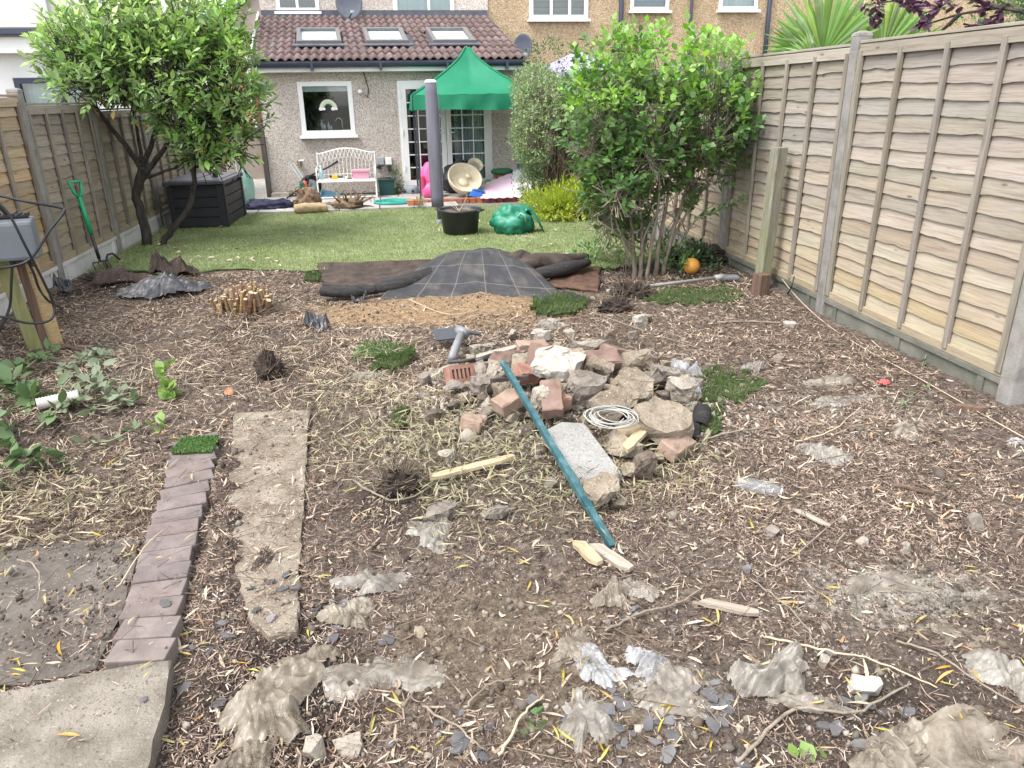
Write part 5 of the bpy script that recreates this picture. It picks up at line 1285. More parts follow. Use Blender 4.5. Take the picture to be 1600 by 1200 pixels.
# crumpled sheet things ------------------------------------------------------
def crumple(name, nx, ny, w, h, seed, amp=.05, freq=3.0, ragged=.15, lift=0.02, ground=True, cx=0.0, cy=0.0, shape=None):
    """a thin crumpled sheet, ragged outline, roughly w by h metres; local coordinates about its centre"""
    r = np.random.default_rng(seed)
    U, V = np.meshgrid(np.linspace(-1, 1, nx), np.linspace(-1, 1, ny))
    X = U * w / 2; Y = V * h / 2
    sx, sy = r.random(2) * 50
    f = freq / max(w, h)
    X2 = X + .12 * w * fbm(X + sx, Y + sy, f, 1, 2); Y2 = Y + .12 * h * fbm(X + sx + 9, Y + sy, f, 2, 2)
    Z = np.zeros_like(X) + lift; S = max(w, h)
    wx = X + .05 * S * fbm(X + sx, Y + sy, 3 / S, 11, 2); wy = Y + .05 * S * fbm(X + sx + 3, Y + sy, 3 / S, 12, 2)
    for k in range(13):                                        # straight sharp folds, coarse to fine
        th = r.random() * PI; fq = (1.1 + 1.05 * k) / S * r.uniform(.8, 1.25); q = (wx * math.cos(th) + wy * math.sin(th)) * fq + r.random() * 7
        tri = np.abs(q - np.floor(q) - .5) * 2
        Z = Z + amp * .62 / (1 + .55 * k) * tri * np.clip(.35 + 1.6 * vnoise(X + sx, Y + sy, 2.2 / S, 20 + k), 0, 1)
    Z = Z + amp * .35 * fbm(X + sx + 7, Y, f * .7, 6, 2)
    ang = np.arctan2(V, U); rad_ = np.sqrt(U ** 2 + V ** 2)
    lim = (shape(ang) if shape else 1.0) * (0.90 + ragged * 2.0 * fbm(np.cos(ang) * 2 + sx, np.sin(ang) * 2 + sy, 1.2, 8, 3) + .10 * vnoise(np.cos(ang) * 9 + sx, np.sin(ang) * 9 + sy, 1.2, 9))
    keep = (rad_ < lim)
    edge = np.clip((lim - rad_) / .3, 0, 1); Z = lift + (Z - lift) * (0.30 + .70 * edge)
    return X2, Y2, Z, keep
def sheet(name, label, cat, c, w, h, yaw, mat, seed, n=34, amp=.05, freq=3.0, ragged=.15, group=None, lift=.006, shape=None, tip=0.0, smooth=False, thick=0.0015):
    X, Y, Z, keep = crumple(name, n, n, w, h, seed, amp, freq, ragged, lift, shape=shape)
    cyw, syw = math.cos(yaw), math.sin(yaw)
    gx = c[0] + X * cyw - Y * syw; gy = c[1] + X * syw + Y * cyw
    gzv = gz(gx, gy) if gy.max() < 8 else np.zeros_like(gx) + .03
    base = float(gz(c[0], c[1])) if c[1] < 8 else 0.03
    Zl = Z + gzv - base + tip * X
    mb = MB(); nn = X.shape[1]
    mb.v = [(float(x), float(y), float(z)) for x, y, z in zip((gx - c[0]).ravel(), (gy - c[1]).ravel(), Zl.ravel())]
    K = keep.ravel()
    for r in range(X.shape[0] - 1):
        for k in range(nn - 1):
            a = r * nn + k; q = (a, a + 1, a + nn + 1, a + nn); q = [i for i in q if K[i]]
            if len(q) >= 3: mb.f.append(tuple(q))
    used = sorted({i for f in mb.f for i in f}); ix = {k: i for i, k in enumerate(used)}
    mb.v = [mb.v[k] for k in used]; mb.f = [tuple(ix[i] for i in f) for f in mb.f]
    me = mb.mesh(name, smooth)
    o = link(name, me, mat, None, (c[0], c[1], base))
    if thick: so = o.modifiers.new('thick', 'SOLIDIFY'); so.thickness = thick
    return tag(o, label, cat, group)

# green garden bag
M_bag = mat_noise('woven_green', [(0.010, 0.15, 0.085), (0.018, 0.21, 0.125), (0.05, 0.29, 0.19)], 2.5, 0.45, 0.35, 14, spec=0.5, bdist=0.02, trans=.12)
def lump(n, m, rx, ry, rz, seed, amp=.12, freq=2.5, flatbase=True, pinch=None):
    mb = MB()
    for i in range(n + 1):
        th = PI * i / n
        for k in range(m):
            ph = 2 * PI * k / m
            dx, dy, dz = math.sin(th) * math.cos(ph), math.sin(th) * math.sin(ph), math.cos(th)
            q = 1 + amp * 2 * (float(fbm(dx * 1.5 + seed, dy * 1.5 + dz * 1.7, freq, seed, 3))) + amp * 1.1 * (abs(float(vnoise(dx * 3 + dz * 2 + seed, dy * 3 - dz * 2, freq * .9, seed + 5))) - .2)
            z = dz * rz * q
            if flatbase: z = max(z, -rz * .62)
            mb.v.append((dx * rx * q, dy * ry * q, z))
    for i in range(n):
        for k in range(m): mb.f.append((i * m + k, (i + 1) * m + k, (i + 1) * m + (k + 1) % m, i * m + (k + 1) % m))
    return mb
gb = thing('garden_bag', 'crumpled green woven garden waste bag on the lawn', 'bag', (1.41, 9.32, 0.03))
link('body', lump(22, 36, .245, .22, .215, 3, .17, 2.6).mesh('body', True), M_bag, gb, (0, 0, .135))
mb = MB(); r_ = random.Random(2)
for i in range(8):
    for k in range(6): mb.v.append((.16 + .035 * i + .01 * r_.random(), -.12 + .05 * k, .30 - .012 * i * i * .5 + .03 * math.sin(i * 1.3 + k * 1.9) + .012 * k))
for i in range(7):
    for k in range(5): mb.f.append((i * 6 + k, i * 6 + k + 1, i * 6 + k + 7, i * 6 + k + 6))
o = link('flap', mb.mesh('flap', True), M_bag, gb, (-.02, 0, -.03)); o.modifiers.new('t', 'SOLIDIFY').thickness = .003
link('handle_strap', MB().tube([(.03, -.21, .20), (.07, -.25, .27), (.12, -.25, .24), (.13, -.23, .16)], .012, 6).mesh('handle_strap', True), mat_flat('strap_green', (0.25, 0.42, 0.34), 0.6), gb)

# black storage box with planked sides
M_boxp = mat_noise('box_plastic', [(0.016, 0.016, 0.020), (0.030, 0.030, 0.036)], 5, 0.5, 0.35, 40, stretch=(1, 1, 6), spec=0.4)
M_boxlid = mat_noise('lid_plastic', [(0.055, 0.055, 0.065), (0.085, 0.085, 0.10)], 5, 0.45, 0.25, 30, spec=0.5)
sb = thing('storage_box', 'black plank-effect plastic storage box under the laurel tree', 'storage box', (-2.60, 11.25, 0.03), (0, 0, -.03))
W_, D_, H_ = .70, 1.15, .55
link('body', MB().bb(-W_ / 2 + .02, W_ / 2 - .02, -D_ / 2 + .02, D_ / 2 - .02, 0, H_).mesh('body'), M_boxp, sb)
for side, L_, rz in (((0, -D_ / 2), W_, 0), ((W_ / 2, 0), D_, PI / 2)):
    for k in range(4):
        link('plank', MB().box((0, 0, 0), (L_ - .14, .022, .115), bev=.005).mesh('plank'), M_boxp, sb, (side[0], side[1], .075 + .126 * k), (0, 0, rz))
    for s in (-1, 1):
        ox, oy = (s * (L_ / 2 - .035), 0) if rz == 0 else (0, s * (L_ / 2 - .035))
        link('corner_post', MB().box((0, 0, H_ / 2), (.075, .05, H_), bev=.006).mesh('corner_post'), M_boxp, sb, (side[0] + ox, side[1] + oy, 0), (0, 0, rz))
lid = link('lid', MB().box((0, 0, 0), (W_ + .08, D_ + .08, .05), bev=.012).mesh('lid'), M_boxlid, sb, (0, 0, H_ + .035))
for s in (-1, 1): link('lid_ridge', MB().box((s * .17, 0, .028), (.30, D_, .012), bev=.004).mesh('lid_ridge'), M_boxlid, lid)
link('catch', MB().box((W_ / 2 + .045, 0, -.015), (.015, .18, .03), bev=.004).mesh('catch'), M_black, lid)
cd = thing('candle_cup', 'small black cup with a white candle on the storage box', 'candle', (-2.40, 11.0, 0.655))
link('cup', MB().lathe([(.035, 0), (.045, .09), (.04, .09), (.032, .02)], n=16).mesh('cup', True), M_black, cd)
link('candle', MB().lathe([(.010, .02), (.010, .17), (.002, .175)], n=8).mesh('candle', True), M_upvc, cd)
link('rim', MB().lathe([(.046, .085), (.048, .095), (.04, .095)], n=16).mesh('rim', True), M_upvc, cd)

# pale green cover on a frame, beside the box
M_mint = mat_noise('mint_plastic', [(0.20, 0.42, 0.33), (0.32, 0.55, 0.45), (0.45, 0.66, 0.57)], 3, 0.35, 0.4, 9, alpha=None, trans=.3, spec=.5)
mc = thing('plastic_greenhouse', 'pale green translucent plastic cover on a thin white frame', 'cover', (*(-2.435, 13.064), 0.02))
mb = lump(16, 20, .15, .20, .34, 9, .10, 2.0); link('cover', mb.mesh('cover', True), M_mint, mc, (0, 0.1, .24))
for dx, h in ((-.02, .85),): link('frame_pole', MB().tube([(dx, -.1, 0), (dx - .05, -.1, h)], .010, 6).mesh('frame_pole'), M_upvc, mc)
link('frame_bar', MB().tube([(-.22, -.1, .78), (.02, -.1, .82)], .009, 6).mesh('frame_bar'), M_upvc, mc)
rt = thing('red_toy', 'small red and white toy beside the storage box', 'toy', (*(-2.530, 12.855), .03))
link('body', lump(10, 12, .06, .06, .07, 4, .1).mesh('body', True), mat_flat('toy_red', (0.45, 0.05, 0.06), .4), rt, (0, 0, .06))
link('base', MB().box((0, 0, 0.012), (.16, .12, .03), bev=.008).mesh('base'), M_upvc, rt)

# navy tarpaulin heap
M_navycloth = mat_noise('navy_cloth', [(0.012, 0.014, 0.030), (0.024, 0.028, 0.06), (0.05, 0.055, 0.10)], 6, 0.55, 0.5, 14, bdist=.02)
nv = tag(link('navy_cloth', lump(16, 40, .40, .22, .11, 21, .22, 4.0).mesh('navy_cloth', True), M_navycloth, None, ((-1.995, 12.344)[0], (-1.995, 12.344)[1], .07)), 'crumpled navy cloth heap on the lawn edge', 'cloth')
tag(link('paper_scrap', MB().box((0, 0, .01), (.12, .04, .02), bev=.006).mesh('paper_scrap'), M_upvc, None, (*(-1.766, 12.073), .04), (0, 0, -.6)), 'small white scrap at the edge of the navy cloth', 'litter')

# dug-out roots and logs
M_log = mat_noise('root_wood', [(0.085, 0.055, 0.038), (0.19, 0.13, 0.085), (0.32, 0.235, 0.155)], 10, 0.95, 0.9, 30, bdist=.02)
M_logc = mat_noise('pale_log', [(0.22, 0.155, 0.09), (0.38, 0.28, 0.17), (0.50, 0.385, 0.25)], 7, 0.9, 0.6, 30, stretch=(1, 4, 4))
def rooty(name, label, loc, r, ext, n=16, seed=1, spike=.2, mat=None):
    t = thing(name, label, 'tree root', loc); rr = random.Random(seed)
    link('stump', lump(14, 20, r[0], r[1], r[2], seed, .28, 3).mesh('stump', True), mat or M_log, t, (0, 0, r[2] * .62))
    for k in range(n):
        a = rr.random() * 2 * PI; e = rr.uniform(-.1, 1.0); d = Vector((math.cos(a) * math.cos(e), math.sin(a) * math.cos(e), math.sin(e)))
        p0 = Vector((d.x * r[0] * .8, d.y * r[1] * .8, max(.01, d.z * r[2] * .8 + r[2] * .5))); p1 = p0 + d * spike * rr.uniform(.4, 1); p2 = p1 + Vector((rr.uniform(-.08, .08), rr.uniform(-.08, .08), rr.uniform(-.08, .02)))
        p1.z = max(p1.z, .01); p2.z = max(p2.z, .008)
        link('root', MB().tube([p0, p1, p2], [.016, .010, .004], 5).mesh('root', True), mat or M_log, t)
    return t
rooty('tree_root', 'knobbly dug-out root standing among the logs by the patio', (*(-1.355, 12.177), .03), (.20, .15, .20), None, 12, 3, .16)
rooty('tree_root', 'tangled fibrous root ball at the right of the logs', (*(-0.731, 12.014), .03), (.24, .14, .10), None, 26, 5, .24)
lg = thing('log', 'short pale barked log lying at the lawn edge', 'log', (*(-1.285, 11.744), .03), (0, 0, .18))
mb = MB(); addline(mb, [((-.21, 0, .07), .07), ((-.1, 0, .075), .075), ((.1, .01, .075), .07), ((.26, .0, .07), .06)], 12, .1); link('stem', mb.mesh('stem', True), M_logc, lg)
link('cut_end', MB().lathe([(.062, 0), (.06, .006)], n=12).mesh('cut_end'), M_dry, lg, (-.212, 0, .07), (0, -PI / 2, 0))
bt = thing('blue_tray', 'light blue plastic tray on the patio behind the roots', 'tray', (*(-1.121, 13.543), .03))
M_blue = mat_flat('light_blue', (0.13, 0.32, 0.47), .4)
link('tray', MB().lathe([(.001, .0), (.15, .0), (.19, .05), (.20, .05), (.155, -.004 + .008)], n=4, sx=1.2).mesh('tray'), M_blue, bt, (0, 0, .01), (0.4, 0, PI / 4))

# white scrollwork bench
bn = thing('garden_bench', 'white metal scrollwork bench against the house wall', 'bench', (-0.79, 13.45, .02))
M_benchw = mat_flat('bench_white', (0.72, 0.72, 0.68), .45)
bx0, bx1 = -.48, .48
def back_top(u): return .72 + .095 * math.sin(PI * u) ** 1.6 + .015 * abs(2 * u - 1)
link('seat', MB().box((0, -.12, .315), (.96, .36, .022), bev=.006).mesh('seat'), M_benchw, bn)
for k in range(7): link('seat_slat', MB().box((0, -.27 + .05 * k, .33), (.95, .034, .014), bev=.004).mesh('seat_slat'), M_benchw, bn)
link('back_rail', MB().tube([(bx0 + .96 * k / 20, .14, back_top(k / 20)) for k in range(21)], .013, 8).tube([(bx0, .12, .40), (bx1, .12, .40)], .008, 6).mesh('back_rail', True), M_benchw, bn)
for k in range(15):
    u = (k + .5) / 15; x = bx0 + .96 * u
    link('spindle', MB().tube([(x, .11, .34), (x, .13, back_top(u) - .17)], .006, 5).mesh('spindle'), M_benchw, bn)
    for s in (-1, 1):
        pts = [(x + s * .058 * math.sin(q * PI / 2 / 5), .135, back_top(u) - .17 + .17 * q / 5) for q in range(6)]
        pts = [(max(bx0, min(bx1, a)), b, min(c, back_top((max(bx0, min(bx1, a)) - bx0) / .96))) for a, b, c in pts]
        link('scroll', MB().tube(pts, .006, 5).mesh('scroll', True), M_benchw, bn)
for s in (-1, 1):
    x = s * .48
    link('leg', MB().tube([(x, -.30, .0), (x, -.28, .33)], .014, 6).mesh('leg'), M_benchw, bn)
    link('leg', MB().tube([(x, .20, .0), (x, .13, .4), (x, .14, .76)], .014, 6).mesh('leg'), M_benchw, bn)
    link('armrest', MB().tube([(x, .13, .52), (x, -.1, .54), (x, -.27, .50), (x, -.28, .33)], .012, 6).mesh('armrest', True), M_benchw, bn)
link('stretcher', MB().tube([(bx0, -.3, .06), (bx1, -.3, .06)], .011, 6).mesh('stretcher'), M_benchw, bn)
pb = thing('pink_box', 'pink lidded box standing on the white bench', 'box', (-.555, 13.35, .352))
M_pinkb = mat_flat('dusty_pink', (0.62, 0.30, 0.38), .5)
link('box', MB().box((0, 0, .06), (.27, .2, .12), bev=.006).mesh('box'), M_pinkb, pb); link('lid', MB().box((0, 0, .135), (.30, .22, .035), bev=.006).mesh('lid'), M_pinkb, pb)
bo = thing('spray_bottle', 'pale blue plastic bottle at the left of the white bench', 'bottle', (-1.21, 13.35, .352))
link('body', MB().lathe([(.035, 0), (.038, .12), (.03, .16), (.012, .19), (.012, .21)], n=14).mesh('body', True), mat_flat('pale_blue', (0.42, 0.60, 0.66), .3), bo); link('cap', MB().lathe([(.016, .21), (.016, .235)], n=10).mesh('cap'), M_upvc, bo)
dl = thing('power_drill', 'yellow and black power tool lying on the bench', 'drill', (-.99, 13.32, .36))
M_yel = mat_flat('tool_yellow', (0.62, 0.40, 0.02), .4)
link('body', MB().box((0, 0, .035), (.10, .06, .06), bev=.012).mesh('body'), M_yel, dl); link('grip', MB().box((-.05, 0, .04), (.06, .05, .05), bev=.012).mesh('grip'), M_black, dl); link('chuck', MB().tube([(.05, 0, .04), (.13, 0, .035)], .012, 8).mesh('chuck'), M_black, dl)
gs = thing('hand_tool', 'small black and white tool on the bench beside the pink box', 'tool', (-.80, 13.32, .352))
link('blade', MB().box((0.03, 0, .012), (.12, .03, .015), bev=.003).mesh('blade'), M_black, gs); link('head', MB().lathe([(.02, 0), (.02, .05)], n=10).mesh('head'), M_upvc, gs)

# wheelbarrow on its side
wb = thing('wheelbarrow', 'dark green wheelbarrow tipped against the house wall', 'wheelbarrow', (-1.53, 13.42, .03))
M_wbg = mat_flat('barrow_green', (0.012, 0.085, 0.055), .5)
M_rub = mat_flat('rubber', (0.018, 0.018, 0.020), .8)
link('tyre', MB().tube([(.15 * math.cos(q * PI / 10), 0, .15 * math.sin(q * PI / 10)) for q in range(21)], .035, 8, False).mesh('tyre', True), M_rub, wb, (.12, .05, .22), (0, 0, .35))
link('rim', MB().lathe([(.10, -.02), (.115, 0), (.10, .02), (.02, .025), (.02, -.025)], n=16).mesh('rim', True), M_greybox, wb, (.12, .05, .22), (PI / 2, 0, .35))
link('tray', MB().raw([(-.05, -.12, .30), (.10, -.12, .04), (.02, -.16, .02), (-.12, -.14, .26), (-.05, .25, .36), (.12, .25, .10), (.06, .28, .02), (-.15, .26, .30)], [(0, 1, 2, 3), (7, 6, 5, 4), (0, 4, 5, 1), (1, 5, 6, 2), (2, 6, 7, 3), (3, 7, 4, 0)]).mesh('tray'), M_wbg, wb, (.07, -.02, 0))
for dx in (0, .06): link('handle', MB().tube([(-.02 + dx, .0, .30), (-.20 + dx, .15, .58)], .012, 6).mesh('handle'), M_greybox, wb)
link('strut', MB().tube([(.02, .05, .05), (.1, .0, .38), (.45, .12, .52), (.60, .15, .60)], .017, 6).mesh('strut', True), M_black, wb)
link('strut', MB().tube([(-.30, -.02, .03), (-.05, -.0, .20), (.1, 0, .3)], .014, 6).mesh('strut', True), M_black, wb)
rg = thing('red_tool', 'red handled trowel leaning on the tipped wheelbarrow', 'trowel', (*(-1.425, 13.115), .05))
link('grip', MB().tube([(0, 0, .20), (-.06, .02, .32)], [.018, .022], 8).mesh('grip', True), mat_flat('red_grip', (0.60, 0.07, 0.05), .4), rg); link('shaft', MB().tube([(0, 0, .20), (.05, -.01, .10), (.08, -.01, .02)], .008, 6).mesh('shaft'), M_dry, rg)
st = tag(MB().box((0, 0, 0), (.3, .18, .1), bev=.008).build('concrete_block', M_conc), 'grey concrete block at the foot of the house corner', 'block'); st.location = (*(-1.965, 13.775), .02)

# green bin, hose mat
M_bin = mat_noise('bin_green', [(0.010, 0.045, 0.040), (0.018, 0.07, 0.062)], 3, .5, .1)
bi = thing('green_bin', 'dark green recycling bin beside the white bench', 'bin', (-.14, 13.55, .02))
link('body', MB().box((0, 0, .15), (.25, .24, .27), taper=1.12, bev=.01).mesh('body'), M_bin, bi); link('rim', MB().box((0, 0, .29), (.30, .29, .025), bev=.008).mesh('rim'), M_bin, bi)
link('liner', lump(8, 14, .12, .11, .03, 8, .2, 3, False).mesh('liner', True), M_black, bi, (0, 0, .30))
M_teal = mat_noise('teal_hose', [(0.02, 0.20, 0.16), (0.03, 0.30, 0.24)], 4, .5, .2)
th = thing('hose_coil', 'flat teal green hose coil on the patio slabs', 'hose', (*(-0.024, 12.419), .03))
for k in range(4): link('turn', MB().tube([((.31 - .05 * k) * math.cos(q * PI / 16), (.26 - .045 * k) * math.sin(q * PI / 16), .025 + .012 * (k == 0) + .004 * math.sin(q * .9 + k)) for q in range(33)], .027, 7, False).mesh('turn', True), M_teal, th, (.012 * k, .01 * k, 0))

# toys on the raised patio
M_pink = mat_flat('hot_pink', (0.75, 0.10, 0.30), .4)
M_pale = mat_flat('cream_plastic', (0.68, 0.60, 0.45), .45)
pk2 = thing('pink_play_chair', 'hot pink plastic play seat behind the rotary airer', 'toy', (*(0.51, 12.781), .08))
link('shell', lump(16, 20, .17, .15, .34, 6, .05, 2).mesh('shell', True), M_pink, pk2, (.06, .10, .21))
link('seat', lump(12, 16, .20, .18, .16, 6, .06).mesh('seat', True), M_pink, pk2, (.08, .05, .1))
link('inner', MB().box((-.05, -.06, .24), (.06, .04, .22), bev=.02).mesh('inner'), mat_flat('rose', (0.55, 0.05, 0.12), .5), pk2)
bb_ = thing('black_bag', 'black bin bag slumped before the french doors', 'bag', (1.14, 13.35, .09))
link('sack', lump(18, 26, .34, .22, .30, 12, .2, 3).mesh('sack', True), mat_noise('bin_bag', [(0.010, .010, .012), (.025, .025, .028)], 5, .3, .5, 12, spec=.6, bdist=.03), bb_, (0, 0, .19))
cs = thing('cream_sandpit', 'cream plastic toy bowl tipped up on its edge', 'toy', (1.12, 12.72, .10))
link('bowl', MB().lathe([(.001, .02), (.20, .02), (.24, .07), (.27, .16), (.29, .17), (.29, .15), (.26, .05), (.22, -.01), (.001, -.01)], n=28).mesh('bowl', True), M_pale, cs, (0, .08, .18), (.82, 0, .25))
link('moulding', MB().lathe([(.09, .02), (.07, .06), (.03, .075), (.001, .075)], n=16).mesh('moulding', True), M_pale, cs, (0, .08, .18), (.82, 0, .25))
link('moulding', MB().lathe([(.05, .02), (.04, .045), (.001, .05)], n=12).mesh('moulding', True), M_pale, cs, (.09, .12, .28), (.82, 0, .25))
link('dish', MB().lathe([(.10, 0), (.13, .05), (.135, .05), (.1, .0)], n=18).mesh('dish', True), M_pale, cs, (.24, .42, .42), (.9, 0, .2))
M_foamp = mat_flat('foam_pink', (0.72, 0.52, 0.62), .8, var=.03); M_foamw = mat_flat('foam_white', (0.78, 0.75, 0.76), .8, var=.03)
def foam_mat(name, label, corners, mat):
    """square puzzle mat: corners are world points a,b,c,d; toothed edge"""
    a, b, c, d = [Vector(q) for q in corners]; pts = []
    for p, q in ((a, b), (b, c), (c, d), (d, a)):
        e = (q - p); nrm = e.cross((b - a).cross(d - a)).normalized()
        for k in range(8):
            t0, t1, t2 = k / 8, k / 8 + .03, (k + 1) / 8 - .03
            off = nrm * .018 * (1 if k % 2 else -1)
            pts += [p + e * t1 + off, p + e * t2 + off]
    th_ = (b - a).cross(d - a).normalized() * .012
    n = len(pts); mb = MB(); mb.raw([q + th_ for q in pts] + [q for q in pts], [tuple(range(n)), tuple(range(2 * n - 1, n - 1, -1))] + [(k, n + k, n + (k + 1) % n, (k + 1) % n) for k in range(n)])
    return tag(mb.build(name, mat), label, 'play mat')
foam_mat('foam_play_mat', 'pale pink foam puzzle mat leaning on the raised patio', ((1.353, 12.211, 0.09), (1.885, 12.231, 0.09), (1.996, 13.200, 0.38), (1.536, 13.200, 0.222)), M_foamp)
foam_mat('foam_play_mat', 'white foam puzzle mat leaning beside the hedge', ((1.895, 12.228, 0.09), (2.300, 12.372, 0.09), (2.298, 13.200, 0.488), (2.007, 13.200, 0.39)), M_foamw)
M_toyblue = mat_flat('toy_blue', (0.03, 0.16, 0.55), .4)
tbx = thing('blue_tub', 'bright blue plastic toy tub beside the cream bowl', 'tub', (*(1.299, 12.478), .085)); link('tub', MB().box((0, .04, .055), (.24, .16, .11), taper=.7, bev=.01).mesh('tub'), M_toyblue, tbx, (0, 0, 0), (0, .25, 0)); link('rim', MB().box((0, .04, .112), (.18, .13, .012), bev=.004).mesh('rim'), M_toyblue, tbx, (.03, 0, 0), (0, .25, 0))
M_terra = mat_flat('terracotta', (0.36, 0.15, 0.09), .7); M_astro = mat_noise('astro', [(0.03, 0.12, 0.05), (0.06, 0.22, 0.10)], 40, .8, .6)
tr_ = thing('potted_stool', 'terracotta pot topped with a round green grass cushion', 'plant pot', (1.87, 13.45, .08))
link('pot', MB().lathe([(.08, 0), (.12, .22), (.135, .22), (.135, .27), (.10, .27)], n=18).mesh('pot', True), M_terra, tr_); link('cushion', MB().lathe([(.14, .27), (.19, .29), (.20, .33), (.15, .36), (.001, .37)], n=20).mesh('cushion', True), M_astro, tr_)
fg = thing('frog_toy', 'small green and white frog toy before the doors', 'toy', (1.66, 13.35, .08))
M_frog = mat_flat('frog_green', (0.12, 0.40, 0.07), .5)
link('body', lump(10, 14, .11, .08, .08, 14, .08).mesh('body', True), M_frog, fg, (0, 0, .06)); link('head', lump(10, 12, .06, .05, .05, 15, .05, 2, False).mesh('head', True), M_frog, fg, (-.05, -.02, .15)); link('belly', lump(8, 12, .07, .03, .04, 16, .05, 2, False).mesh('belly', True), M_upvc, fg, (0.02, -.07, .07))
bw = thing('blue_water_toy', 'dark blue plastic toy stand by the hedge corner', 'toy', (2.16, 13.30, .08))
link('base', MB().box((0, 0, .12), (.16, .14, .24), taper=.7, bev=.015).mesh('base'), mat_flat('navy_toy', (0.02, 0.06, 0.26), .4), bw); link('bowl', MB().lathe([(.06, .24), (.11, .30), (.12, .33), (.05, .34)], n=16).mesh('bowl', True), M_toyblue, bw); link('top', MB().lathe([(.04, .34), (.055, .44), (.02, .46)], n=12).mesh('top', True), mat_flat('navy_toy2', (0.03, 0.07, 0.22), .4), bw); link('label_band', MB().lathe([(.121, .335), (.121, .35)], n=16).mesh('label_band'), M_upvc, bw)
dk = thing('dark_crate', 'dark crate standing behind the pink foam mat', 'crate', (2.02, 13.5, .08)); link('crate', MB().box((0, 0, .13), (.22, .2, .26), bev=.01).mesh('crate'), mat_flat('crate_dark', (.03, .03, .045), .6), dk); link('rim', MB().box((0, 0, .265), (.24, .22, .02), bev=.005).mesh('rim'), M_black, dk)

# grass weeds at the patio corner
pos = np.array([(0.395, 11.855, 0.03)] * 26) + rng.normal(0, .05, (26, 3)) * [1, 1, 0]
dirs = rng.normal(0, .5, (26, 3)) + [-.3, 0, 1]
o = scatter('weed_tuft', WILLOW_V, WILLOW_F, pos - pos[0], frames(dirs), np.tile([.22, .014, .02], (26, 1)) * rng.uniform(.6, 1.2, (26, 1)), M_privet); o.location = pos[0]
tag(o, 'grassy weed tuft beside the foot of the rotary airer', 'weed')

# ------------------------------------------------------------------ dug-up ground: membrane, stumps, tools
POLY_SLAB = [(-0.767, 1.963), (-0.905, 1.948), (-1.219, 1.897), (-1.9, 1.75), (-1.9, 0.7), (-0.699, 1.385)]
POLY_PATH = [(-0.957, 3.976), (-0.553, 3.946), (-0.413, 2.064), (-0.567, 2.142), (-0.783, 2.877)]
POLY_PAV = [(-0.956, 1.990), (-0.776, 1.965), (-0.97, 3.702), (-1.164, 3.598)]
POLY_TAR = [(-1.9, 1.9), (-1.338, 1.983), (-1.016, 2.035), (-1.036, 2.382), (-1.094, 2.776), (-1.746, 2.755), (-1.9, 2.6)]
def inside(poly, x, y):
    x = np.asarray(x, float); y = np.asarray(y, float); r = np.zeros(x.shape, bool); n = len(poly)
    for k in range(n):
        x1, y1 = poly[k]; x2, y2 = poly[(k + 1) % n]
        c = ((y1 > y) != (y2 > y)) & (x < (x2 - x1) * (y - y1) / (y2 - y1 + 1e-12) + x1); r ^= c
    return r
def surf(x, y):
    z = gz(x, y)
    z = np.where(inside(POLY_TAR, x, y), np.maximum(z, .006), z)
    z = np.where(inside(POLY_PATH, x, y), np.maximum(z, .021), z)
    z = np.where(inside(POLY_PAV, x, y), np.maximum(z, .042), z)
    z = np.where(inside(POLY_SLAB, x, y), np.maximum(z, .046), z)
    return z

# weed membrane, woven, with pale guide lines
def weave_mat(name, base, line):
    m, nt, b = new_mat(name)
    uv = nt.nodes.new('ShaderNodeUVMap'); sx = nt.nodes.new('ShaderNodeSeparateXYZ'); nt.links.new(uv.outputs[0], sx.inputs[0])
    def lines(s, sp, w):
        fr = math_n(nt, 'FRACT', math_n(nt, 'DIVIDE', s, sp)); return math_n(nt, 'LESS_THAN', fr, w)
    g = math_n(nt, 'MAXIMUM', lines(sx.outputs[0], .27, .03), lines(sx.outputs[1], .30, .028))
    nz = noise(nt, uv.outputs[0], 9, 6)
    c = ramp(nt, nz, [(0.3, tuple(q * .6 for q in base)), (0.55, base), (0.75, tuple(min(1, q * 1.6) for q in base))])
    dust = noise(nt, uv.outputs[0], 3, 5); c = mixc(nt, ramp(nt, dust, [(0.5, (0, 0, 0)), (0.7, (.45, .45, .45))]), c, (0.17, 0.14, 0.11))
    c = mixc(nt, math_n(nt, 'MULTIPLY', g, .27), c, line)
    nt.links.new(c, b.inputs['Base Color']); b.inputs['Roughness'].default_value = .6; b.inputs['Specular IOR Level'].default_value = .4
    wv = nt.nodes.new('ShaderNodeTexWave'); wv.inputs['Scale'].default_value = 45; nt.links.new(uv.outputs[0], wv.inputs['Vector'])
    add_bump(nt, b, wv.outputs['Fac'], .25, .004)
    return m
M_weave = weave_mat('woven_membrane', (0.034, 0.034, 0.037), (0.36, 0.34, 0.30))
M_turfback = mat_noise('turf_backing', [(0.030, 0.022, 0.019), (0.060, 0.045, 0.038), (0.105, 0.075, 0.058)], 9, .9, .8, 60, stretch=(1, 1, 1), bdist=.012)
M_rustback = mat_noise('dusty_backing', [(0.045, 0.028, 0.022), (0.095, 0.052, 0.036), (0.15, 0.085, 0.055)], 12, .95, .8, 60)
M_blackroll = mat_noise('black_underlay', [(0.016, 0.015, 0.016), (0.034, 0.032, 0.032), (0.065, 0.058, 0.052)], 6, .75, .8, 60, stretch=(1, 8, 8), bdist=.012)
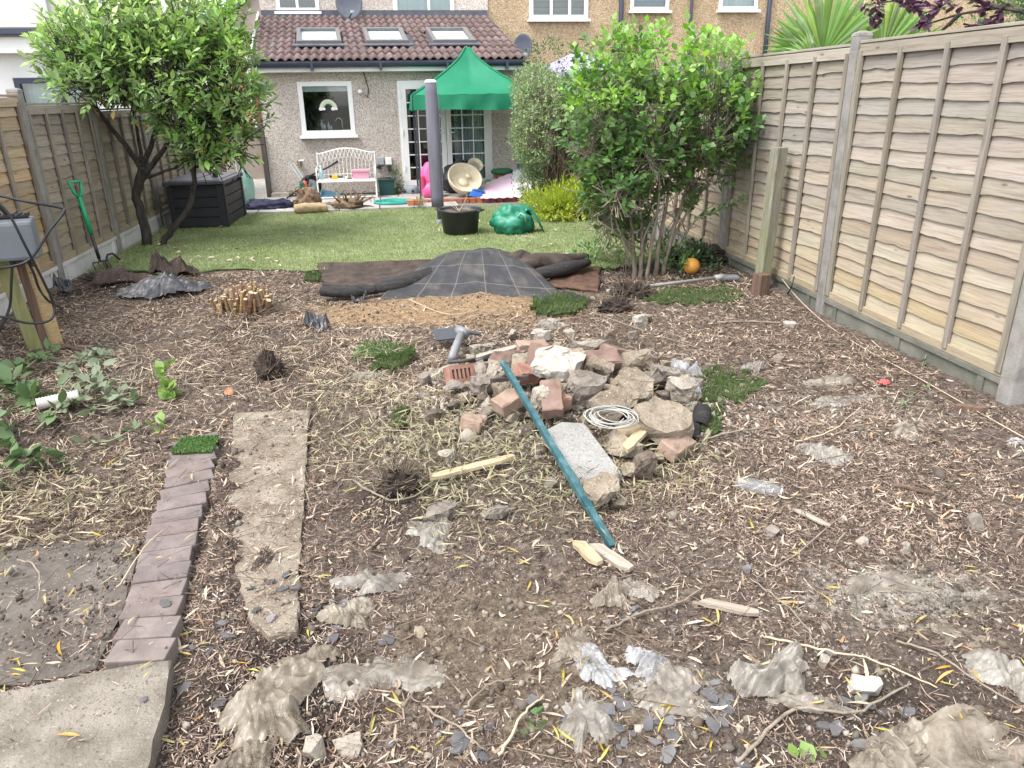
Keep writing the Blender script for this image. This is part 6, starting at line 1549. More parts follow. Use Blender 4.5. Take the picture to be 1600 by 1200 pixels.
def grid_uv(name, fn, nu, nv, su, sv, mat, parent=None, label=None, cat=None, thick=.004):
    mb = MB()
    for i in range(nu + 1):
        for j in range(nv + 1): mb.v.append(tuple(map(float, fn(i / nu, j / nv))))
    uvs = []
    for i in range(nu):
        for j in range(nv):
            mb.f.append((i * (nv + 1) + j, (i + 1) * (nv + 1) + j, (i + 1) * (nv + 1) + j + 1, i * (nv + 1) + j + 1))
            uvs += [(i / nu * su, j / nv * sv), ((i + 1) / nu * su, j / nv * sv), ((i + 1) / nu * su, (j + 1) / nv * sv), (i / nu * su, (j + 1) / nv * sv)]
    me = mb.mesh(name, True); uvl = me.uv_layers.new(name='UVMap')
    uvl.data.foreach_set('uv', np.array(uvs, np.float32).ravel())
    o = link(name, me, mat, parent)
    if thick: o.modifiers.new('t', 'SOLIDIFY').thickness = thick
    if label: tag(o, label, cat)
    return o
mem = thing('weed_membrane', 'grey woven weed membrane humped over rolled-back turf', 'membrane', (0.35, 6.7, 0))
MLOC = np.array(mem.location)
fl, fr_, br, bl_ = [np.array(v) for v in ((-0.21, 6.340, 0.05), (1.388, 5.663, 0.05), (1.092, 7.265, 0.1), (0.394, 7.201, 0.12))]
def hump(u, v):
    p = (fl * (1 - u) + fr_ * u) * (1 - v) + (bl_ * (1 - u) + br * u) * v
    rise = float(sstep(0, .95, v)) ** .9; ends = 1 - .30 * abs(2 * u - 1.0) ** 3
    p = p.copy(); p[2] = .045 + .215 * rise * ends + .020 * float(fbm(u * 3, v * 3, 1.6, 4, 4)) + .022 * (.3 - abs(float(fbm(u * 4 + v * 2, v * 2 - u, 1.7, 14, 2)))) + .02 * math.exp(-((u - v * .5 - .35) / .05) ** 2) * (1 - v)
    p[2] -= .06 * max(0, v - .93) / .07 + .03 * (1 - min(1, v * 8)); p[1] -= .03 * math.sin(u * 9) * (1 - v)
    return p - MLOC
grid_uv('sheet', hump, 44, 26, 1.45, 1.05, M_weave, mem)
def roll(name, pts, r, mat, seed=0, flat=.75, n=14):
    mb = MB(); P = [np.array(p) for p in pts]; out = []; rr = []
    for i in range(len(P) - 1):
        for k in range(6):
            t = k / 6; out.append(P[i] * (1 - t) + P[i + 1] * t)
            rr.append(r[i] * (1 - t) + r[i + 1] * t)
    out.append(P[-1]); rr.append(r[-1])
    rr = [q * (1 + .22 * float(fbm(seed + i * .35, seed, 1, seed, 2))) for i, q in enumerate(rr)]
    mb.tube(out, rr, n); c = np.mean([p for p in out], 0)
    mb.v = [(v[0], v[1], c[2] + (v[2] - c[2]) * flat) for v in mb.v]
    return mb
def part_at(mb, name, mat, parent, smooth=True): return mb.build(name, mat, parent, smooth)
part_at(roll('r', [(-0.695, 6.604, 0.05), (-0.46, 6.531, 0.05), (-0.213, 6.572, 0.05)], [.06, .07, .055], M_blackroll, 1), 'rolled_edge', M_blackroll, mem)
part_at(roll('r', [(-0.223, 6.533, 0.06), (-0.015, 6.555, 0.09), (0.218, 6.722, 0.11), (0.472, 7.006, 0.12)], [.06, .095, .10, .07], M_blackroll, 2), 'rolled_edge', M_blackroll, mem)
part_at(roll('r', [(1.334, 6.011, 0.05), (1.435, 5.859, 0.05), (1.568, 5.745, 0.04)], [.06, .05, .02], M_blackroll, 4), 'rolled_edge', M_blackroll, mem)
tf = thing('turf_roll', 'dark folded-back rolls of artificial turf behind the woven membrane', 'turf roll', (1.55, 7.3, 0))
part_at(roll('r', [(0.793, 6.878, 0.18), (1.152, 7.039, 0.18), (1.225, 6.927, 0.15)], [.05, .10, .06], M_turfback, 5), 'roll', M_turfback, tf)
part_at(roll('r', [(1.018, 6.779, 0.13), (1.295, 6.972, 0.15), (1.543, 6.965, 0.14), (1.819, 7.191, 0.12)], [.07, .115, .10, .05], M_turfback, 6), 'roll', M_turfback, tf)
part_at(roll('r', [(1.146, 6.652, 0.08), (1.370, 6.729, 0.1), (1.622, 6.902, 0.1), (1.813, 7.088, 0.09)], [.06, .085, .075, .045], M_blackroll, 7), 'roll', M_blackroll, tf)
def flatpatch(name, label, quad, mat, seed, z=.02, cat='turf backing', n=26, thick=.02, amp=.012):
    a, b, c, d = [np.array(q) for q in quad]; c0 = (a + b + c + d) / 4
    base = np.array([c0[0], c0[1], 0.0])
    def fn(u, v):
        u2 = u + .05 * float(vnoise(v * 6 + seed, 0, 1, seed)); v2 = v + .05 * float(vnoise(u * 6 + seed, 3, 1, seed))
        p = (a * (1 - u2) + b * u2) * (1 - v2) + (d * (1 - u2) + c * u2) * v2
        zz = float(gz(p[0], p[1])) if p[1] < 7.7 else float(lawn_z(p[0], p[1]))
        return np.array([p[0], p[1], zz + z + amp * float(fbm(p[0], p[1], 5, seed, 3))]) - base
    o = grid_uv(name, fn, n, n, 1, 1, mat, None, label, cat, thick); o.location = base
    return o
flatpatch('turf_backing', 'brown underside of lawn folded back left of the membrane', ((-0.724, 7.042), (0.13, 6.857), (0.356, 7.728), (-0.816, 7.800)), M_turfback, 3, .03)
flatpatch('turf_backing', 'rusty brown underside of lawn right of the membrane', ((1.267, 6.511), (1.674, 6.139), (2.049, 7.476), (1.621, 7.318)), M_rustback, 5, .03)

# landscape fabric and clods on the left
M_shinyblk = mat_noise('black_polythene', [(0.020, 0.020, 0.024), (0.050, 0.050, 0.056), (0.12, 0.118, 0.12)], 5, .38, .5, 25, spec=.55, bdist=.015)
sheet('plastic_membrane', 'crumpled grey-black membrane strip left of the bamboo stump', 'membrane', (-2.064, 6.888), .82, .36, .32, M_shinyblk, 41, 40, .16, 3.2, .12)
sheet('turf_flap', 'brown flap of lifted turf at the lawn edge on the left', 'turf flap', (-2.197, 7.632), .52, .42, .2, M_turfback, 42, 30, .26, 2.0, .12)
sheet('turf_flap', 'dark ragged turf strip between fork and membrane strip', 'turf flap', (-2.525, 7.129), .60, .22, .15, M_turfback, 43, 30, .18, 2.5, .2)
sheet('black_plastic_scrap', 'black plastic scrap sticking up at the left of the sand', 'plastic scrap', (-0.656, 5.636), .20, .30, .3, M_shinyblk, 44, 24, .17, 2.2, .2)
sheet('black_plastic_scrap', 'small black scrap standing in the sand', 'plastic scrap', (-0.363, 6.305), .16, .10, .6, M_shinyblk, 45, 18, .13, 2.2, .25)
sheet('black_plastic_scrap', 'shiny black bag end at the foot of the left fence post', 'plastic scrap', (-2.944, 6.983), .16, .22, .6, M_shinyblk, 46, 20, .26, 2.2, .2)
M_clod = mat_noise('dark_clod', [(0.018, 0.014, 0.012), (0.042, 0.031, 0.025), (0.085, 0.062, 0.047)], 14, .98, 1.0, 50, bdist=.03)
def clod(label, c, r, seed, fibres=70, fm=None, flen=.09):
    t = thing('root_clod', label, 'clod', (c[0], c[1], gz1(*c) - .01))
    link('clod', lump(14, 20, r[0], r[1], r[2], seed, .3, 3).mesh('clod', False), M_clod, t, (0, 0, r[2] * .55))
    dd = unit(fibres); dd[:, 2] = np.abs(dd[:, 2]); p0 = dd * np.array(r) * .8 + [0, 0, r[2] * .5]
    l = np.stack([p0, p0 + dd * flen + rng.normal(0, flen * .4, dd.shape)], 1); l[:, 1, 2] = np.maximum(l[:, 1, 2], .005)
    f = twigs('fibres', l, .003, .0015, fm or M_twig, t, 3); f['kind'] = 'stuff'
    return t
clod('dark root clod left of the path end', (-0.853, 4.572), (.09, .08, .10), 2)
clod('dark grass-root clod in front of the timber strip', (-0.078, 2.951), (.085, .07, .07), 3, 120, None, .07)
clod('dark earth lump beside the membrane roll on the right', (1.660, 5.558), (.14, .10, .07), 4, 50)
clod('brown fibrous clod behind the earth lump on the right', (1.916, 5.998), (.17, .13, .07), 5, 90)
clod('soil heap by the far right fence foot', (3.137, 7.296), (.35, .28, .09), 6, 60)
clod('soil lump with roots near the fork', (-2.761, 7.431), (.22, .14, .05), 7, 70)

# cut bamboo stump: every cane its own piece
M_cane = mat_noise('cane', [(0.15, 0.085, 0.048), (0.245, 0.155, 0.09), (0.34, 0.24, 0.15)], 6, .75, .3, 30, stretch=(4, 4, 1), rnd='object', rv=.25, rh=.015)
M_canetop = mat_noise('cane_cut', [(0.36, 0.27, 0.17), (0.52, 0.42, 0.29)], 12, .8, .2, rnd='object', rv=.15)
bs = thing('bamboo_stump', 'clump of sawn-off bamboo canes sticking up from the ground', 'stump', (*(-1.278, 6.033), 0.015))
r_ = random.Random(4)
for k in range(105):
    a = r_.random() * 2 * PI; q = math.sqrt(r_.random()); x, y = .23 * q * math.cos(a), .14 * q * math.sin(a)
    h = r_.uniform(.05, .17) * (1.1 - .35 * q) + .06 + .05 * (x > 0) * (abs(x) < .2); rad0 = r_.choice((.007, .009, .012, .015, .022))
    rot = (r_.gauss(0, .16) + y * -.5, r_.gauss(0, .16) + x * .4, 0)
    c = link('cane', MB().lathe([(rad0, -.03), (rad0 * .95, h * .45), (rad0 * 1.12, h * .5), (rad0 * .95, h * .55), (rad0, h)], n=8).mesh('cane'), M_cane, bs, (x, y, 0), rot)
    link('cut_top', MB().lathe([(rad0 * 1.01, h), (rad0 * .9, h + .003)], n=8).mesh('cut_top'), M_canetop, c)
dd = unit(620); dd[:, 2] *= .5; p0 = dd * [.25, .18, .05] + [0, 0, .02]; l = np.stack([p0, p0 + dd * [.13, .13, .06] + rng.normal(0, .03, dd.shape)], 1); l[:, :, 2] = np.maximum(l[:, :, 2], .0)
f = twigs('roots', l, .004, .0015, M_twig, bs, 4); f['kind'] = 'stuff'

# fork leaning on the left fence
M_forkg = mat_flat('fork_green', (0.010, 0.30, 0.125), .4, .5, var=.06)
M_rust = mat_noise('tool_steel', [(0.035, 0.030, 0.028), (0.075, 0.065, 0.06), (0.12, 0.10, 0.09)], 14, .6, .4, metal=.5)
fk = thing('garden_fork', 'garden fork with bright green handle leaning on left fence', 'garden fork', (-2.98, 8.05, 0))
FT, FB = Vector((-3.080, 8.112, 0.755)), Vector((-3.000, 8.063, 0.152))
d_ = (FT - FB).normalized(); sd = Vector((0.55, 0.8, 0)); sd = (sd - d_ * sd.dot(d_)).normalized()
FM = FB.lerp(FT, .42)
MB().tube([FB, FM], .017, 10).build('shaft', M_rust, fk, True)
MB().tube([FM - d_ * .01, FM.lerp(FT, .5), FT], [.021, .022, .020], 10).build('sleeve', M_forkg, fk, True)
HT = FT + d_ * .15
MB().tube([FT, FT + d_ * .04 - sd * .04, HT - sd * .062, HT + sd * .062, FT + d_ * .04 + sd * .04, FT], [.018, .016, .016, .016, .016, .018], 8).build('handle', M_forkg, fk, True)
bt_ = FB - d_ * .03
MB().tube([FB, bt_], .014, 8).tube([bt_ - sd * .085, bt_ + sd * .085], .008, 6).build('crossbar', M_rust, fk, True)
for k in range(4):
    o_ = sd * (-.085 + .0567 * k)
    MB().tube([bt_ + o_, bt_ + o_ - d_ * .08 + Vector((.012, 0, 0)), bt_ + o_ - d_ * .19], [.007, .007, .003], 6).build('tine', M_rust, fk)
wr = thing('wire_hoop', 'thin black hoop of pipe arching beside the garden fork', 'pipe', (-2.95, 8.4, 0))
MB().tube([(-2.955, 8.152, 0), (-2.980, 8.152, 0.094), (-3.000, 8.301, 0.145), (-3.000, 8.448, 0.13), (-2.980, 8.602, 0.016)], .010, 8).build('pipe', M_black, wr, True)

# socket box on its timber post, with cables
sp2 = thing('socket_post', 'green treated timber post carrying the grey socket box', 'post', (-2.62, 5.52, -.05))
MB().box((-2.645, 5.53, .32), (.09, .09, .78), (0, -.10, .5), bev=.005).build('shaft', M_greenpost, sp2)
MB().box((-2.52, 5.60, .30), (.10, .03, .74), (0, -.06, .5), bev=.004).build('plank', M_fenceN, sp2)
MB().box((-2.565, 5.56, .30), (.05, .05, .72), (0, -.05, .5), bev=.004).build('batten', M_brownpost, sp2)
sk = thing('socket_box', 'grey weatherproof socket box on the timber post at left', 'socket box', (-2.53, 5.42, .65))
M_sock = mat_noise('socket_grey', [(0.13, 0.145, 0.165), (0.185, 0.20, 0.22)], 4, .5, .1, spec=.45)
link('body', MB().box((0, .02, .14), (.30, .12, .26), bev=.02).mesh('body'), M_sock, sk, (0, 0, 0), (0, 0, .25))
link('cover', MB().box((.01, -.065, .13), (.27, .06, .25), bev=.022).mesh('cover'), M_sock, sk, (0, 0, 0), (0, 0, .25))
link('hinge_rail', MB().box((0, .0, .285), (.26, .07, .02), bev=.006).mesh('hinge_rail'), M_black, sk, (0, 0, 0), (0, 0, .25))
for k in range(7): link('louvre', MB().box((-.12 + .04 * k, .0, .297), (.022, .075, .012)).mesh('louvre'), M_black, sk, (0, 0, 0), (0, 0, .25))
for k in range(2): link('gland', MB().tube([(-.03 + .12 * k, 0, .015), (-.03 + .12 * k, 0, -.05)], .018, 8).mesh('gland'), M_black, sk)
cabs = [('black cable looping out from the socket box towards fence', [(-2.58, 5.42, .93), (-2.621, 5.300, 1.107), (-2.338, 5.300, 1.038), (-2.189, 5.400, 0.983), (-2.164, 5.400, 0.953), (-2.255, 5.350, 0.844), (-2.380, 5.300, 0.682), (-2.486, 5.250, 0.638), (-2.653, 5.200, 0.64), (-2.68, 5.45, .62)]),
        ('black cable hanging in a big loop below the socket box', [(-2.52, 5.42, .94), (-2.504, 5.200, 1.095), (-2.412, 5.200, 0.986), (-2.366, 5.220, 0.768), (-2.346, 5.300, 0.518), (-2.338, 5.350, 0.339), (-2.365, 5.300, 0.255), (-2.477, 5.250, 0.254), (-2.579, 5.200, 0.314), (-2.720, 5.200, 0.369), (-2.66, 5.45, .60)]),
        ('black cable running from socket box down to the fence foot', [(-2.496, 5.450, 0.688), (-2.462, 5.450, 0.556), (-2.471, 5.500, 0.425), (-2.470, 5.600, 0.308), (-2.796, 6.534, 0.03)]),
        ('black cable draped down the front of the timber post', [(-2.527, 5.360, 0.664), (-2.565, 5.350, 0.518), (-2.617, 5.350, 0.345), (-2.688, 5.300, 0.207), (-2.818, 5.304, 0.01)])]
def spline(pts, m=6):
    P = [Vector(p) for p in pts]; out = []
    for i in range(len(P) - 1):
        a, b, c, d = P[max(i - 1, 0)], P[i], P[i + 1], P[min(i + 2, len(P) - 1)]
        for k in range(m):
            t = k / m; out.append(0.5 * ((2 * b) + (c - a) * t + (2 * a - 5 * b + 4 * c - d) * t * t + (3 * b - a - 3 * c + d) * t ** 3))
    return out + [P[-1]]
for lb, pts in cabs: tag(MB().tube(spline(pts), .0085, 7).build('cable', M_black, None, True), lb, 'cable')

# ball, long-handled tool, cord
M_ball = mat_noise('ball', [(0.42, 0.17, 0.03), (0.62, 0.32, 0.06), (0.68, 0.45, 0.16)], 4, .5, .1, detail=2)
tag(MB().lathe([(.001, 0)] + [(.078 * math.sin(PI * k / 14), .078 - .078 * math.cos(PI * k / 14)) for k in range(1, 14)] + [(.001, .156)], n=24).build('ball', M_ball, None, True), 'scuffed orange ball by the shrub stems', 'ball').location = (2.72, 6.68, gz1(2.72, 6.68))
M_grip = mat_noise('grey_handle', [(0.22, 0.21, 0.20), (0.33, 0.32, 0.30)], 6, .6, .2, stretch=(1, 1, 1))
hm = thing('long_handled_scraper', 'long grey-handled tool lying in front of the ball', 'tool', (2.2, 6.2, 0.05))
q0, q1 = Vector((1.720, 6.045, 0.06)), Vector((2.785, 6.239, 0.08))
MB().tube([q0, q1], .015, 8).build('handle', M_grip, hm, True)
dq = (q1 - q0).normalized()
MB().tube([q1 - dq * .02, q1 + dq * .07], [.025, .03], 10).build('socket', M_grip, hm, True)
MB().box(q1 + dq * .13 + Vector((0, 0, -.01)), (.16, .10, .035), (0, 0, math.atan2(dq.y, dq.x) - .3), bev=.012).build('head', mat_flat('tool_grey', (.15, .155, .165), .5), hm)
cord = thing('white_cable', 'thin white cable lying along the foot of right fence', 'cable', (3.1, 5, 0))
pts = [(x, y, gz1(x, y) + .012 + z) for x, y, z in ((*(3.256, 6.034), .10), (*(3.153, 5.483), .04), (*(3.143, 5.032), 0), (*(3.022, 4.384), 0), (*(2.969, 3.743), 0), (*(2.919, 3.206), 0), (*(2.913, 2.856), 0))]
MB().tube(spline(pts, 8), .0032, 6).build('cable', M_dry, cord, True)
bw_ = thing('black_wire', 'short black wire standing by the right gravel board', 'wire', (3.1, 5.6, 0)); MB().tube(spline([(3.180, 5.626, 0.209), (3.150, 5.601, 0.12), (3.255, 5.848, 0)]), .006, 5).build('wire', M_black, bw_)

# ------------------------------------------------------------------ rubble heap
M_rub1 = speckled('rubble_pale', [(0.20, 0.172, 0.138), (0.30, 0.262, 0.215), (0.40, 0.36, 0.305)], 6, [(0.20, 0.17, 0.135), (0.33, 0.29, 0.24), (0.48, 0.44, 0.38)], 95, .6, 1.0)
M_rub2 = speckled('rubble_tan', [(0.15, 0.12, 0.088), (0.24, 0.198, 0.15), (0.33, 0.283, 0.22)], 6, [(0.15, 0.12, 0.09), (0.26, 0.215, 0.165), (0.38, 0.335, 0.27)], 95, .55, 1.0)
M_rub3 = speckled('rubble_grey', [(0.125, 0.105, 0.088), (0.20, 0.172, 0.147), (0.28, 0.245, 0.21)], 7, [(0.10, 0.088, 0.075), (0.27, 0.235, 0.20)], 60, .6, .9)
M_dark = speckled('rubble_dark', [(0.060, 0.047, 0.038), (0.105, 0.083, 0.066), (0.16, 0.13, 0.105)], 8, [(0.06, 0.05, 0.04), (0.2, 0.17, 0.14)], 60, .6, .9)
M_white1 = speckled('rubble_white', [(0.26, 0.235, 0.20), (0.345, 0.315, 0.275), (0.42, 0.39, 0.345)], 5, [(0.40, 0.33, 0.25), (0.62, 0.57, 0.50)], 70, .8, .6)
M_brkB = mat_noise('brown_brick', [(0.125, 0.082, 0.066), (0.19, 0.125, 0.10), (0.25, 0.175, 0.145)], 12, .92, .6, 70, bdist=.006)
M_brkR = mat_noise('red_brick', [(0.21, 0.10, 0.07), (0.275, 0.15, 0.112), (0.32, 0.22, 0.178)], 12, .92, .5, 70, bdist=.006)
M_brkT = mat_noise('tan_brick', [(0.20, 0.135, 0.10), (0.275, 0.195, 0.15), (0.34, 0.265, 0.21)], 12, .92, .5, 70, bdist=.006)
M_slabgrey = speckled('grey_slab', [(0.21, 0.203, 0.19), (0.28, 0.272, 0.255), (0.35, 0.34, 0.325)], 4, [(0.15, 0.145, 0.135), (0.28, 0.27, 0.255), (0.44, 0.43, 0.41)], 130, .4, .6)
RM = {'p': M_rub1, 't': M_rub2, 'g': M_rub3, 'd': M_dark, 'w': M_white1}
def rock(label, c, size, z, kind, yaw=0.0, tilt=(0, 0), seed=1, flat=0.0, n=14, group=None, name='rubble_chunk', cat='rubble', rough=.06):
    if group is None and name == 'rubble_chunk': size = tuple(q * 1.1 for q in size); rough = .085
    me = chunk(seed, *size, n=n, flat=flat, rough=rough, sub=3 if max(size) > .16 else 2 if max(size) > .1 else 1)
    o = link(name, me, RM[kind], None, (c[0], c[1], gz1(c[0], c[1]) + z), (tilt[0], tilt[1], yaw))
    return tag(o, label, cat, group)
RLM = [((0.775, 3.692), 'beside the white slab'), ((0.928, 3.116), 'beside the cable coil'), ((0.326, 4.050), 'beside the red air brick'), ((1.446, 3.291), 'beside the drainpipe end'), ((0.334, 4.820), 'beside the spade blade'), ((0.74, 2.993), 'beside the grey slab'), ((1.337, 4.072), 'at the back right of the heap'), ((0.376, 3.457), 'left of the teal pole'), ((1.072, 4.820), 'at the back of the heap'), ((1.215, 3.064), 'at the right foot of the heap'), ((0.694, 3.398), 'beside the tilted brown paver'), ((1.532, 3.838), 'beside the torn white film')]
KN = {'p': 'pale', 't': 'tan', 'g': 'grey', 'd': 'dark', 'w': 'white'}
def rwhere(c, kd): return 'small broken %s rubble piece %s' % (KN[kd], min(RLM, key=lambda q: (q[0][0] - c[0]) ** 2 + (q[0][1] - c[1]) ** 2)[1])
# pixel spots become ground metres; sizes in metres
rock('bright white broken slab on top of the rubble heap', (0.753, 3.588), (.28, .24, .07), .14, 'w', .2, (.42, .05), 5, 1.0, 11)
rock('large pale concrete lump behind the white slab', (1.021, 4.033), (.30, .22, .15), .07, 'p', .3, (.1, .1), 7)
rock('dark broken slab standing up at the back of the heap', (1.187, 4.133), (.27, .20, .06), .10, 'd', .5, (.6, .35), 8, 1.0)
rock('long flat concrete lump at the back right of the heap', (1.254, 3.873), (.32, .18, .09), .07, 't', -.05, (.1, .0), 9)
rock('thick tan concrete lump below the long flat one', (1.135, 3.488), (.27, .22, .13), .05, 't', -.4, (.2, .25), 10)
rock('rounded tan concrete slab behind the white cable coil', (0.99, 3.336), (.30, .20, .10), .05, 't', .1, (.35, 0), 11)
rock('flat triangular concrete slab at the right of the heap', (1.199, 3.174), (.34, .28, .07), .07, 't', .2, (.28, .08), 12, 1.0, 9)
rock('grey-tan lump at the far right shoulder of the heap', (1.369, 3.655), (.24, .2, .14), .03, 'g', .9, (.1, .2), 13)
rock('pale lump under the torn film on the right', (1.429, 3.550), (.20, .18, .14), .02, 'p', .4, (.2, 0), 14)
rock('mortar heap face in the middle of the rubble', (0.878, 3.473), (.24, .20, .20), .0, 'g', .2, (.3, 0), 15)
rock('mid heap dark lump beneath the brown bricks', (1.018, 3.681), (.18, .15, .13), .02, 'd', .2, (.3, 0), 16)
rock('small pale lump left of the brown paver', (0.617, 3.370), (.10, .12, .13), .06, 'p', .2, (.3, .2), 17)
rock('sandy concrete lump resting on the foot of the grey slab', (0.753, 2.665), (.20, .16, .12), .02, 't', .6, (.2, -.2), 18)
rock('tan block under the white cable coil', (0.971, 3.039), (.24, .14, .10), .02, 't', -.35, (.1, .2), 19)
rock('dark crusty lump right of the grey slab', (0.999, 2.852), (.13, .12, .11), .01, 'd', .3, (.2, .1), 20)
rock('small flat stone right of the grey slab edge', (0.948, 2.857), (.11, .08, .05), .03, 't', .3, (.1, 0), 21)
rock('crumbly mortar lump left of the teal pole', (0.383, 3.739), (.16, .14, .11), .02, 'g', .3, (.1, 0), 22)
rock('grey stone at the left foot of the heap', (0.122, 3.557), (.15, .12, .08), .0, 'd', .3, (0, 0), 23)
rock('pale lump beside the red air brick', (0.469, 3.773), (.13, .11, .09), .04, 'p', 1.2, (0, .2), 24)
rock('pale crusty lump at the back left of the heap', (0.478, 4.569), (.22, .15, .09), .02, 'p', .2, (0, 0), 25)
rock('small white plaster lump behind the heap', (0.934, 4.914), (.20, .12, .07), .02, 'w', .2, (0, 0), 26)
rock('pale stone far behind the heap on the right', (1.738, 5.181), (.15, .10, .08), .0, 'w', .4, (0, 0), 27)
rock('tan broken lump low on the right of heap', (1.204, 3.031), (.17, .12, .09), .0, 't', .4, (0, 0.2), 28)
rock('pale plaster lump left of the cut timber strip', (0.153, 3.090), (.10, .09, .07), .0, 'p', .4, (0, 0), 29)
rock('long pale stone under dry grass left of the pole', (0.099, 2.719), (.22, .11, .06), .0, 'g', .5, (0, 0), 30)
rock('grey stone half sunk left of the pole foot', (0.321, 2.680), (.16, .11, .06), .0, 'g', .1, (0, 0), 31)
for k, (c, s, z, kd) in enumerate([((0.293, 3.972), .12, .02, 'g'), ((0.21, 3.841), .10, .0, 'p'), ((0.391, 4.406), .11, .03, 'p'), ((0.676, 4.548), .12, .03, 'd'), ((0.926, 4.339), .14, .05, 't'), ((1.115, 4.811), .13, .03, 'p'), ((1.498, 4.318), .12, .03, 'p'), ((1.534, 4.062), .11, .03, 't'),
        ((1.442, 3.424), .11, .0, 'p'), ((1.123, 3.225), .09, .03, 't'), ((0.761, 3.254), .08, .03, 'd'), ((0.632, 3.801), .10, .05, 't'), ((0.376, 3.457), .11, .0, 'g'), ((0.233, 3.318), .09, .0, 'd'), ((0.56, 3.193), .12, .0, 'd'), ((0.099, 4.169), .12, .0, 'g'), ((1.126, 2.985), .09, .0, 't'),
        ((0.827, 2.641), .09, .0, 't'), ((0.577, 2.817), .09, .0, 'g'), ((1.412, 4.817), .12, .02, 't'), ((1.593, 4.880), .10, .0, 'g'), ((0.747, 5.018), .11, .0, 'p'), ((0.462, 4.156), .10, .03, 'g'), ((1.178, 3.455), .10, .04, 'd'), ((1.642, 3.818), .12, .0, 'g'), ((1.712, 4.201), .11, .0, 'p')]):
    rock(rwhere(c, kd), c, (s, s * .85, s * .7), z, kd, k * 1.1, (.1 * (k % 3), .1 * (k % 2)), 100 + k, 0, 11, 'small rubble pieces of the heap')
_r = random.Random(77)
for k in range(88):
    a = _r.random() * 2 * PI; q = math.sqrt(_r.random()); x, y = .82 + .62 * q * math.cos(a), 3.78 + .52 * q * math.sin(a)
    s = _r.choice((.08, .10, .13, .17, .21)) * (1.12 - .45 * q)
    kd = _r.choice('ppttttggdd')
    rock(rwhere((x, y), kd), (x, y), (s, s * .85, s * .65), .01 + .06 * (1 - q), kd, _r.random() * 6, (_r.gauss(0, .25), _r.gauss(0, .25)), 700 + k, 0, 11, 'small rubble pieces of the heap')
def brick(label, c, z, mat, yaw, tilt=(0, 0), L=.215, name='loose_brick', frog=False, seed=0):
    bm = bmesh.new(); bmesh.ops.create_cube(bm, size=1)
    for v in bm.verts: v.co = Vector((v.co.x * L, v.co.y * .1025, v.co.z * .068 + .034))
    bmesh.ops.bevel(bm, geom=bm.edges[:], offset=.005, segments=1, affect='EDGES')
    bmesh.ops.subdivide_edges(bm, edges=[e for e in bm.edges if e.calc_length() > .06], cuts=2, use_grid_fill=True)
    r = random.Random(seed)
    for v in bm.verts: v.co += Vector((r.gauss(0, 1), r.gauss(0, 1), r.gauss(0, 1))) * .0022
    me = bpy.data.meshes.new(name); bm.to_mesh(me); bm.free()
    return tag(link(name, me, mat, None, (c[0], c[1], gz1(*c) + z), (tilt[0], tilt[1], yaw)), label, 'brick')
brick('brown paver tilted in the middle of the rubble heap', (0.69, 3.344), .10, M_brkB, 1.45, (-.05, -.45), .20, seed=1)
brick('brown-grey brick wedged at the upper right of heap', (1.032, 3.744), .10, M_brkB, .25, (.5, .1), .22, seed=2)
brick('second grey-brown brick behind the upper right one', (1.149, 3.903), .10, M_brkB, .9, (.2, .35), .2, seed=3)
brick('orange-brown broken brick left of the teal pole', (0.485, 3.409), .06, M_brkT, .5, (.1, -.2), .14, seed=4)
brick('reddish half brick at the left foot of heap', (0.292, 3.338), .03, M_brkT, 1.2, (.2, .2), .13, seed=5)
brick('brown brick leaning behind the pole top', (0.579, 4.168), .07, M_brkB, .7, (.6, .2), .24, seed=6)
brick('dark brick standing left of the white slab', (0.694, 3.783), .09, M_brkB, 1.3, (.2, -.6), .22, seed=7)
brick('broken red brick pieces under the brown paver', (0.714, 3.366), .06, M_brkR, .4, (.1, 0), .13, seed=8)
brick('small red brick below the orange one', (0.613, 3.688), .07, M_brkR, .3, (.3, .2), .12, seed=9)
brick('tan brick on its side at the right foot of heap', (1.214, 3.044), .03, M_brkT, .75, (.4, .1), .20, seed=10)
brick('pinkish flat brick lying at the back of heap', (0.786, 4.464), .06, M_brkT, .1, (.1, .1), .20, seed=11)
# red air brick with holes
ab = thing('air_brick', 'orange-red perforated air brick at the left of the heap', 'brick', (*(0.303, 3.917), gz1(*(0.303, 3.917)) + .045), (-.45, .12, .5))
wb_ = wall_mesh(-.095, .095, 0, .10, -.03, .03, [(-.078 + .027 * k, -.062 + .027 * k, .022, .078) for k in range(5)])
link('body', wb_.mesh('body'), M_brkR, ab); link('backing', MB().box((0, .035, .05), (.185, .01, .096)).mesh('backing'), M_dark, ab)

# grey concrete slab, teal pole, cable coil, timber, pipes
gs_ = chunk(77, .20, .34, .055, n=9, flat=1.0, rough=.02)
def plate(poly, t, seed=0):
    mb = MB().slab(poly, 0, t); bm = bmesh.new(); me = mb.mesh('p'); bm.from_mesh(me)
    bmesh.ops.bevel(bm, geom=bm.edges[:], offset=.006, segments=2, affect='EDGES'); bm.to_mesh(me); bm.free(); return me
sl = plate([(-.10, -.20), (.10, -.21), (.115, .15), (.02, .20), (-.10, .17)], .05)
tag(link('concrete_paving_slab', sl, M_slabgrey, None, (*(0.735, 2.973), gz1(*(0.735, 2.973)) + .035), (.30, -.06, .30)), 'grey rectangular concrete slab leaning on the heap beside the teal pole', 'slab')
M_tealp = mat_noise('teal_paint', [(0.014, 0.058, 0.070), (0.028, 0.092, 0.105), (0.085, 0.165, 0.18)], 5, .45, .15, 40, spec=.5, stretch=(4, 4, 1))
tpole = thing('teal_pole', 'long teal painted metal pole lying across the rubble heap', 'pole', (0.72, 2.5, 0.02))
pb_, pt_ = Vector((0.708, 2.457, 0.035)), Vector((0.49, 3.557, 0.34))
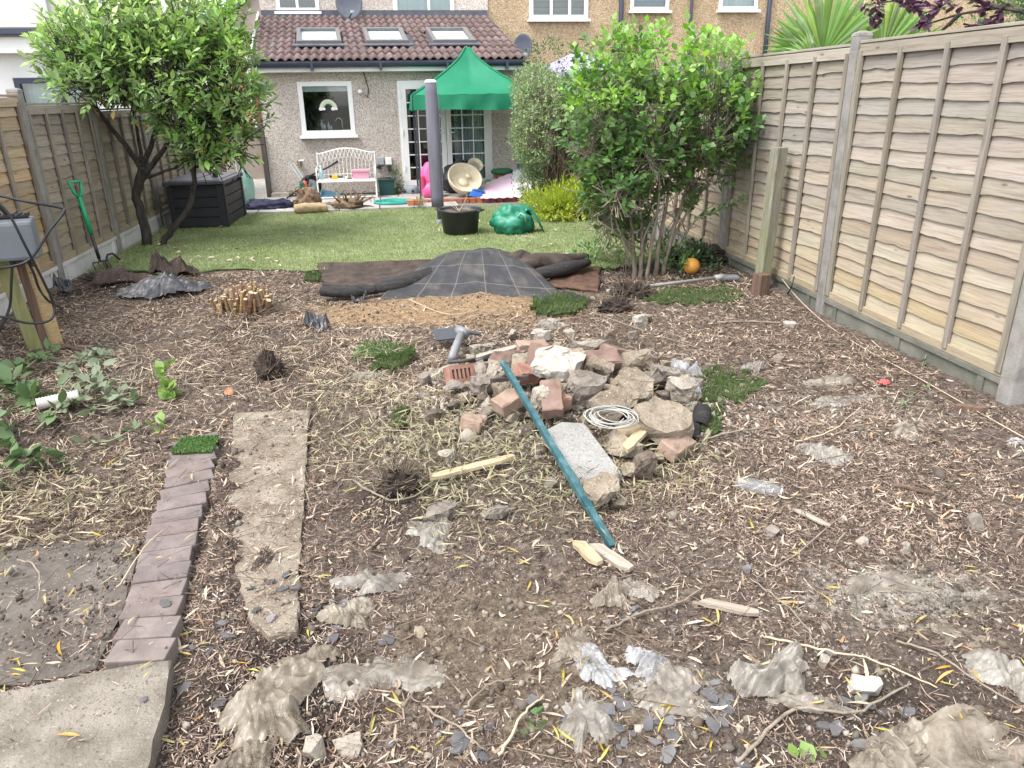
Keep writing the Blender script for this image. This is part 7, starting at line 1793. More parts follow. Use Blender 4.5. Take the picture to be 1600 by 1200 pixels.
dv = pt_ - pb_
def sqbar(a, b, w):
    t = (b - a).normalized(); s_ = t.cross(Vector((0, 0, 1))).normalized() * w / 2; u_ = s_.cross(t).normalized() * w / 2
    return MB().raw([a - s_ - u_, a + s_ - u_, a + s_ + u_, a - s_ + u_, b - s_ - u_, b + s_ - u_, b + s_ + u_, b - s_ + u_], [(3, 2, 1, 0), (4, 5, 6, 7), (0, 1, 5, 4), (1, 2, 6, 5), (2, 3, 7, 6), (3, 0, 4, 7)])
sqbar(pb_ - dv.normalized() * .10, pt_, .026).build('tube', M_tealp, tpole)
sqbar(pb_ + dv * .10, pb_ + dv * .40, .030).build('sleeve', M_tealp, tpole)
MB().tube([pt_ - dv.normalized() * .002, pt_ + dv.normalized() * .03], .017, 10).build('tip', M_tealp, tpole)
sqbar(pt_ - dv.normalized() * .09 - Vector((.10, -.03, .03)), pt_ - dv.normalized() * .09 + Vector((.09, .02, -.02)), .018).build('cross_lug', M_rust, tpole)
cc = thing('cable_coil', 'coil of thin white cable on top of the rubble heap', 'cable', (*(0.928, 3.116), gz1(*(0.928, 3.116)) + .155), (.28, .06, -.25))
pts = []
r_ = random.Random(8)
for k in range(9 * 24 + 1):
    q = 2 * PI * k / 24; t = k // 24; rr = .125 - .007 * t + .006 * math.sin(q * .37 + t)
    pts.append((rr * math.cos(q) + .008 * math.sin(t * 2.1), rr * .62 * math.sin(q) + .01 * math.cos(t * 1.7), .005 + .004 * (t % 4) + .006 * math.sin(q * 2 + t)))
link('winding', MB().tube(pts, .0028, 5).mesh('winding', True), mat_flat('cable_white', (0.34, 0.335, 0.31), .6), cc)
M_newwood = mat_noise('pale_timber', [(0.30, 0.225, 0.135), (0.40, 0.315, 0.20), (0.48, 0.395, 0.27)], 4, .8, .3, 30, stretch=(1, 12, 12))
M_oldwood = mat_noise('weathered_timber', [(0.20, 0.165, 0.13), (0.31, 0.265, 0.215), (0.42, 0.37, 0.31)], 4, .9, .4, 30, stretch=(1, 12, 12))
def plank_(label, c0, c1, w, t, mat, z=.02, name='timber_offcut', cat='timber', z1=None, jag=True):
    a = Vector((*c0, gz1(*c0) + z)); b = Vector((*c1, gz1(*c1) + (z if z1 is None else z1))); L = (b - a).length; n = 6
    top = [(L * k / n, w / 2 * (1 + .08 * math.sin(k * 2.3)), t) for k in range(n + 1)]; bm = bmesh.new()
    poly = [(x, y) for x, y, _ in top] + [(L - .02, 0)] * 0 + [(x, -y) for x, y, _ in top[::-1]]
    if jag: poly = [(0.02, w * .3)] + poly[1:n] + [(L * .97, w * .45), (L, -.1 * w)] + poly[n + 2:-1] + [(0, -w * .35)]
    mb = MB().slab([(x, y) for x, y in poly[::-1]], 0, t)
    d = b - a
    o = link(name, mb.mesh(name), mat, None, a, (0, -math.asin(d.z / L), math.atan2(d.y, d.x)))
    return tag(o, label, cat)
plank_('pale split timber strip lying left of the pole', (0.063, 2.928), (0.45, 2.972), .042, .016, M_newwood, .05)
plank_('grey timber offcut at the back left of the heap', (0.418, 4.391), (0.714, 4.478), .06, .03, M_oldwood, .06, z1=.08)
plank_('dark timber bar leaning below the grey offcut', (0.463, 4.099), (0.722, 4.284), .05, .03, M_brkB, .05, z1=.09)
plank_('tan timber wedge beside the cable coil', (0.937, 3.065), (1.074, 3.128), .07, .035, M_newwood, .09)
plank_('split pale timber below the cable coil', (0.938, 2.930), (1.115, 3.135), .05, .02, M_newwood, .08, z1=.10)
plank_('short tan timber piece in front of the pole foot', (0.596, 2.413), (0.637, 2.235), .05, .016, M_newwood, .015)
plank_('weathered board piece beside the short tan one', (0.653, 2.390), (0.743, 2.189), .05, .016, M_oldwood, .012)
plank_('grey split timber sliver on the soil to the right', (0.926, 1.999), (1.093, 1.895), .035, .014, M_oldwood, .012)
plank_('charred dark timber lying near the right fence', (2.837, 3.263), (2.976, 3.185), .05, .03, M_brownpost, .01)
plank_('thin brown sliver right of the plastic bottle', (2.041, 2.589), (2.144, 2.469), .022, .008, M_brownpost, .015)
plank_('grey-brown sliver below the plastic bottle', (1.517, 2.466), (1.587, 2.316), .026, .008, M_oldwood, .015)
M_pipe = mat_flat('grey_pipe', (0.20, 0.205, 0.215), .5)
M_gpipe2 = mat_flat('dark_grey_blade', (0.055, 0.06, 0.07), .45)
sd_ = thing('broken_spade', 'dark spade blade with grey tube socket behind the heap', 'spade', (*(0.356, 5.137), .05))
MB().box(Vector((0.28, 4.983, 0.09)), (.17, .13, .012), (.35, 0, .15), bev=.005).build('blade', M_gpipe2, sd_)
MB().tube([(0.387, 4.922, 0.12), (0.328, 4.645, 0.12), (0.277, 4.428, 0.1)], .026, 12).build('socket', M_pipe, sd_, True)
MB().tube([(0.368, 4.957, 0.12), (0.403, 4.859, 0.12)], .036, 12).build('collar', M_pipe, sd_, True)
MB().tube([(0.389, 4.955, 0.11), (0.52, 4.934, 0.09)], .012, 8).build('rod', M_gpipe2, sd_)
def pipe(label, a, b, r, mat, name='pipe_offcut'):
    t = thing(name, label, 'pipe', a); d = Vector(b) - Vector(a)
    mb = MB(); n = 14; tt = d.normalized(); s_ = tt.cross(Vector((0, 0, 1))).normalized(); u_ = s_.cross(tt)
    for p, rr in ((Vector((0, 0, 0)), r), (d, r), (d, r * .85), (Vector((0, 0, 0)), r * .85)):
        for k in range(n): q = 2 * PI * k / n; mb.v.append(tuple(p + (s_ * math.cos(q) + u_ * math.sin(q)) * rr))
    for i in range(4):
        for k in range(n): mb.f.append((i * n + k, i * n + (k + 1) % n, ((i + 1) % 4) * n + (k + 1) % n, ((i + 1) % 4) * n + k))
    link('tube', mb.mesh('tube', True), mat, t); return t
pipe('short black pipe offcut below the grey timber', (0.4, 4.215, 0.14), (0.538, 4.290, 0.15), .022, M_black)
pipe('thin brown rod in front of the spade socket', (0.248, 4.361, 0.1), (0.428, 4.374, 0.1), .012, M_rust)
pipe('black ribbed drainpipe end at the right of heap', (1.488, 3.368, 0.1), (1.429, 3.264, 0.05), .045, M_blackroll)
pipe('second black pipe end low beside the drainpipe', (1.398, 3.247, 0.06), (1.347, 3.154, 0.03), .035, M_blackroll)
# plastic bottle
def bottle_glass():
    m, nt, b = new_mat('clear_plastic')
    b.inputs['Base Color'].default_value = (0.55, 0.60, 0.64, 1); b.inputs['Roughness'].default_value = .15
    b.inputs['Alpha'].default_value = .13; b.inputs['Specular IOR Level'].default_value = .8
    add_bump(nt, b, noise(nt, coords(nt), 18, 3), .4, .01)
    return m
M_pet = bottle_glass()
btl = thing('plastic_bottle', 'clear ribbed plastic bottle lying on the soil', 'bottle', (*(1.382, 2.719), gz1(*(1.382, 2.719)) + .036), (0, 0, -.62))
prof = [(.002, 0), (.024, .0), (.031, .006)]
for k in range(9): prof += [(.031, .010 + .014 * k), (.0285, .017 + .014 * k)]
prof += [(.031, .14), (.030, .155), (.020, .178), (.012, .188), (.012, .20), (.010, .20)]
link('body', MB().lathe(prof, n=20).mesh('body', True), M_pet, btl, (0, 0, 0), (0, PI / 2, 0))
link('neck_ring', MB().lathe([(.014, .188), (.014, .192)], n=14).mesh('neck_ring'), M_upvc, btl, (0, 0, 0), (0, PI / 2, 0))
# ribbed pale hose piece at left
rh_ = thing('ribbed_hose', 'pale ribbed hose piece among the cut branches', 'hose', (*(-1.995, 4.101), gz1(*(-1.995, 4.101)) + .04), (0, -.05, .35))
prof = []
for k in range(14): prof += [(.036, .015 * k), (.030, .015 * k + .0075)]
link('tube', MB().lathe(prof, n=14).mesh('tube', True), mat_noise('pale_hose', [(0.40, .38, .34), (.55, .53, .48)], 8, .6, .2), rh_, (0, 0, 0), (0, PI / 2, 0))

# ------------------------------------------------------------------ torn plastic sheeting
def film_mat(name, cols, alpha=.9, rough=.24, trans=.35):
    """old polythene: creased, half clear, caked with soil in patches"""
    m, nt, b = new_mat(name)
    vec = coords(nt, 'Object'); c1 = noise(nt, vec, 7, 7, .7, 1.2)
    col = ramp(nt, c1, [(0.28, cols[0]), (0.5, cols[1]), (0.72, cols[2])])
    dirt = ramp(nt, noise(nt, vec, 11, 6, .7), [(0.52, (0, 0, 0)), (0.68, (.8, .8, .8))])
    col = mixc(nt, dirt, col, (0.19, 0.15, 0.11))
    nt.links.new(col, b.inputs['Base Color']); b.inputs['Roughness'].default_value = rough; b.inputs['Specular IOR Level'].default_value = .5
    cr = math_n(nt, 'ABSOLUTE', math_n(nt, 'SUBTRACT', noise(nt, coords(nt, 'Object', (1, 2.6, 1)), 16, 4, .55, 1.5), .5))
    cr2 = math_n(nt, 'ABSOLUTE', math_n(nt, 'SUBTRACT', noise(nt, coords(nt, 'Object', (2.2, 1, 1)), 38, 3, .5, 1.0), .5))
    add_bump(nt, b, math_n(nt, 'ADD', cr, math_n(nt, 'MULTIPLY', cr2, .5)), 0.35, .008)
    tp = nt.nodes.new('ShaderNodeBsdfTransparent'); tr = nt.nodes.new('ShaderNodeBsdfTranslucent'); nt.links.new(col, tr.inputs['Color'])
    m1 = nt.nodes.new('ShaderNodeMixShader'); m1.inputs[0].default_value = trans
    nt.links.new(b.outputs[0], m1.inputs[1]); nt.links.new(tr.outputs[0], m1.inputs[2])
    m2 = nt.nodes.new('ShaderNodeMixShader'); nt.links.new(ramp(nt, noise(nt, vec, 9, 4), [(0.45, (0.05, .05, .05)), (0.65, (.5, .5, .5))]), m2.inputs[0])
    nt.links.new(m1.outputs[0], m2.inputs[1]); nt.links.new(tp.outputs[0], m2.inputs[2])
    nt.links.new(m2.outputs[0], nt.nodes['Material Output'].inputs['Surface'])
    return m
M_filmA = film_mat('dirty_film_beige', [(0.22, 0.18, 0.13), (0.36, 0.31, 0.24), (0.48, 0.435, 0.365)])
M_filmB = film_mat('dirty_film_white', [(0.25, 0.225, 0.185), (0.38, 0.35, 0.305), (0.50, 0.47, 0.425)])
M_filmC = film_mat('dirty_film_grey', [(0.20, 0.172, 0.14), (0.34, 0.30, 0.25), (0.46, 0.425, 0.375)])
M_filmW = film_mat('clean_film', [(0.34, 0.335, 0.33), (0.47, 0.47, 0.475), (0.58, 0.585, 0.59)], .9, .3)
SH = [((-0.439, 1.780), .27, .26, .5, M_filmA, .055, 'large crumpled beige plastic sheet in the lower left soil'), ((-0.133, 1.846), .30, .19, .1, M_filmC, .03, 'grey-white plastic film flattened into the soil'),
      ((-0.17, 2.326), .24, .12, .25, M_filmB, .035, 'pale torn plastic strip near the end of the path'), ((-0.252, 2.157), .20, .13, -.5, M_filmA, .045, 'brownish plastic scrap just below the pale strip'),
      ((0.046, 2.622), .17, .24, .5, M_filmB, .05, 'white crumpled plastic left of the pole foot'), ((0.63, 2.064), .13, .12, .2, M_filmA, .05, 'folded beige plastic pouch in the centre right'),
      ((0.736, 2.111), .12, .16, 1.0, M_filmC, .05, 'strip of beige plastic rising behind the folded pouch'), ((0.509, 1.750), .14, .18, .8, M_filmW, .045, 'bright white plastic tatter near the bottom centre'),
      ((0.42, 1.552), .13, .22, -.2, M_filmB, .04, 'long pale plastic tatter below the bright one'), ((0.66, 1.738), .12, .15, -.6, M_filmW, .05, 'white plastic bag corner standing beside the tatter'),
      ((0.691, 1.614), .24, .16, -.5, M_filmC, .035, 'greyish transparent film under the slates'), ((1.020, 1.623), .17, .24, 2.2, M_filmB, .075, 'shiny pale plastic flap near the pale stone'),
      ((1.064, 1.502), .20, .09, -.5, M_filmC, .03, 'thin plastic tail trailing from the shiny flap'), ((1.656, 1.509), .13, .19, .3, M_filmB, .06, 'white pointed plastic scrap at the right edge'),
      ((1.349, 1.291), .50, .17, .15, M_filmA, .06, 'long beige plastic sheet in the bottom right corner'), ((1.177, 1.305), .22, .16, .3, M_filmA, .05, 'beige crumpled plastic beside the bottom right sheet'),
      ((1.614, 1.988), .28, .12, .1, M_filmC, .03, 'dusty plastic sheet near the hole in the pale rubble'), ((1.657, 1.699), .18, .12, -.2, M_filmA, .03, 'small tan plastic piece below the hole'),
      ((1.890, 2.892), .19, .22, .9, M_filmB, .06, 'white plastic rag right of the bottle'), ((2.379, 3.513), .40, .14, .15, M_filmB, .035, 'whitish plastic strip in front of the right fence'),
      ((2.481, 3.816), .34, .16, .3, M_filmC, .04, 'dusty plastic scraps behind the whitish strip'), ((2.149, 4.130), .14, .10, .6, M_filmB, .05, 'pale folded plastic beside the mossy turf'),
      ((1.671, 4.083), .16, .22, .6, M_filmW, .10, 'torn white film on the right shoulder of the heap'), ((1.547, 3.709), .14, .16, .2, M_filmW, .08, 'whitish bag end at the right side of the heap'),
      ((-0.498, 1.586), .17, .11, .9, M_filmA, .05, 'brown translucent plastic at the bottom edge on the left'), ((1.077, 5.282), .26, .14, .1, M_filmB, .05, 'white plastic scraps behind the rubble heap'),
      ((0.205, 4.367), .26, .18, -.4, M_filmC, .06, 'dusty film at the left shoulder of the heap'), ((-0.286, 4.462), .22, .12, .2, M_filmC, .03, 'dusty whitish film beside the rolled turf'),
      ((0.452, 1.845), .20, .09, 1.0, M_filmA, .03, 'thin tan plastic strip running up from the tatter'), ((2.842, 2.833), .10, .07, .2, M_filmW, .03, 'small white plastic scrap by the right edge'), ((2.421, 3.020), .22, .16, .5, M_filmC, .03, 'grey plastic shreds in front of the right fence'),
      ((-0.329, 1.935), .11, .08, .6, M_filmA, .04, 'small cream plastic pouch above the beige sheet')]
for k, (c, w_, h_, yw, mt, am, lb) in enumerate(SH):
    sheet('plastic_sheet', lb, 'plastic sheet', c, w_ * 1.2, h_ * 1.2, yw, mt, 200 + k, 60, am * 1.2, 3.4, .22, lift=-.004, thick=0, shape=(lambda s: (lambda a: .95 + .22 * np.sin(2 * a + s) + .14 * np.sin(3 * a + 2 * s) + .08 * np.sin(7 * a + s)))(k * 1.7))

# ------------------------------------------------------------------ single stones
for k, (c, s, kd, lb) in enumerate([((1.229, 1.531), (.155, .085, .055), 'w', 'pale wedge-shaped stone in the lower right'), ((1.167, 1.630), (.055, .045, .04), 'p', 'small grey stone left of the pale wedge'), ((-0.318, 1.598), (.09, .085, .06), 'p', 'rough pale stone at the bottom left, left of two'),
        ((-0.225, 1.597), (.125, .08, .055), 'p', 'rough pale stone at the bottom left, right of two'), ((1.657, 2.212), (.085, .06, .04), 'p', 'rounded pale stone, left of a pair below the bottle'), ((1.802, 2.165), (.09, .06, .045), 'p', 'flat pale stone, right of a pair below the bottle'),
        ((2.166, 2.260), (.10, .09, .07), 'g', 'lumpy grey stone near the right edge'), ((1.664, 2.363), (.06, .05, .035), 'p', 'small pale stone above the pair of stones'), ((1.360, 2.342), (.08, .07, .05), 'g', 'crumbly grey lump left of the pair of stones'), ((2.838, 4.991), (.16, .10, .06), 'w', 'whitish stone lumps near the brown post stub'),
        ((2.358, 4.249), (.10, .08, .05), 'g', 'grey stone left of the right fence strip'), ((1.812, 5.253), (.12, .09, .07), 'p', 'pale stone beside the dark earth lump'), ((-0.188, 2.163), (.06, .05, .03), 'p', 'small stone beside the brownish plastic scrap'), ((-0.02, 2.018), (.07, .05, .025), 't', 'flat tan stone among soil in the centre')]):
    rock(lb, c, s, -.008, kd, k * .9, (0, 0), 300 + k, 0, 13, None, 'stone', 'stone', .05)

LANDMARKS = [((1.437, 2.735), 'beside the plastic bottle'), ((0.789, 3.190), 'beside the grey slab'), ((0.724, 2.511), 'at the foot of the teal pole'), ((0.263, 3.021), 'beside the pale timber strip'), ((-0.439, 1.780), 'beside the large beige plastic sheet'), ((-0.133, 1.846), 'beside the flattened grey film'), ((-0.17, 2.326), 'beside the pale plastic strip near the path end'),
    ((0.63, 2.064), 'beside the folded beige pouch'), ((0.509, 1.750), 'beside the bright white tatter'), ((0.414, 1.530), 'beside the long pale tatter'), ((0.691, 1.614), 'beside the film under the slates'), ((1.020, 1.623), 'beside the shiny plastic flap'), ((1.229, 1.531), 'beside the pale wedge stone'), ((1.656, 1.509), 'beside the white pointed scrap'), ((1.349, 1.291), 'beside the bottom right plastic sheet'),
    ((1.829, 1.867), 'beside the hole in pale rubble'), ((1.018, 1.955), 'beside the grey timber sliver'), ((1.732, 2.186), 'beside the pair of pale stones'), ((1.890, 2.892), 'beside the white plastic rag'), ((-0.583, 2.630), 'on the concrete path strip'), ((-0.982, 2.655), 'by the brick pavers'), ((-1.245, 2.346), 'on the dark tarmac'), ((-0.982, 1.788), 'on the concrete slab'), ((-0.723, 1.919), 'beside the corner of the concrete slab'),
    ((-0.078, 2.951), 'beside the dark grass-root clod'), ((-0.318, 1.598), 'beside the two rough stones'), ((0.098, 1.528), 'at the bottom centre edge'), ((0.198, 1.997), 'in the bare centre soil'), ((-1.483, 3.036), 'left of the pavers'), ((-0.268, 3.443), 'in the straw right of the path'), ((2.379, 3.513), 'in front of the right fence'), ((0.053, 2.388), 'below the white crumpled plastic'), ((0.94, 2.603), 'in front of the rubble heap'), ((1.200, 1.824), 'in the soil above the shiny flap'), ((0.691, 1.418), 'at the bottom edge right of centre'), ((-0.701, 3.676), 'at the far end of the path'), ((1.048, 2.133), 'in soil below the bottle')]
def where(x, y): return min(LANDMARKS, key=lambda q: (q[0][0] - x) ** 2 + (q[0][1] - y) ** 2)[1]
# ------------------------------------------------------------------ turf scraps, cut branches, weeds
M_turfA = mat_noise('astro_bright', [(0.060, 0.14, 0.035), (0.095, 0.195, 0.05), (0.15, 0.26, 0.085)], 2, .6, 0, rnd='island', rv=.35, trans=.2, jitter=False)
M_turfM = mat_noise('mossy_turf', [(0.050, 0.085, 0.024), (0.085, 0.13, 0.04), (0.15, 0.18, 0.08)], 3, .7, 0, rnd='island', rv=.4, rh=.03, trans=.2, jitter=False)
M_turfbase = mat_noise('turf_base', [(0.025, 0.035, 0.012), (0.055, 0.07, 0.025)], 14, .95, .5)
def turf(label, poly, seed, h=.02, thick=.025, mat=None, curl=0.0, dens=26000, ragged=.08, zadd=.0):
    """a scrap of turf: rough base plus a dense pile of blades"""
    P = np.array(poly); c = P.mean(0); cz = float(surf(c[0], c[1])) + zadd
    t = thing('turf_scrap', label, 'turf', (c[0], c[1], cz))
    lo, hi_ = P.min(0), P.max(0); area = (hi_ - lo).prod(); n = int(dens * area)
    x = rng.uniform(lo[0], hi_[0], n); y = rng.uniform(lo[1], hi_[1], n)
    wob = ragged * (hi_ - lo).max() * fbm(x, y, 22.0, seed, 2)
    k = inside([tuple(q) for q in poly], x + wob, y + wob * .6); x, y = x[k], y[k]
    u = (x - lo[0]) / (hi_[0] - lo[0])
    z = surf(x, y) + thick + zadd + curl * np.clip(u - .6, 0, 1) ** 2 * 6
    o = blades('pile', np.stack([x - c[0], y - c[1], z - cz - .004], -1), h * .6, h * 1.3, .0045, mat or M_turfA, t, .7); o['kind'] = 'stuff'
    g = 26; X, Y = np.meshgrid(np.linspace(lo[0], hi_[0], g), np.linspace(lo[1], hi_[1], g)); wb = ragged * (hi_ - lo).max() * fbm(X, Y, 22.0, seed, 2)
    K = inside([tuple(q) for q in poly], (X + wb).ravel(), (Y + wb * .6).ravel()); U = (X - lo[0]) / (hi_[0] - lo[0])
    Z = surf(X, Y) + thick - .004 + zadd + curl * np.clip(U - .6, 0, 1) ** 2 * 6
    mb = MB(); mb.v = [(float(a), float(b), float(q)) for a, b, q in zip((X - c[0]).ravel(), (Y - c[1]).ravel(), (Z - cz).ravel())]
    for r in range(g - 1):
        for q in range(g - 1):
            i = r * g + q; f = [j for j in (i, i + 1, i + g + 1, i + g) if K[j]]
            if len(f) >= 3: mb.f.append(tuple(f))
    us = sorted({i for f in mb.f for i in f}); ix = {q: i for i, q in enumerate(us)}; mb.v = [mb.v[q] for q in us]; mb.f = [tuple(ix[i] for i in f) for f in mb.f]
    o = link('mat', mb.mesh('mat'), M_turfbase, t); o.modifiers.new('t', 'SOLIDIFY').thickness = thick
turf('bright green artificial turf scrap lying on the brick pavers', [(-1.153, 3.444), (-0.957, 3.422), (-0.948, 3.613), (-1.136, 3.617)], 1, .013, .012, M_turfA, 0, 70000, .03)
turf('curled green turf scrap left of the rubble heap', [(-0.25, 4.573), (-0.069, 4.443), (0.044, 4.770), (-0.151, 4.862)], 2, .03, .03, M_turfM, .06, 50000, .3)
turf('loose grassy patch behind the curled turf scrap', [(-0.362, 4.850), (-0.15, 4.742), (0.025, 5.053), (-0.333, 5.199)], 3, .05, .01, M_turfA, 0, 7000, .5)
turf('mossy turf patch to the right of the heap', [(1.551, 3.596), (1.726, 3.473), (2.056, 3.771), (1.984, 4.045), (1.772, 4.132)], 4, .018, .025, M_turfM, 0, 22000, .6)
turf('small mossy turf tuft under the drainpipe end', [(1.429, 3.203), (1.513, 3.188), (1.641, 3.446), (1.542, 3.464)], 5, .022, .02, M_turfM, 0, 36000, .2)
turf('dark green turf tuft in front of membrane edge', [(0.99, 5.474), (1.335, 5.439), (1.478, 5.876), (1.165, 5.984)], 6, .028, .04, M_turfM, 0, 16000, .6)
turf('long thin turf strip before the grey-handled tool', [(1.944, 5.820), (2.396, 5.561), (2.849, 5.713), (2.831, 6.054), (2.289, 6.170)], 7, .022, .02, M_turfM, 0, 9000, .5)
turf('tiny green turf scrap left of the timber strip', [(-0.094, 3.603), (-0.013, 3.548), (-0.007, 3.755), (-0.075, 3.812)], 8, .025, .03, M_turfM, 0, 40000, .3)
turf('small turf tuft at the left corner of folded lawn', [(-0.931, 7.355), (-0.772, 7.265), (-0.796, 7.554), (-0.935, 7.584)], 9, .03, .03, M_turfM, 0, 20000, .1)

def leafy(label, pts, nl, ll, lw, mat, seed, name='cut_branch', cat='branch', stem=.006, group=None, up=.25):
    P = spline([(x, y, float(surf(x, y)) + z) for x, y, z in pts], 6); c = P[0]
    t = thing(name, label, cat, tuple(c)); t.location.z = float(surf(c.x, c.y))
    link('stem', MB().tube([p - t.location for p in P], [stem * (1 - .6 * k / len(P)) for k in range(len(P))], 6).mesh('stem', True), M_stem, t)
    r = np.random.default_rng(seed); k = r.integers(0, len(P), nl); q = np.array([tuple(P[i]) for i in k]) + r.normal(0, .02, (nl, 3)) * [1, 1, .4]
    d = r.normal(0, 1, (nl, 3)) * [1, 1, .45] + [0, 0, up]
    s = r.uniform(.65, 1.15, nl)
    R = frames(d, r.normal(0, .6, nl)); sc = np.stack([ll * s, lw * s, lw * s * 1.2], -1)
    if nl <= 60:
        for j in range(nl):
            me = MB().raw([R[j] @ (np.array(v) * sc[j]) for v in LEAF_V], LEAF_F).mesh('leaf', True)
            link('leaf', me, mat, t, Vector(q[j]) - t.location)
    else:
        o = scatter('foliage', LEAF_V, LEAF_F, q - np.array(t.location), R, sc, mat, t, True); o['kind'] = 'stuff'
    return t
M_dullleaf = leaf_mat('dull_leaf', [(0.10, 0.145, 0.075), (0.155, 0.20, 0.115), (0.21, 0.25, 0.155)], .6, .15)
M_cl = leaf_mat('glossy_cut_leaf', [(0.045, 0.105, 0.028), (0.075, 0.15, 0.045), (0.11, 0.20, 0.065)], .42, .2)
leafy('cut branch with dark green leaves at the left edge', [(*(-2.191, 3.797), .08), (*(-2.182, 4.120), .10), (*(-2.285, 4.734), .10), (*(-2.402, 5.252), .06)], 46, .10, .058, M_cl, 1)
leafy('cut branch of grey-green leaves beside the ribbed hose', [(*(-1.901, 4.067), .03), (*(-1.794, 4.228), .06), (*(-1.908, 4.776), .08), (*(-2.126, 5.130), .06)], 52, .085, .048, M_dullleaf, 2)
leafy('drooping leafy cut branch in the lower left', [(*(-1.838, 3.154), .03), (*(-1.866, 3.458), .07), (*(-1.789, 3.544), .07), (*(-1.683, 3.458), .03)], 34, .095, .058, M_cl, 3)
leafy('small leafy sprig between the cut branches', [(*(-1.899, 3.820), .03), (*(-1.860, 3.957), .06), (*(-1.874, 4.151), .05)], 18, .08, .05, M_cl, 4)
leafy('leafy cut stem pointing at the ribbed hose', [(*(-1.576, 4.187), .03), (*(-1.708, 4.075), .05), (*(-1.978, 4.360), .06)], 24, .085, .045, M_cutleaf, 5)
leafy('leaf heap at the far left below the timber post', [(*(-2.342, 4.332), .05), (*(-2.374, 4.641), .08), (*(-2.368, 4.986), .06)], 30, .10, .06, M_cl, 6)
leafy('green cut sprigs near the end of the paver row', [(*(-1.635, 3.771), .02), (*(-1.520, 3.750), .03), (*(-1.444, 3.913), .03)], 16, .06, .03, M_cutleaf, 7)
leafy('dense dark leaf heap at the left edge by the cut branches', [(*(-2.477, 4.264), .06), (*(-2.390, 4.438), .12), (*(-2.195, 4.304), .10), (*(-2.044, 4.138), .05)], 55, .115, .066, M_cl, 21)
leafy('leafy bough lying along the left edge', [(*(-2.143, 3.575), .05), (*(-2.094, 3.779), .10), (*(-2.032, 3.844), .08), (*(-1.897, 3.599), .04)], 44, .11, .066, M_cl, 22)
leafy('pale grey-green wilted leaf heap near the thick stick', [(*(-2.026, 4.684), .03), (*(-1.829, 4.432), .06), (*(-1.649, 4.201), .05), (*(-1.728, 4.627), .04)], 56, .09, .05, M_dullleaf, 23)
leafy('wilted sprays of grey leaves left of the green weed', [(*(-2.155, 4.884), .03), (*(-2.038, 5.048), .06), (*(-2.044, 5.250), .05)], 40, .08, .04, M_dullleaf, 24)
leafy('bright green weed sprouting beside the path end', [(*(-1.361, 4.262), .0), (*(-1.411, 4.373), .06), (*(-1.491, 4.581), .10)], 40, .075, .05, M_weed, 8, 'weed', 'weed', .004, None, .8)
leafy('single broad-leaved seedling above the turf scrap', [(*(-1.328, 3.891), .0), (*(-1.334, 3.926), .03)], 6, .07, .06, M_weed, 9, 'weed', 'weed', .003, None, .5)
leafy('small nettle-like weed at bottom left of tatter', [(*(0.281, 1.552), .0), (*(0.289, 1.574), .03)], 8, .035, .022, M_cl, 10, 'weed', 'weed', .002, None, .4)
leafy('fresh green leaf sprig at the bottom right', [(*(0.942, 1.331), .0), (*(0.966, 1.351), .02)], 3, .055, .04, M_weed, 11, 'weed', 'weed', .002, None, .3)
leafy('weedy stems beside the red scrap', [(*(2.538, 3.320), .0), (*(2.675, 3.383), .04), (*(2.831, 3.494), .05)], 14, .05, .022, M_cutleaf, 12, 'weed', 'weed', .003, None, .5)
leafy('weed growing at the foot of right gravel board', [(*(3.170, 3.966), .0), (*(3.327, 4.122), .10)], 16, .05, .02, M_cutleaf, 13, 'weed', 'weed', .003, None, .7)

# ------------------------------------------------------------------ mulch, shreds, straw: nobody could count these
def region(n, xr=(-3.1, 3.15), yr=(0.95, 7.75), p=1.0):
    return rng.uniform(*xr, n), yr[0] + (yr[1] - yr[0]) * rng.random(n) ** p
def bl(x, y, cx, cy, rx, ry): return np.exp(-((x - cx) / rx) ** 2 - ((y - cy) / ry) ** 2)
def mulch_density(x, y):
    d = 0.50 + 0.50 * sstep(2.1, 3.0, y + .35 * fbm(x, y, 1.5, 31, 2)) + .25 * sstep(.9, 1.8, x)
    d = d * np.clip(0.85 + 1.4 * fbm(x, y, 1.1, 33, 3), .2, 1.25)
    d = d * (1 - .93 * (bl(x, y, .3, 6.0, 1.05, .42) > .35)) * (1 - .75 * bl(x, y, .25, 1.95, .4, .3))
    hard = inside(POLY_SLAB, x, y) | inside(POLY_PAV, x, y); tar = inside(POLY_TAR, x, y) | inside(POLY_PATH, x, y)
    tar = tar & (gz(x, y) < .021)
    d = np.where(hard, .010, np.where(tar, .10 * (1 + 2.5 * fbm(x, y, 4, 37, 2)), d))
    d = d * (1 - sstep(-.04, .14, y - lawn_front(x)))
    pat = inside([(-0.721, 6.649), (1.407, 5.849), (1.727, 6.128), (2.137, 7.623), (0.464, 8.364), (-0.849, 7.807)], x, y)
    return np.where(pat, .05, np.clip(d, 0, 1))
def sample(n, dens, **k):
    x, y = region(n, **k); m = rng.random(n) < dens(x, y); return x[m], y[m]
M_shred = None
def ramp_island(name, stops, rough=.85, trans=.12):
    m, nt, b = new_mat(name); g = nt.nodes.new('ShaderNodeNewGeometry')
    c = ramp(nt, g.outputs['Random Per Island'], stops); nt.links.new(c, b.inputs['Base Color'])
    b.inputs['Roughness'].default_value = rough; b.inputs['Specular IOR Level'].default_value = .25
    return m
M_shred = ramp_island('shredded_bark', [(0, (0.060, 0.040, 0.032)), (.2, (0.125, 0.080, 0.061)), (.42, (0.215, 0.147, 0.113)), (.66, (0.32, 0.238, 0.188)), (.88, (0.43, 0.345, 0.28)), (1, (0.56, 0.48, 0.39))])
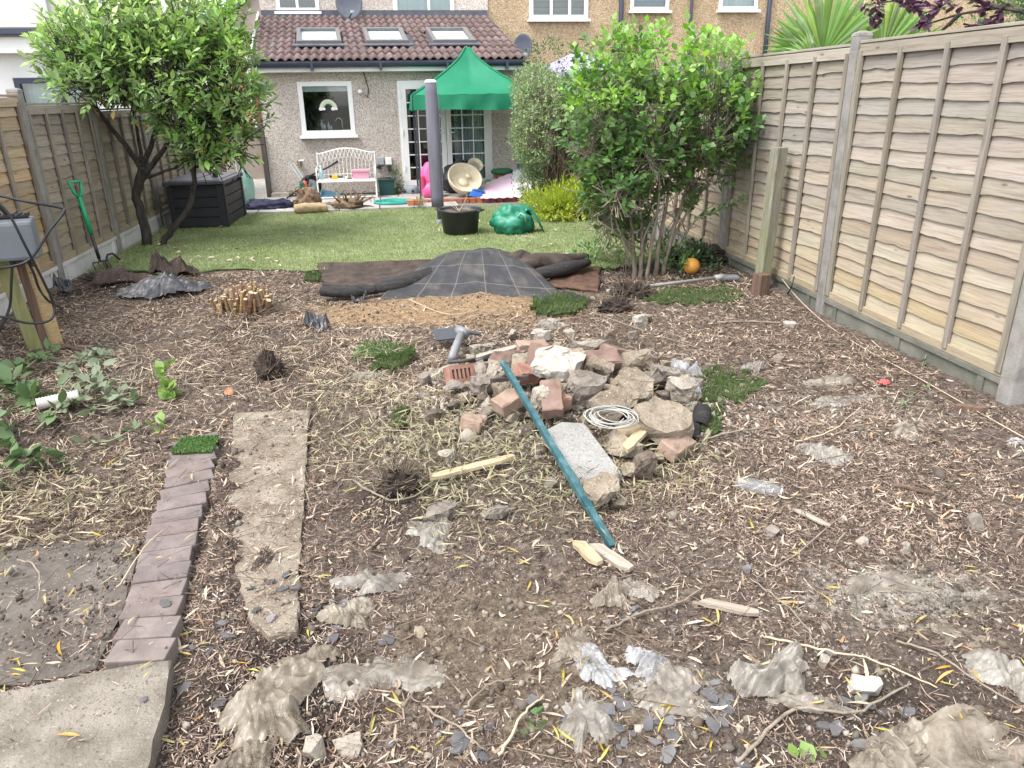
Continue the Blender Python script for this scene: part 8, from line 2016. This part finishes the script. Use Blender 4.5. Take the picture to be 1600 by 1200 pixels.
M_chip = ramp_island('split_wood', [(0, (0.12, 0.08, 0.058)), (.35, (0.25, 0.185, 0.138)), (.7, (0.39, 0.315, 0.245)), (1, (0.54, 0.47, 0.38))])
M_straw = ramp_island('dry_straw', [(0, (0.20, 0.14, 0.09)), (.3, (0.34, 0.26, 0.175)), (.65, (0.48, 0.395, 0.28)), (1, (0.62, 0.55, 0.42))])
M_deadleaf = ramp_island('dead_willow_leaf', [(0, (0.14, 0.09, 0.062)), (.25, (0.26, 0.19, 0.135)), (.55, (0.38, 0.305, 0.225)), (.85, (0.52, 0.445, 0.345)), (1, (0.42, 0.23, 0.11))])
M_clip = ramp_island('green_clippings', [(0, (0.11, 0.11, 0.06)), (.35, (0.20, 0.185, 0.105)), (.7, (0.31, 0.275, 0.17)), (1, (0.43, 0.37, 0.25))])
M_twigs2 = ramp_island('fine_twigs', [(0, (0.055, 0.04, 0.032)), (.5, (0.13, 0.095, 0.072)), (1, (0.26, 0.20, 0.155))])
M_grit = ramp_island('grit', [(0, (0.06, 0.05, 0.042)), (.4, (0.12, 0.10, 0.082)), (.8, (0.20, 0.172, 0.14)), (1, (0.32, 0.285, 0.24))])
def bent_leaf(bend, curl, w=.5, n=4):
    v = []; f = []
    for k in range(n + 1):
        u = k / n; ww = w * (math.sin(PI * (.06 + .9 * u)) ** .8); a = bend * (u - .5)
        x = math.sin(a) / bend if abs(bend) > .05 else u - .5; yv = (1 - math.cos(a)) / bend * 5.5 if abs(bend) > .05 else 0
        z = curl * (u - .5) ** 2 * .6 + .02
        v += [(x, yv - ww, z), (x, yv + ww, z + .05 * (1 if k % 2 else 0))]
        if k: f.append((2 * k - 2, 2 * k, 2 * k + 1, 2 * k - 1))
    return v, f
def chips_mixed(name, label, x, y, L, W, mat, lift, tilt, shapes):
    for k, (b_, c_) in enumerate(shapes):
        sel = slice(k, None, len(shapes)); tv, tf = bent_leaf(b_, c_); chips(name, label + ('' if k == 0 else ', shape ' + 'abcdef'[k]) * 0, x[sel], y[sel], tv, tf, L, W, mat, lift, tilt, 1.0)
def chips(name, label, x, y, tv, tf, L, W, mat, lift=.012, tilt=.25, thick=1.0):
    n = len(x); z = surf(x, y) + rng.random(n) * lift + .002
    R = rots(rng.random(n) * 2 * PI, rng.normal(0, tilt, n), rng.normal(0, tilt * 1.6, n))
    l = rng.uniform(*L, n); w = rng.uniform(*W, n)
    o = scatter(name, tv, tf, np.stack([x, y, z], -1), R, np.stack([l, w, l * .5 * thick], -1), mat)
    return tag(o, label, 'litter', kind='stuff')
x, y = sample(420000, lambda x, y: mulch_density(x, y) * np.clip(.45 + 1.5 * fbm(x, y, 5.0, 61, 3), .08, 1), p=1.25)
chips('bark_shreds', 'brown shredded bark and wood chippings over the soil', x, y, STRIP_V, STRIP_F, (.006, .042), (.0012, .0045), M_shred, .012, .35, .6)
x, y = sample(11000, lambda x, y: mulch_density(x, y) ** 1.2 * np.clip(.2 + 2.2 * fbm(x, y, 2.5, 63, 3), 0, 1), p=1.1)
chips_mixed('wood_chips', 'larger split wood chips and bark curls on the soil', x, y, (.02, .10), (.003, .012), M_chip, .014, .3, [(.1, .1), (.6, .3), (-.9, .9)])
x, y = sample(50000, lambda x, y: mulch_density(x, y) * np.clip(.5 + 1.5 * fbm(x, y, 3.2, 65, 3), 0.1, 1), p=1.1)
chips_mixed('dead_leaves', 'dry curled tan willow leaves littering the soil', x, y, (.018, .07), (.0025, .0105), M_deadleaf, .014, .4, [(.2, .3), (.9, .8), (-.6, .2), (1.3, 1.6)])
NEAR = dict(xr=(-1.3, 2.5), yr=(1.05, 3.4), p=1.25)
x, y = sample(230000, lambda x, y: np.clip(mulch_density(x, y) * 1.3, 0, 1) * np.clip(.55 + 1.7 * fbm(x, y, 6.0, 71, 3), .12, 1), **NEAR)
chips('bark_shreds', 'fine shredded bark and rootlets close to the camera', x, y, STRIP_V, STRIP_F, (.004, .028), (.0008, .0028), M_shred, .008, .4, .6)
x, y = sample(11000, lambda x, y: mulch_density(x, y) * np.clip(.5 + 1.8 * fbm(x, y, 4.0, 73, 3), .05, 1), **NEAR)
chips_mixed('dead_leaves', 'curled tan and brown leaf scraps close to the camera', x, y, (.012, .06), (.002, .009), M_deadleaf, .012, .45, [(.2, .3), (.8, .9), (-.5, .4), (1.2, 1.6)])
x, y = sample(90000, lambda x, y: np.clip(.35 + mulch_density(x, y) * .5, 0, 1) * (~inside(POLY_PATH, x, y) | (gz(x, y) > .021)) * ~inside(POLY_SLAB, x, y) * ~inside(POLY_PAV, x, y) * np.clip(.5 + 1.5 * fbm(x, y, 5, 75, 3), .1, 1), **NEAR)
n = len(x); s = rng.gamma(2.0, .0013, n) + .001
o = scatter('soil_crumbs', OCT_V, OCT_F, np.stack([x, y, surf(x, y) + s * .2], -1), rots(rng.random(n) * 6.3, rng.random(n) * 6, rng.random(n) * 6), np.stack([s * 1.3, s, s * .8], -1), ramp_island('fine_crumb', [(0, (0.05, 0.037, 0.03)), (.5, (0.12, 0.092, 0.074)), (.85, (0.23, 0.188, 0.152)), (1, (0.36, 0.32, 0.27))])); tag(o, 'fine soil crumbs and grit close to the camera', 'soil', kind='stuff')
x, y = sample(16000, lambda x, y: np.clip(bl(x, y, .82, 3.75, .7, .55) * 1.3, 0, 1), xr=(-.2, 2), yr=(2.7, 4.8))
n = len(x); s = rng.gamma(1.8, .0045, n) + .002
o = scatter('rubble_dust', OCT_V, OCT_F, np.stack([x, y, surf(x, y) + s * .3], -1), rots(rng.random(n) * 6.3, rng.random(n) * 6, rng.random(n) * 6), np.stack([s * 1.3, s, s * .8], -1), ramp_island('mortar_crumb', [(0, (0.10, 0.082, 0.066)), (.5, (0.22, 0.19, 0.155)), (1, (0.40, 0.36, 0.31))])); tag(o, 'crumbled mortar and grit through the rubble heap', 'gravel', kind='stuff')
x, y = sample(26000, lambda x, y: np.clip(bl(x, y, -1.0, 5.3, 1.6, 1.0) + .9 * bl(x, y, -1.5, 4.6, .9, .6) + .6 * bl(x, y, -.3, 4.5, .6, .5) + .8 * bl(x, y, .1, 3.6, .6, .6) + .08, 0, 1) * np.minimum(1, mulch_density(x, y) * 2) * sstep(2.4, 3.8, y) * (1 - .95 * (bl(x, y, .3, 6.0, 1.05, .45) > .35)))
chips('straw', 'pale dry straw and split cane shreds', x, y, STRIP_V, STRIP_F, (.03, .15), (.0013, .0042), M_straw, .03, .25, .25)
cl_d = lambda x, y: np.clip(1.1 * bl(x, y, .55, 2.95, .45, .35) + 1.0 * bl(x, y, .15, 3.2, .3, .4) + .8 * bl(x, y, 1.15, 3.0, .25, .3) + .8 * bl(x, y, -1.75, 3.1, .5, .35) + .5 * bl(x, y, -.2, 3.6, .4, .4) + .4 * bl(x, y, 1.2, 3.6, .3, .3) + .5 * bl(x, y, -.35, 4.2, .25, .3), 0, 1) * (1 - inside(POLY_PATH, x, y)) * (1 - inside(POLY_PAV, x, y))
x, y = sample(34000, cl_d, xr=(-2.4, 1.8), yr=(2.3, 5))
chips('green_clippings', 'wilted olive willow clippings round the heap foot', x, y, WILLOW_V, WILLOW_F, (.035, .10), (.0025, .007), M_clip, .065, .5)
x, y = sample(13000, lambda x, y: mulch_density(x, y) * .8 + .10, p=1.1)
n = len(x); a = rng.random(n) * 2 * PI; L = rng.uniform(.05, .22, n); z = surf(x, y) + .004 + rng.random(n) * .015
e = np.stack([x + np.cos(a) * L, y + np.sin(a) * L], -1); z2 = surf(e[:, 0], e[:, 1]) + .004 + rng.random(n) * .03
hardm = ~(inside(POLY_SLAB, e[:, 0], e[:, 1])) | (rng.random(n) < .3)
o = twigs('fine_twigs', np.stack([np.stack([x, y, z], -1), np.column_stack([e, z2])], 1)[hardm], .0016, .0009, M_twigs2, None, 3); tag(o, 'fine twigs and rootlets strewn over the soil', 'litter', kind='stuff')
x, y = sample(16000, lambda x, y: np.clip(.28 + .6 * bl(x, y, .4, 1.9, .7, .5) + .8 * bl(x, y, 1.62, 1.93, .35, .2) + .6 * bl(x, y, .7, 1.6, .25, .2), 0, 1) * ~inside(POLY_SLAB, x, y) * ~inside(POLY_PAV, x, y) * (y < 7.6), p=1.35)
n = len(x); s = rng.gamma(2.2, .0024, n) + .002
o = scatter('grit', OCT_V, OCT_F, np.stack([x, y, surf(x, y) + s * .3], -1), rots(rng.random(n) * 6.3, rng.random(n) * 6, rng.random(n) * 6), np.stack([s * 1.25, s, s * .8], -1), M_grit); tag(o, 'fine grit and little stones in the soil', 'gravel', kind='stuff')
x, y = sample(60000, lambda x, y: np.clip(mulch_density(x, y) * .8 + .15, 0, 1) * (~inside(POLY_PATH, x, y) | (gz(x, y) > .022)) * ~inside(POLY_SLAB, x, y) * ~inside(POLY_PAV, x, y) * (y < lawn_front(x) + .05), p=1.3)
n = len(x); s = rng.gamma(2.0, .0022, n) + .0015
o = scatter('soil_crumbs', OCT_V, OCT_F, np.stack([x, y, surf(x, y) + s * .2], -1), rots(rng.random(n) * 6.3, rng.random(n) * 6, rng.random(n) * 6), np.stack([s * 1.25, s, s * .8], -1), ramp_island('crumb', [(0, (0.035, 0.025, 0.02)), (.5, (0.08, 0.058, 0.045)), (1, (0.16, 0.12, 0.092))])); tag(o, 'loose crumbs of brown soil', 'soil', kind='stuff')
# fallen leaves on the lawn
n = 420; x = rng.uniform(-3, 2.2, n); y = 7.6 + 3.2 * rng.random(n) ** 2; k = in_lawn(x, y) & (rng.random(n) < .35 + .9 * bl(x, y, -2.2, 8.2, .9, .9)); x, y = x[k], y[k]; n = len(x)
o = scatter('lawn_leaves', WILLOW_V, WILLOW_F, np.stack([x, y, lawn_z(x, y) + .03], -1), rots(rng.random(n) * 6.3, rng.normal(0, .2, n), rng.normal(0, .3, n)), np.stack([rng.uniform(.05, .10, n), rng.uniform(.015, .03, n), np.full(n, .04)], -1), M_deadleaf); tag(o, 'dry fallen leaves sprinkled over the lawn', 'litter', kind='stuff')

# ------------------------------------------------------------------ countable litter: yellow leaves, slates, pebbles, twigs
M_yl = [mat_noise('yellow_willow_leaf', [(0.40, 0.31, 0.06), (0.50, 0.42, 0.14)], 8, .55, 0, rnd='object', rv=.2, rh=.02, trans=.25), mat_noise('pale_willow_leaf', [(0.36, 0.31, 0.19), (0.48, 0.43, 0.29)], 8, .6, 0, rnd='object', rv=.2, rh=.015, trans=.2), mat_noise('orange_willow_leaf', [(0.45, 0.25, 0.06), (0.55, 0.34, 0.10)], 8, .6, 0, rnd='object', rv=.2, trans=.2)]
def willow_mesh(bend, twist, mat):
    mb = MB(); n = 7
    for k in range(n + 1):
        u = k / n; w = .5 * math.sin(PI * min(1, u * .97 + .03)) ** .8; cx = u - .5; cyv = bend * (u - .5) ** 2; a = twist * (u - .5)
        mb.v += [(cx, cyv - w * .105 * math.cos(a), .05 * math.sin(PI * u) - w * .13 * math.sin(a) + .012), (cx, cyv, .05 * math.sin(PI * u)), (cx, cyv + w * .105 * math.cos(a), .05 * math.sin(PI * u) + w * .13 * math.sin(a) + .012)]
    for k in range(n): a = 3 * k; mb.f += [(a, a + 3, a + 4, a + 1), (a + 1, a + 4, a + 5, a + 2)]
    me = mb.mesh('willow_leaf', True); me.materials.append(mat); return me
WM = [willow_mesh(b, t, M_yl[m]) for m in (0, 1, 2) for b, t in ((.12, .5), (-.22, 1.2), (.4, -.8), (.05, 1.6))]
r_ = random.Random(21)
YG = 'fallen willow leaves on the soil'
def put_leaf(x, y, k):
    s = r_.choice((.04, .05, .055, .062, .07, .08))
    m = r_.choices(range(12), [6] * 4 + [4] * 4 + [1.2] * 4)[0]
    kind = ('yellow', 'pale cream', 'orange')[m // 4]
    o = link('willow_leaf', WM[m], None, None, (x, y, float(surf(x, y)) + .010), (r_.gauss(0, .25), r_.gauss(0, .2), r_.random() * 6.28), s)
    tag(o, 'narrow %s willow leaf %s' % (kind, where(x, y)), 'leaf', '%s willow leaves on the ground' % kind)
WL = [(-1.248, 2.063), (-1.212, 2.043), (-1.147, 2.104), (-1.233, 2.005), (-0.94, 2.160), (-0.765, 2.054), (-0.776, 1.983), (-0.652, 1.767), (-0.729, 1.699), (-0.631, 2.016), (-0.529, 1.927), (-0.484, 2.082), (-0.382, 2.080), (-0.466, 2.358), (-0.363, 2.340), (-0.537, 1.713), (-0.408, 1.646), (-0.568, 1.650), (-0.233, 2.206), (-0.312, 2.256), (-0.154, 1.994), (-0.105, 1.736), (-0.167, 1.650), (-0.046, 1.541), (0.022, 1.551), (0.145, 2.351), (0.347, 2.421), (0.37, 2.332), (0.409, 2.095), (0.473, 1.982), (0.53, 1.908), (0.461, 1.800), (0.395, 1.729), (0.497, 1.634), (0.332, 1.521), (0.441, 1.460), (0.64, 1.448), (0.732, 1.476), (0.662, 1.558), (0.82, 1.407), (0.928, 1.903), (0.996, 2.011), (0.973, 2.126), (0.899, 2.120), (1.237, 1.934), (1.352, 1.932), (1.432, 2.252), (1.798, 2.166), (1.365, 2.199), (1.030, 2.301), (2.010, 2.412), (1.368, 2.748), (1.211, 2.454), (1.297, 2.463), (1.500, 1.554), (1.197, 1.528), (1.062, 1.514), (1.188, 1.378), (1.298, 1.359), (1.479, 1.396), (1.874, 1.693), (1.763, 1.696), (1.941, 1.977), (1.605, 1.787), (1.420, 1.383), (1.017, 1.677), (-1.510, 2.579), (-1.616, 3.114), (-1.414, 3.654), (-1.123, 2.658), (-1.267, 2.517), (-1.166, 2.298), (-1.304, 2.392), (-1.292, 2.850), (-0.629, 3.366), (-0.902, 3.560), (-1.025, 3.181)]
for k, (x, y) in enumerate(WL):
    put_leaf(x, y, k)
    for j in range(r_.choice((0, 1, 1, 2))): put_leaf(x + r_.gauss(0, .035), y + r_.gauss(0, .035), k)
for k in range(110):
    x, y = r_.uniform(-1.3, 2.1), 1.3 + 3.0 * r_.random() ** 1.4
    put_leaf(x, y, k)
# slate chips
M_slate = mat_noise('slate', [(0.058, 0.055, 0.057), (0.10, 0.096, 0.098), (0.155, 0.149, 0.15)], 8, .72, .3, 40, rnd='object', rv=.25, rh=.02, spec=.4)
SM = []
for k in range(7):
    me = chunk(500 + k, .058, .042, .008, n=6, flat=1.0, rough=.03, sub=0); me.materials.append(M_slate); SM.append(me)
SC = [((0.781, 1.550), .05, 14), ((0.75, 1.591), .04, 6), ((0.668, 1.499), .06, 9), ((0.579, 1.480), .07, 12), ((0.531, 1.556), .05, 7), ((0.504, 1.408), .06, 6), ((0.098, 1.528), .07, 12), ((0.079, 1.609), .05, 4), ((0.315, 1.616), .06, 4), ((1.265, 1.421), .04, 6), ((1.142, 1.407), .05, 6), ((1.178, 1.596), .05, 8), ((1.160, 2.113), .05, 4), ((0.727, 1.955), .06, 8), ((-0.396, 2.217), .08, 10), ((-0.603, 2.253), .08, 10), ((-0.725, 1.816), .05, 5), ((-0.673, 2.131), .08, 6), ((-0.093, 2.031), .06, 3), ((-0.334, 1.995), .08, 5), ((0.203, 1.479), .15, 6), ((1.125, 1.806), .10, 4), ((0.85, 1.413), .10, 5)]
for (cx, cy), sg, n in SC:
    for k in range(max(2, int(n * .7))):
        x, y = cx + r_.gauss(0, sg), cy + r_.gauss(0, sg)
        o = link('slate_chip', r_.choice(SM), None, None, (x, y, float(surf(x, y)) + r_.uniform(-.002, .006)), (r_.gauss(0, .18), r_.gauss(0, .18), r_.random() * 6.28), r_.uniform(.45, 1.15))
        tag(o, 'dark grey slate chip ' + where(x, y), 'slate', 'slate chips on the soil')
# pebbles
M_peb = mat_noise('pebble', [(0.15, 0.12, 0.09), (0.23, 0.19, 0.145), (0.31, 0.27, 0.215)], 10, .85, .3, 60, rnd='object', rv=.3, rh=.02)
PM = []
for k in range(5):
    me = chunk(600 + k, .03, .024, .018, n=14, rough=.08, sub=1); me.materials.append(M_peb); PM.append(me)
for k in range(90):
    x, y = (.35 + r_.gauss(0, .42), 1.85 + r_.gauss(0, .28)) if k < 75 else (r_.uniform(-.3, 2.0), r_.uniform(1.3, 2.8))
    if y < 1.2: continue
    o = link('pebble', r_.choice(PM), None, None, (x, y, float(surf(x, y)) - .003), (0, 0, r_.random() * 6.28), r_.choice((.35, .45, .6, .8, 1.1)))
    tag(o, 'small rounded tan pebble ' + where(x, y), 'pebble', 'pebbles in the bare soil')
# twigs that can be followed one by one
TW_ = [([(0.769, 1.353), (0.994, 1.478), (1.138, 1.431), (1.375, 1.524)], .006, 'forked brown twig across the lower right soil'), ([(0.168, 1.474), (0.245, 1.581), (0.325, 1.663)], .005, 'brown twig slanting left of the pale tatter'), ([(1.061, 1.786), (1.195, 1.661), (1.312, 1.613), (1.431, 1.489)], .004, 'long arching twig above the pale wedge stone'), ([(0.566, 1.886), (0.706, 1.958), (0.855, 2.000), (0.981, 2.087)], .005, 'dark curved root above the white tatter'),
       ([(-0.024, 1.685), (0.075, 1.564), (0.138, 1.500)], .004, 'thin twig right of the flattened film'), ([(0.092, 1.654), (0.164, 1.716), (0.243, 1.741)], .004, 'grey forked twig in the centre soil'), ([(1.152, 2.095), (1.191, 1.891), (1.193, 1.763), (1.159, 1.653)], .003, 'thin straight twig pointing at the small grey stone'), ([(1.448, 1.690), (1.508, 1.594), (1.556, 1.468), (1.631, 1.394)], .004, 'long twig running to the right edge'),
       ([(1.244, 5.842), (1.689, 5.026), (2.044, 4.375)], .004, 'thin brown cane behind the heap on the right'), ([(2.295, 5.068), (2.493, 5.061), (2.849, 5.040)], .009, 'dark stick near the brown post stub'), ([(-0.145, 3.917), (0.159, 4.263), (0.438, 4.692)], .005, 'pale straw stalk left of the heap'), ([(1.848, 3.052), (2.054, 3.088), (2.374, 3.351)], .004, 'curved pale stalk near the right fence'), ([(-2.509, 5.441), (-2.409, 5.509), (-2.215, 5.383)], .018, 'thick bare stick lying at the left'),
       ([(1.377, 3.139), (1.590, 3.174), (1.812, 3.209)], .005, 'thin stalk above the bottle'), ([(-1.067, 2.406), (-1.018, 2.575), (-0.983, 2.724)], .003, 'thin straw stalk lying across the pavers'), ([(-0.267, 3.044), (-0.085, 2.840), (0.143, 2.969)], .006, 'brown cane left of the dark clod'), ([(1.767, 2.455), (1.400, 2.193), (1.174, 2.091)], .004, 'thin twig left of the pair of stones'), ([(-1.797, 4.047), (-1.639, 4.396), (-1.802, 5.133)], .006, 'grey bent stem among the cut branches'), ([(-1.500, 2.660), (-1.392, 2.559), (-1.315, 2.376)], .004, 'thin hooked twig on the dark tarmac'), ([(0.052, 6.092), (0.337, 5.645), (0.593, 5.685)], .004, 'thin straw stem lying on the sand')]
for P, r0, lb in TW_:
    pts = spline([(p[0], p[1], float(surf(p[0], p[1])) + .012 + (.012 if 0 < i < len(P) - 1 else 0)) for i, p in enumerate(P)], 7)
    pts = [p + Vector((r_.gauss(0, .003), r_.gauss(0, .003), 0)) for p in pts]
    t = thing('twig', lb, 'twig', tuple(pts[0]))
    link('stem', MB().tube([p - t.location for p in pts], [r0 * (1 - .5 * k / len(pts)) for k in range(len(pts))], 6).mesh('stem', True), M_straw if 'straw' in lb or 'pale' in lb else M_brownpost if r0 > .01 else M_stem, t)
# coloured scraps
M_redscrap = mat_flat('red_scrap', (0.40, 0.09, 0.08), .6)
sheet('red_scrap', 'faded red plastic scrap near the right fence', 'litter', (2.730, 3.694), .09, .08, .3, M_redscrap, 901, 12, .05, 2, .2)
sheet('orange_leaf_litter', 'curled orange-brown dead leaves at the left gravel board', 'leaf litter', (-2.934, 7.520), .30, .16, .3, mat_noise('rust_leaf', [(0.22, .08, .04), (.40, .17, .09)], 9, .7, .4), 902, 16, .07, 4, .3)
sheet('dead_leaf', 'single curled orange-brown dead leaf above the path', 'leaf', (-1.037, 4.281), .08, .06, .3, mat_flat('rust_leaf2', (0.36, .16, .08), .7), 903, 10, .04, 2, .1)
sheet('dead_leaf', 'orange dead leaf below the socket box cable', 'leaf', (-2.597, 5.928), .08, .06, .3, mat_flat('rust_leaf3', (0.45, .16, .08), .7), 904, 10, .04, 2, .1)
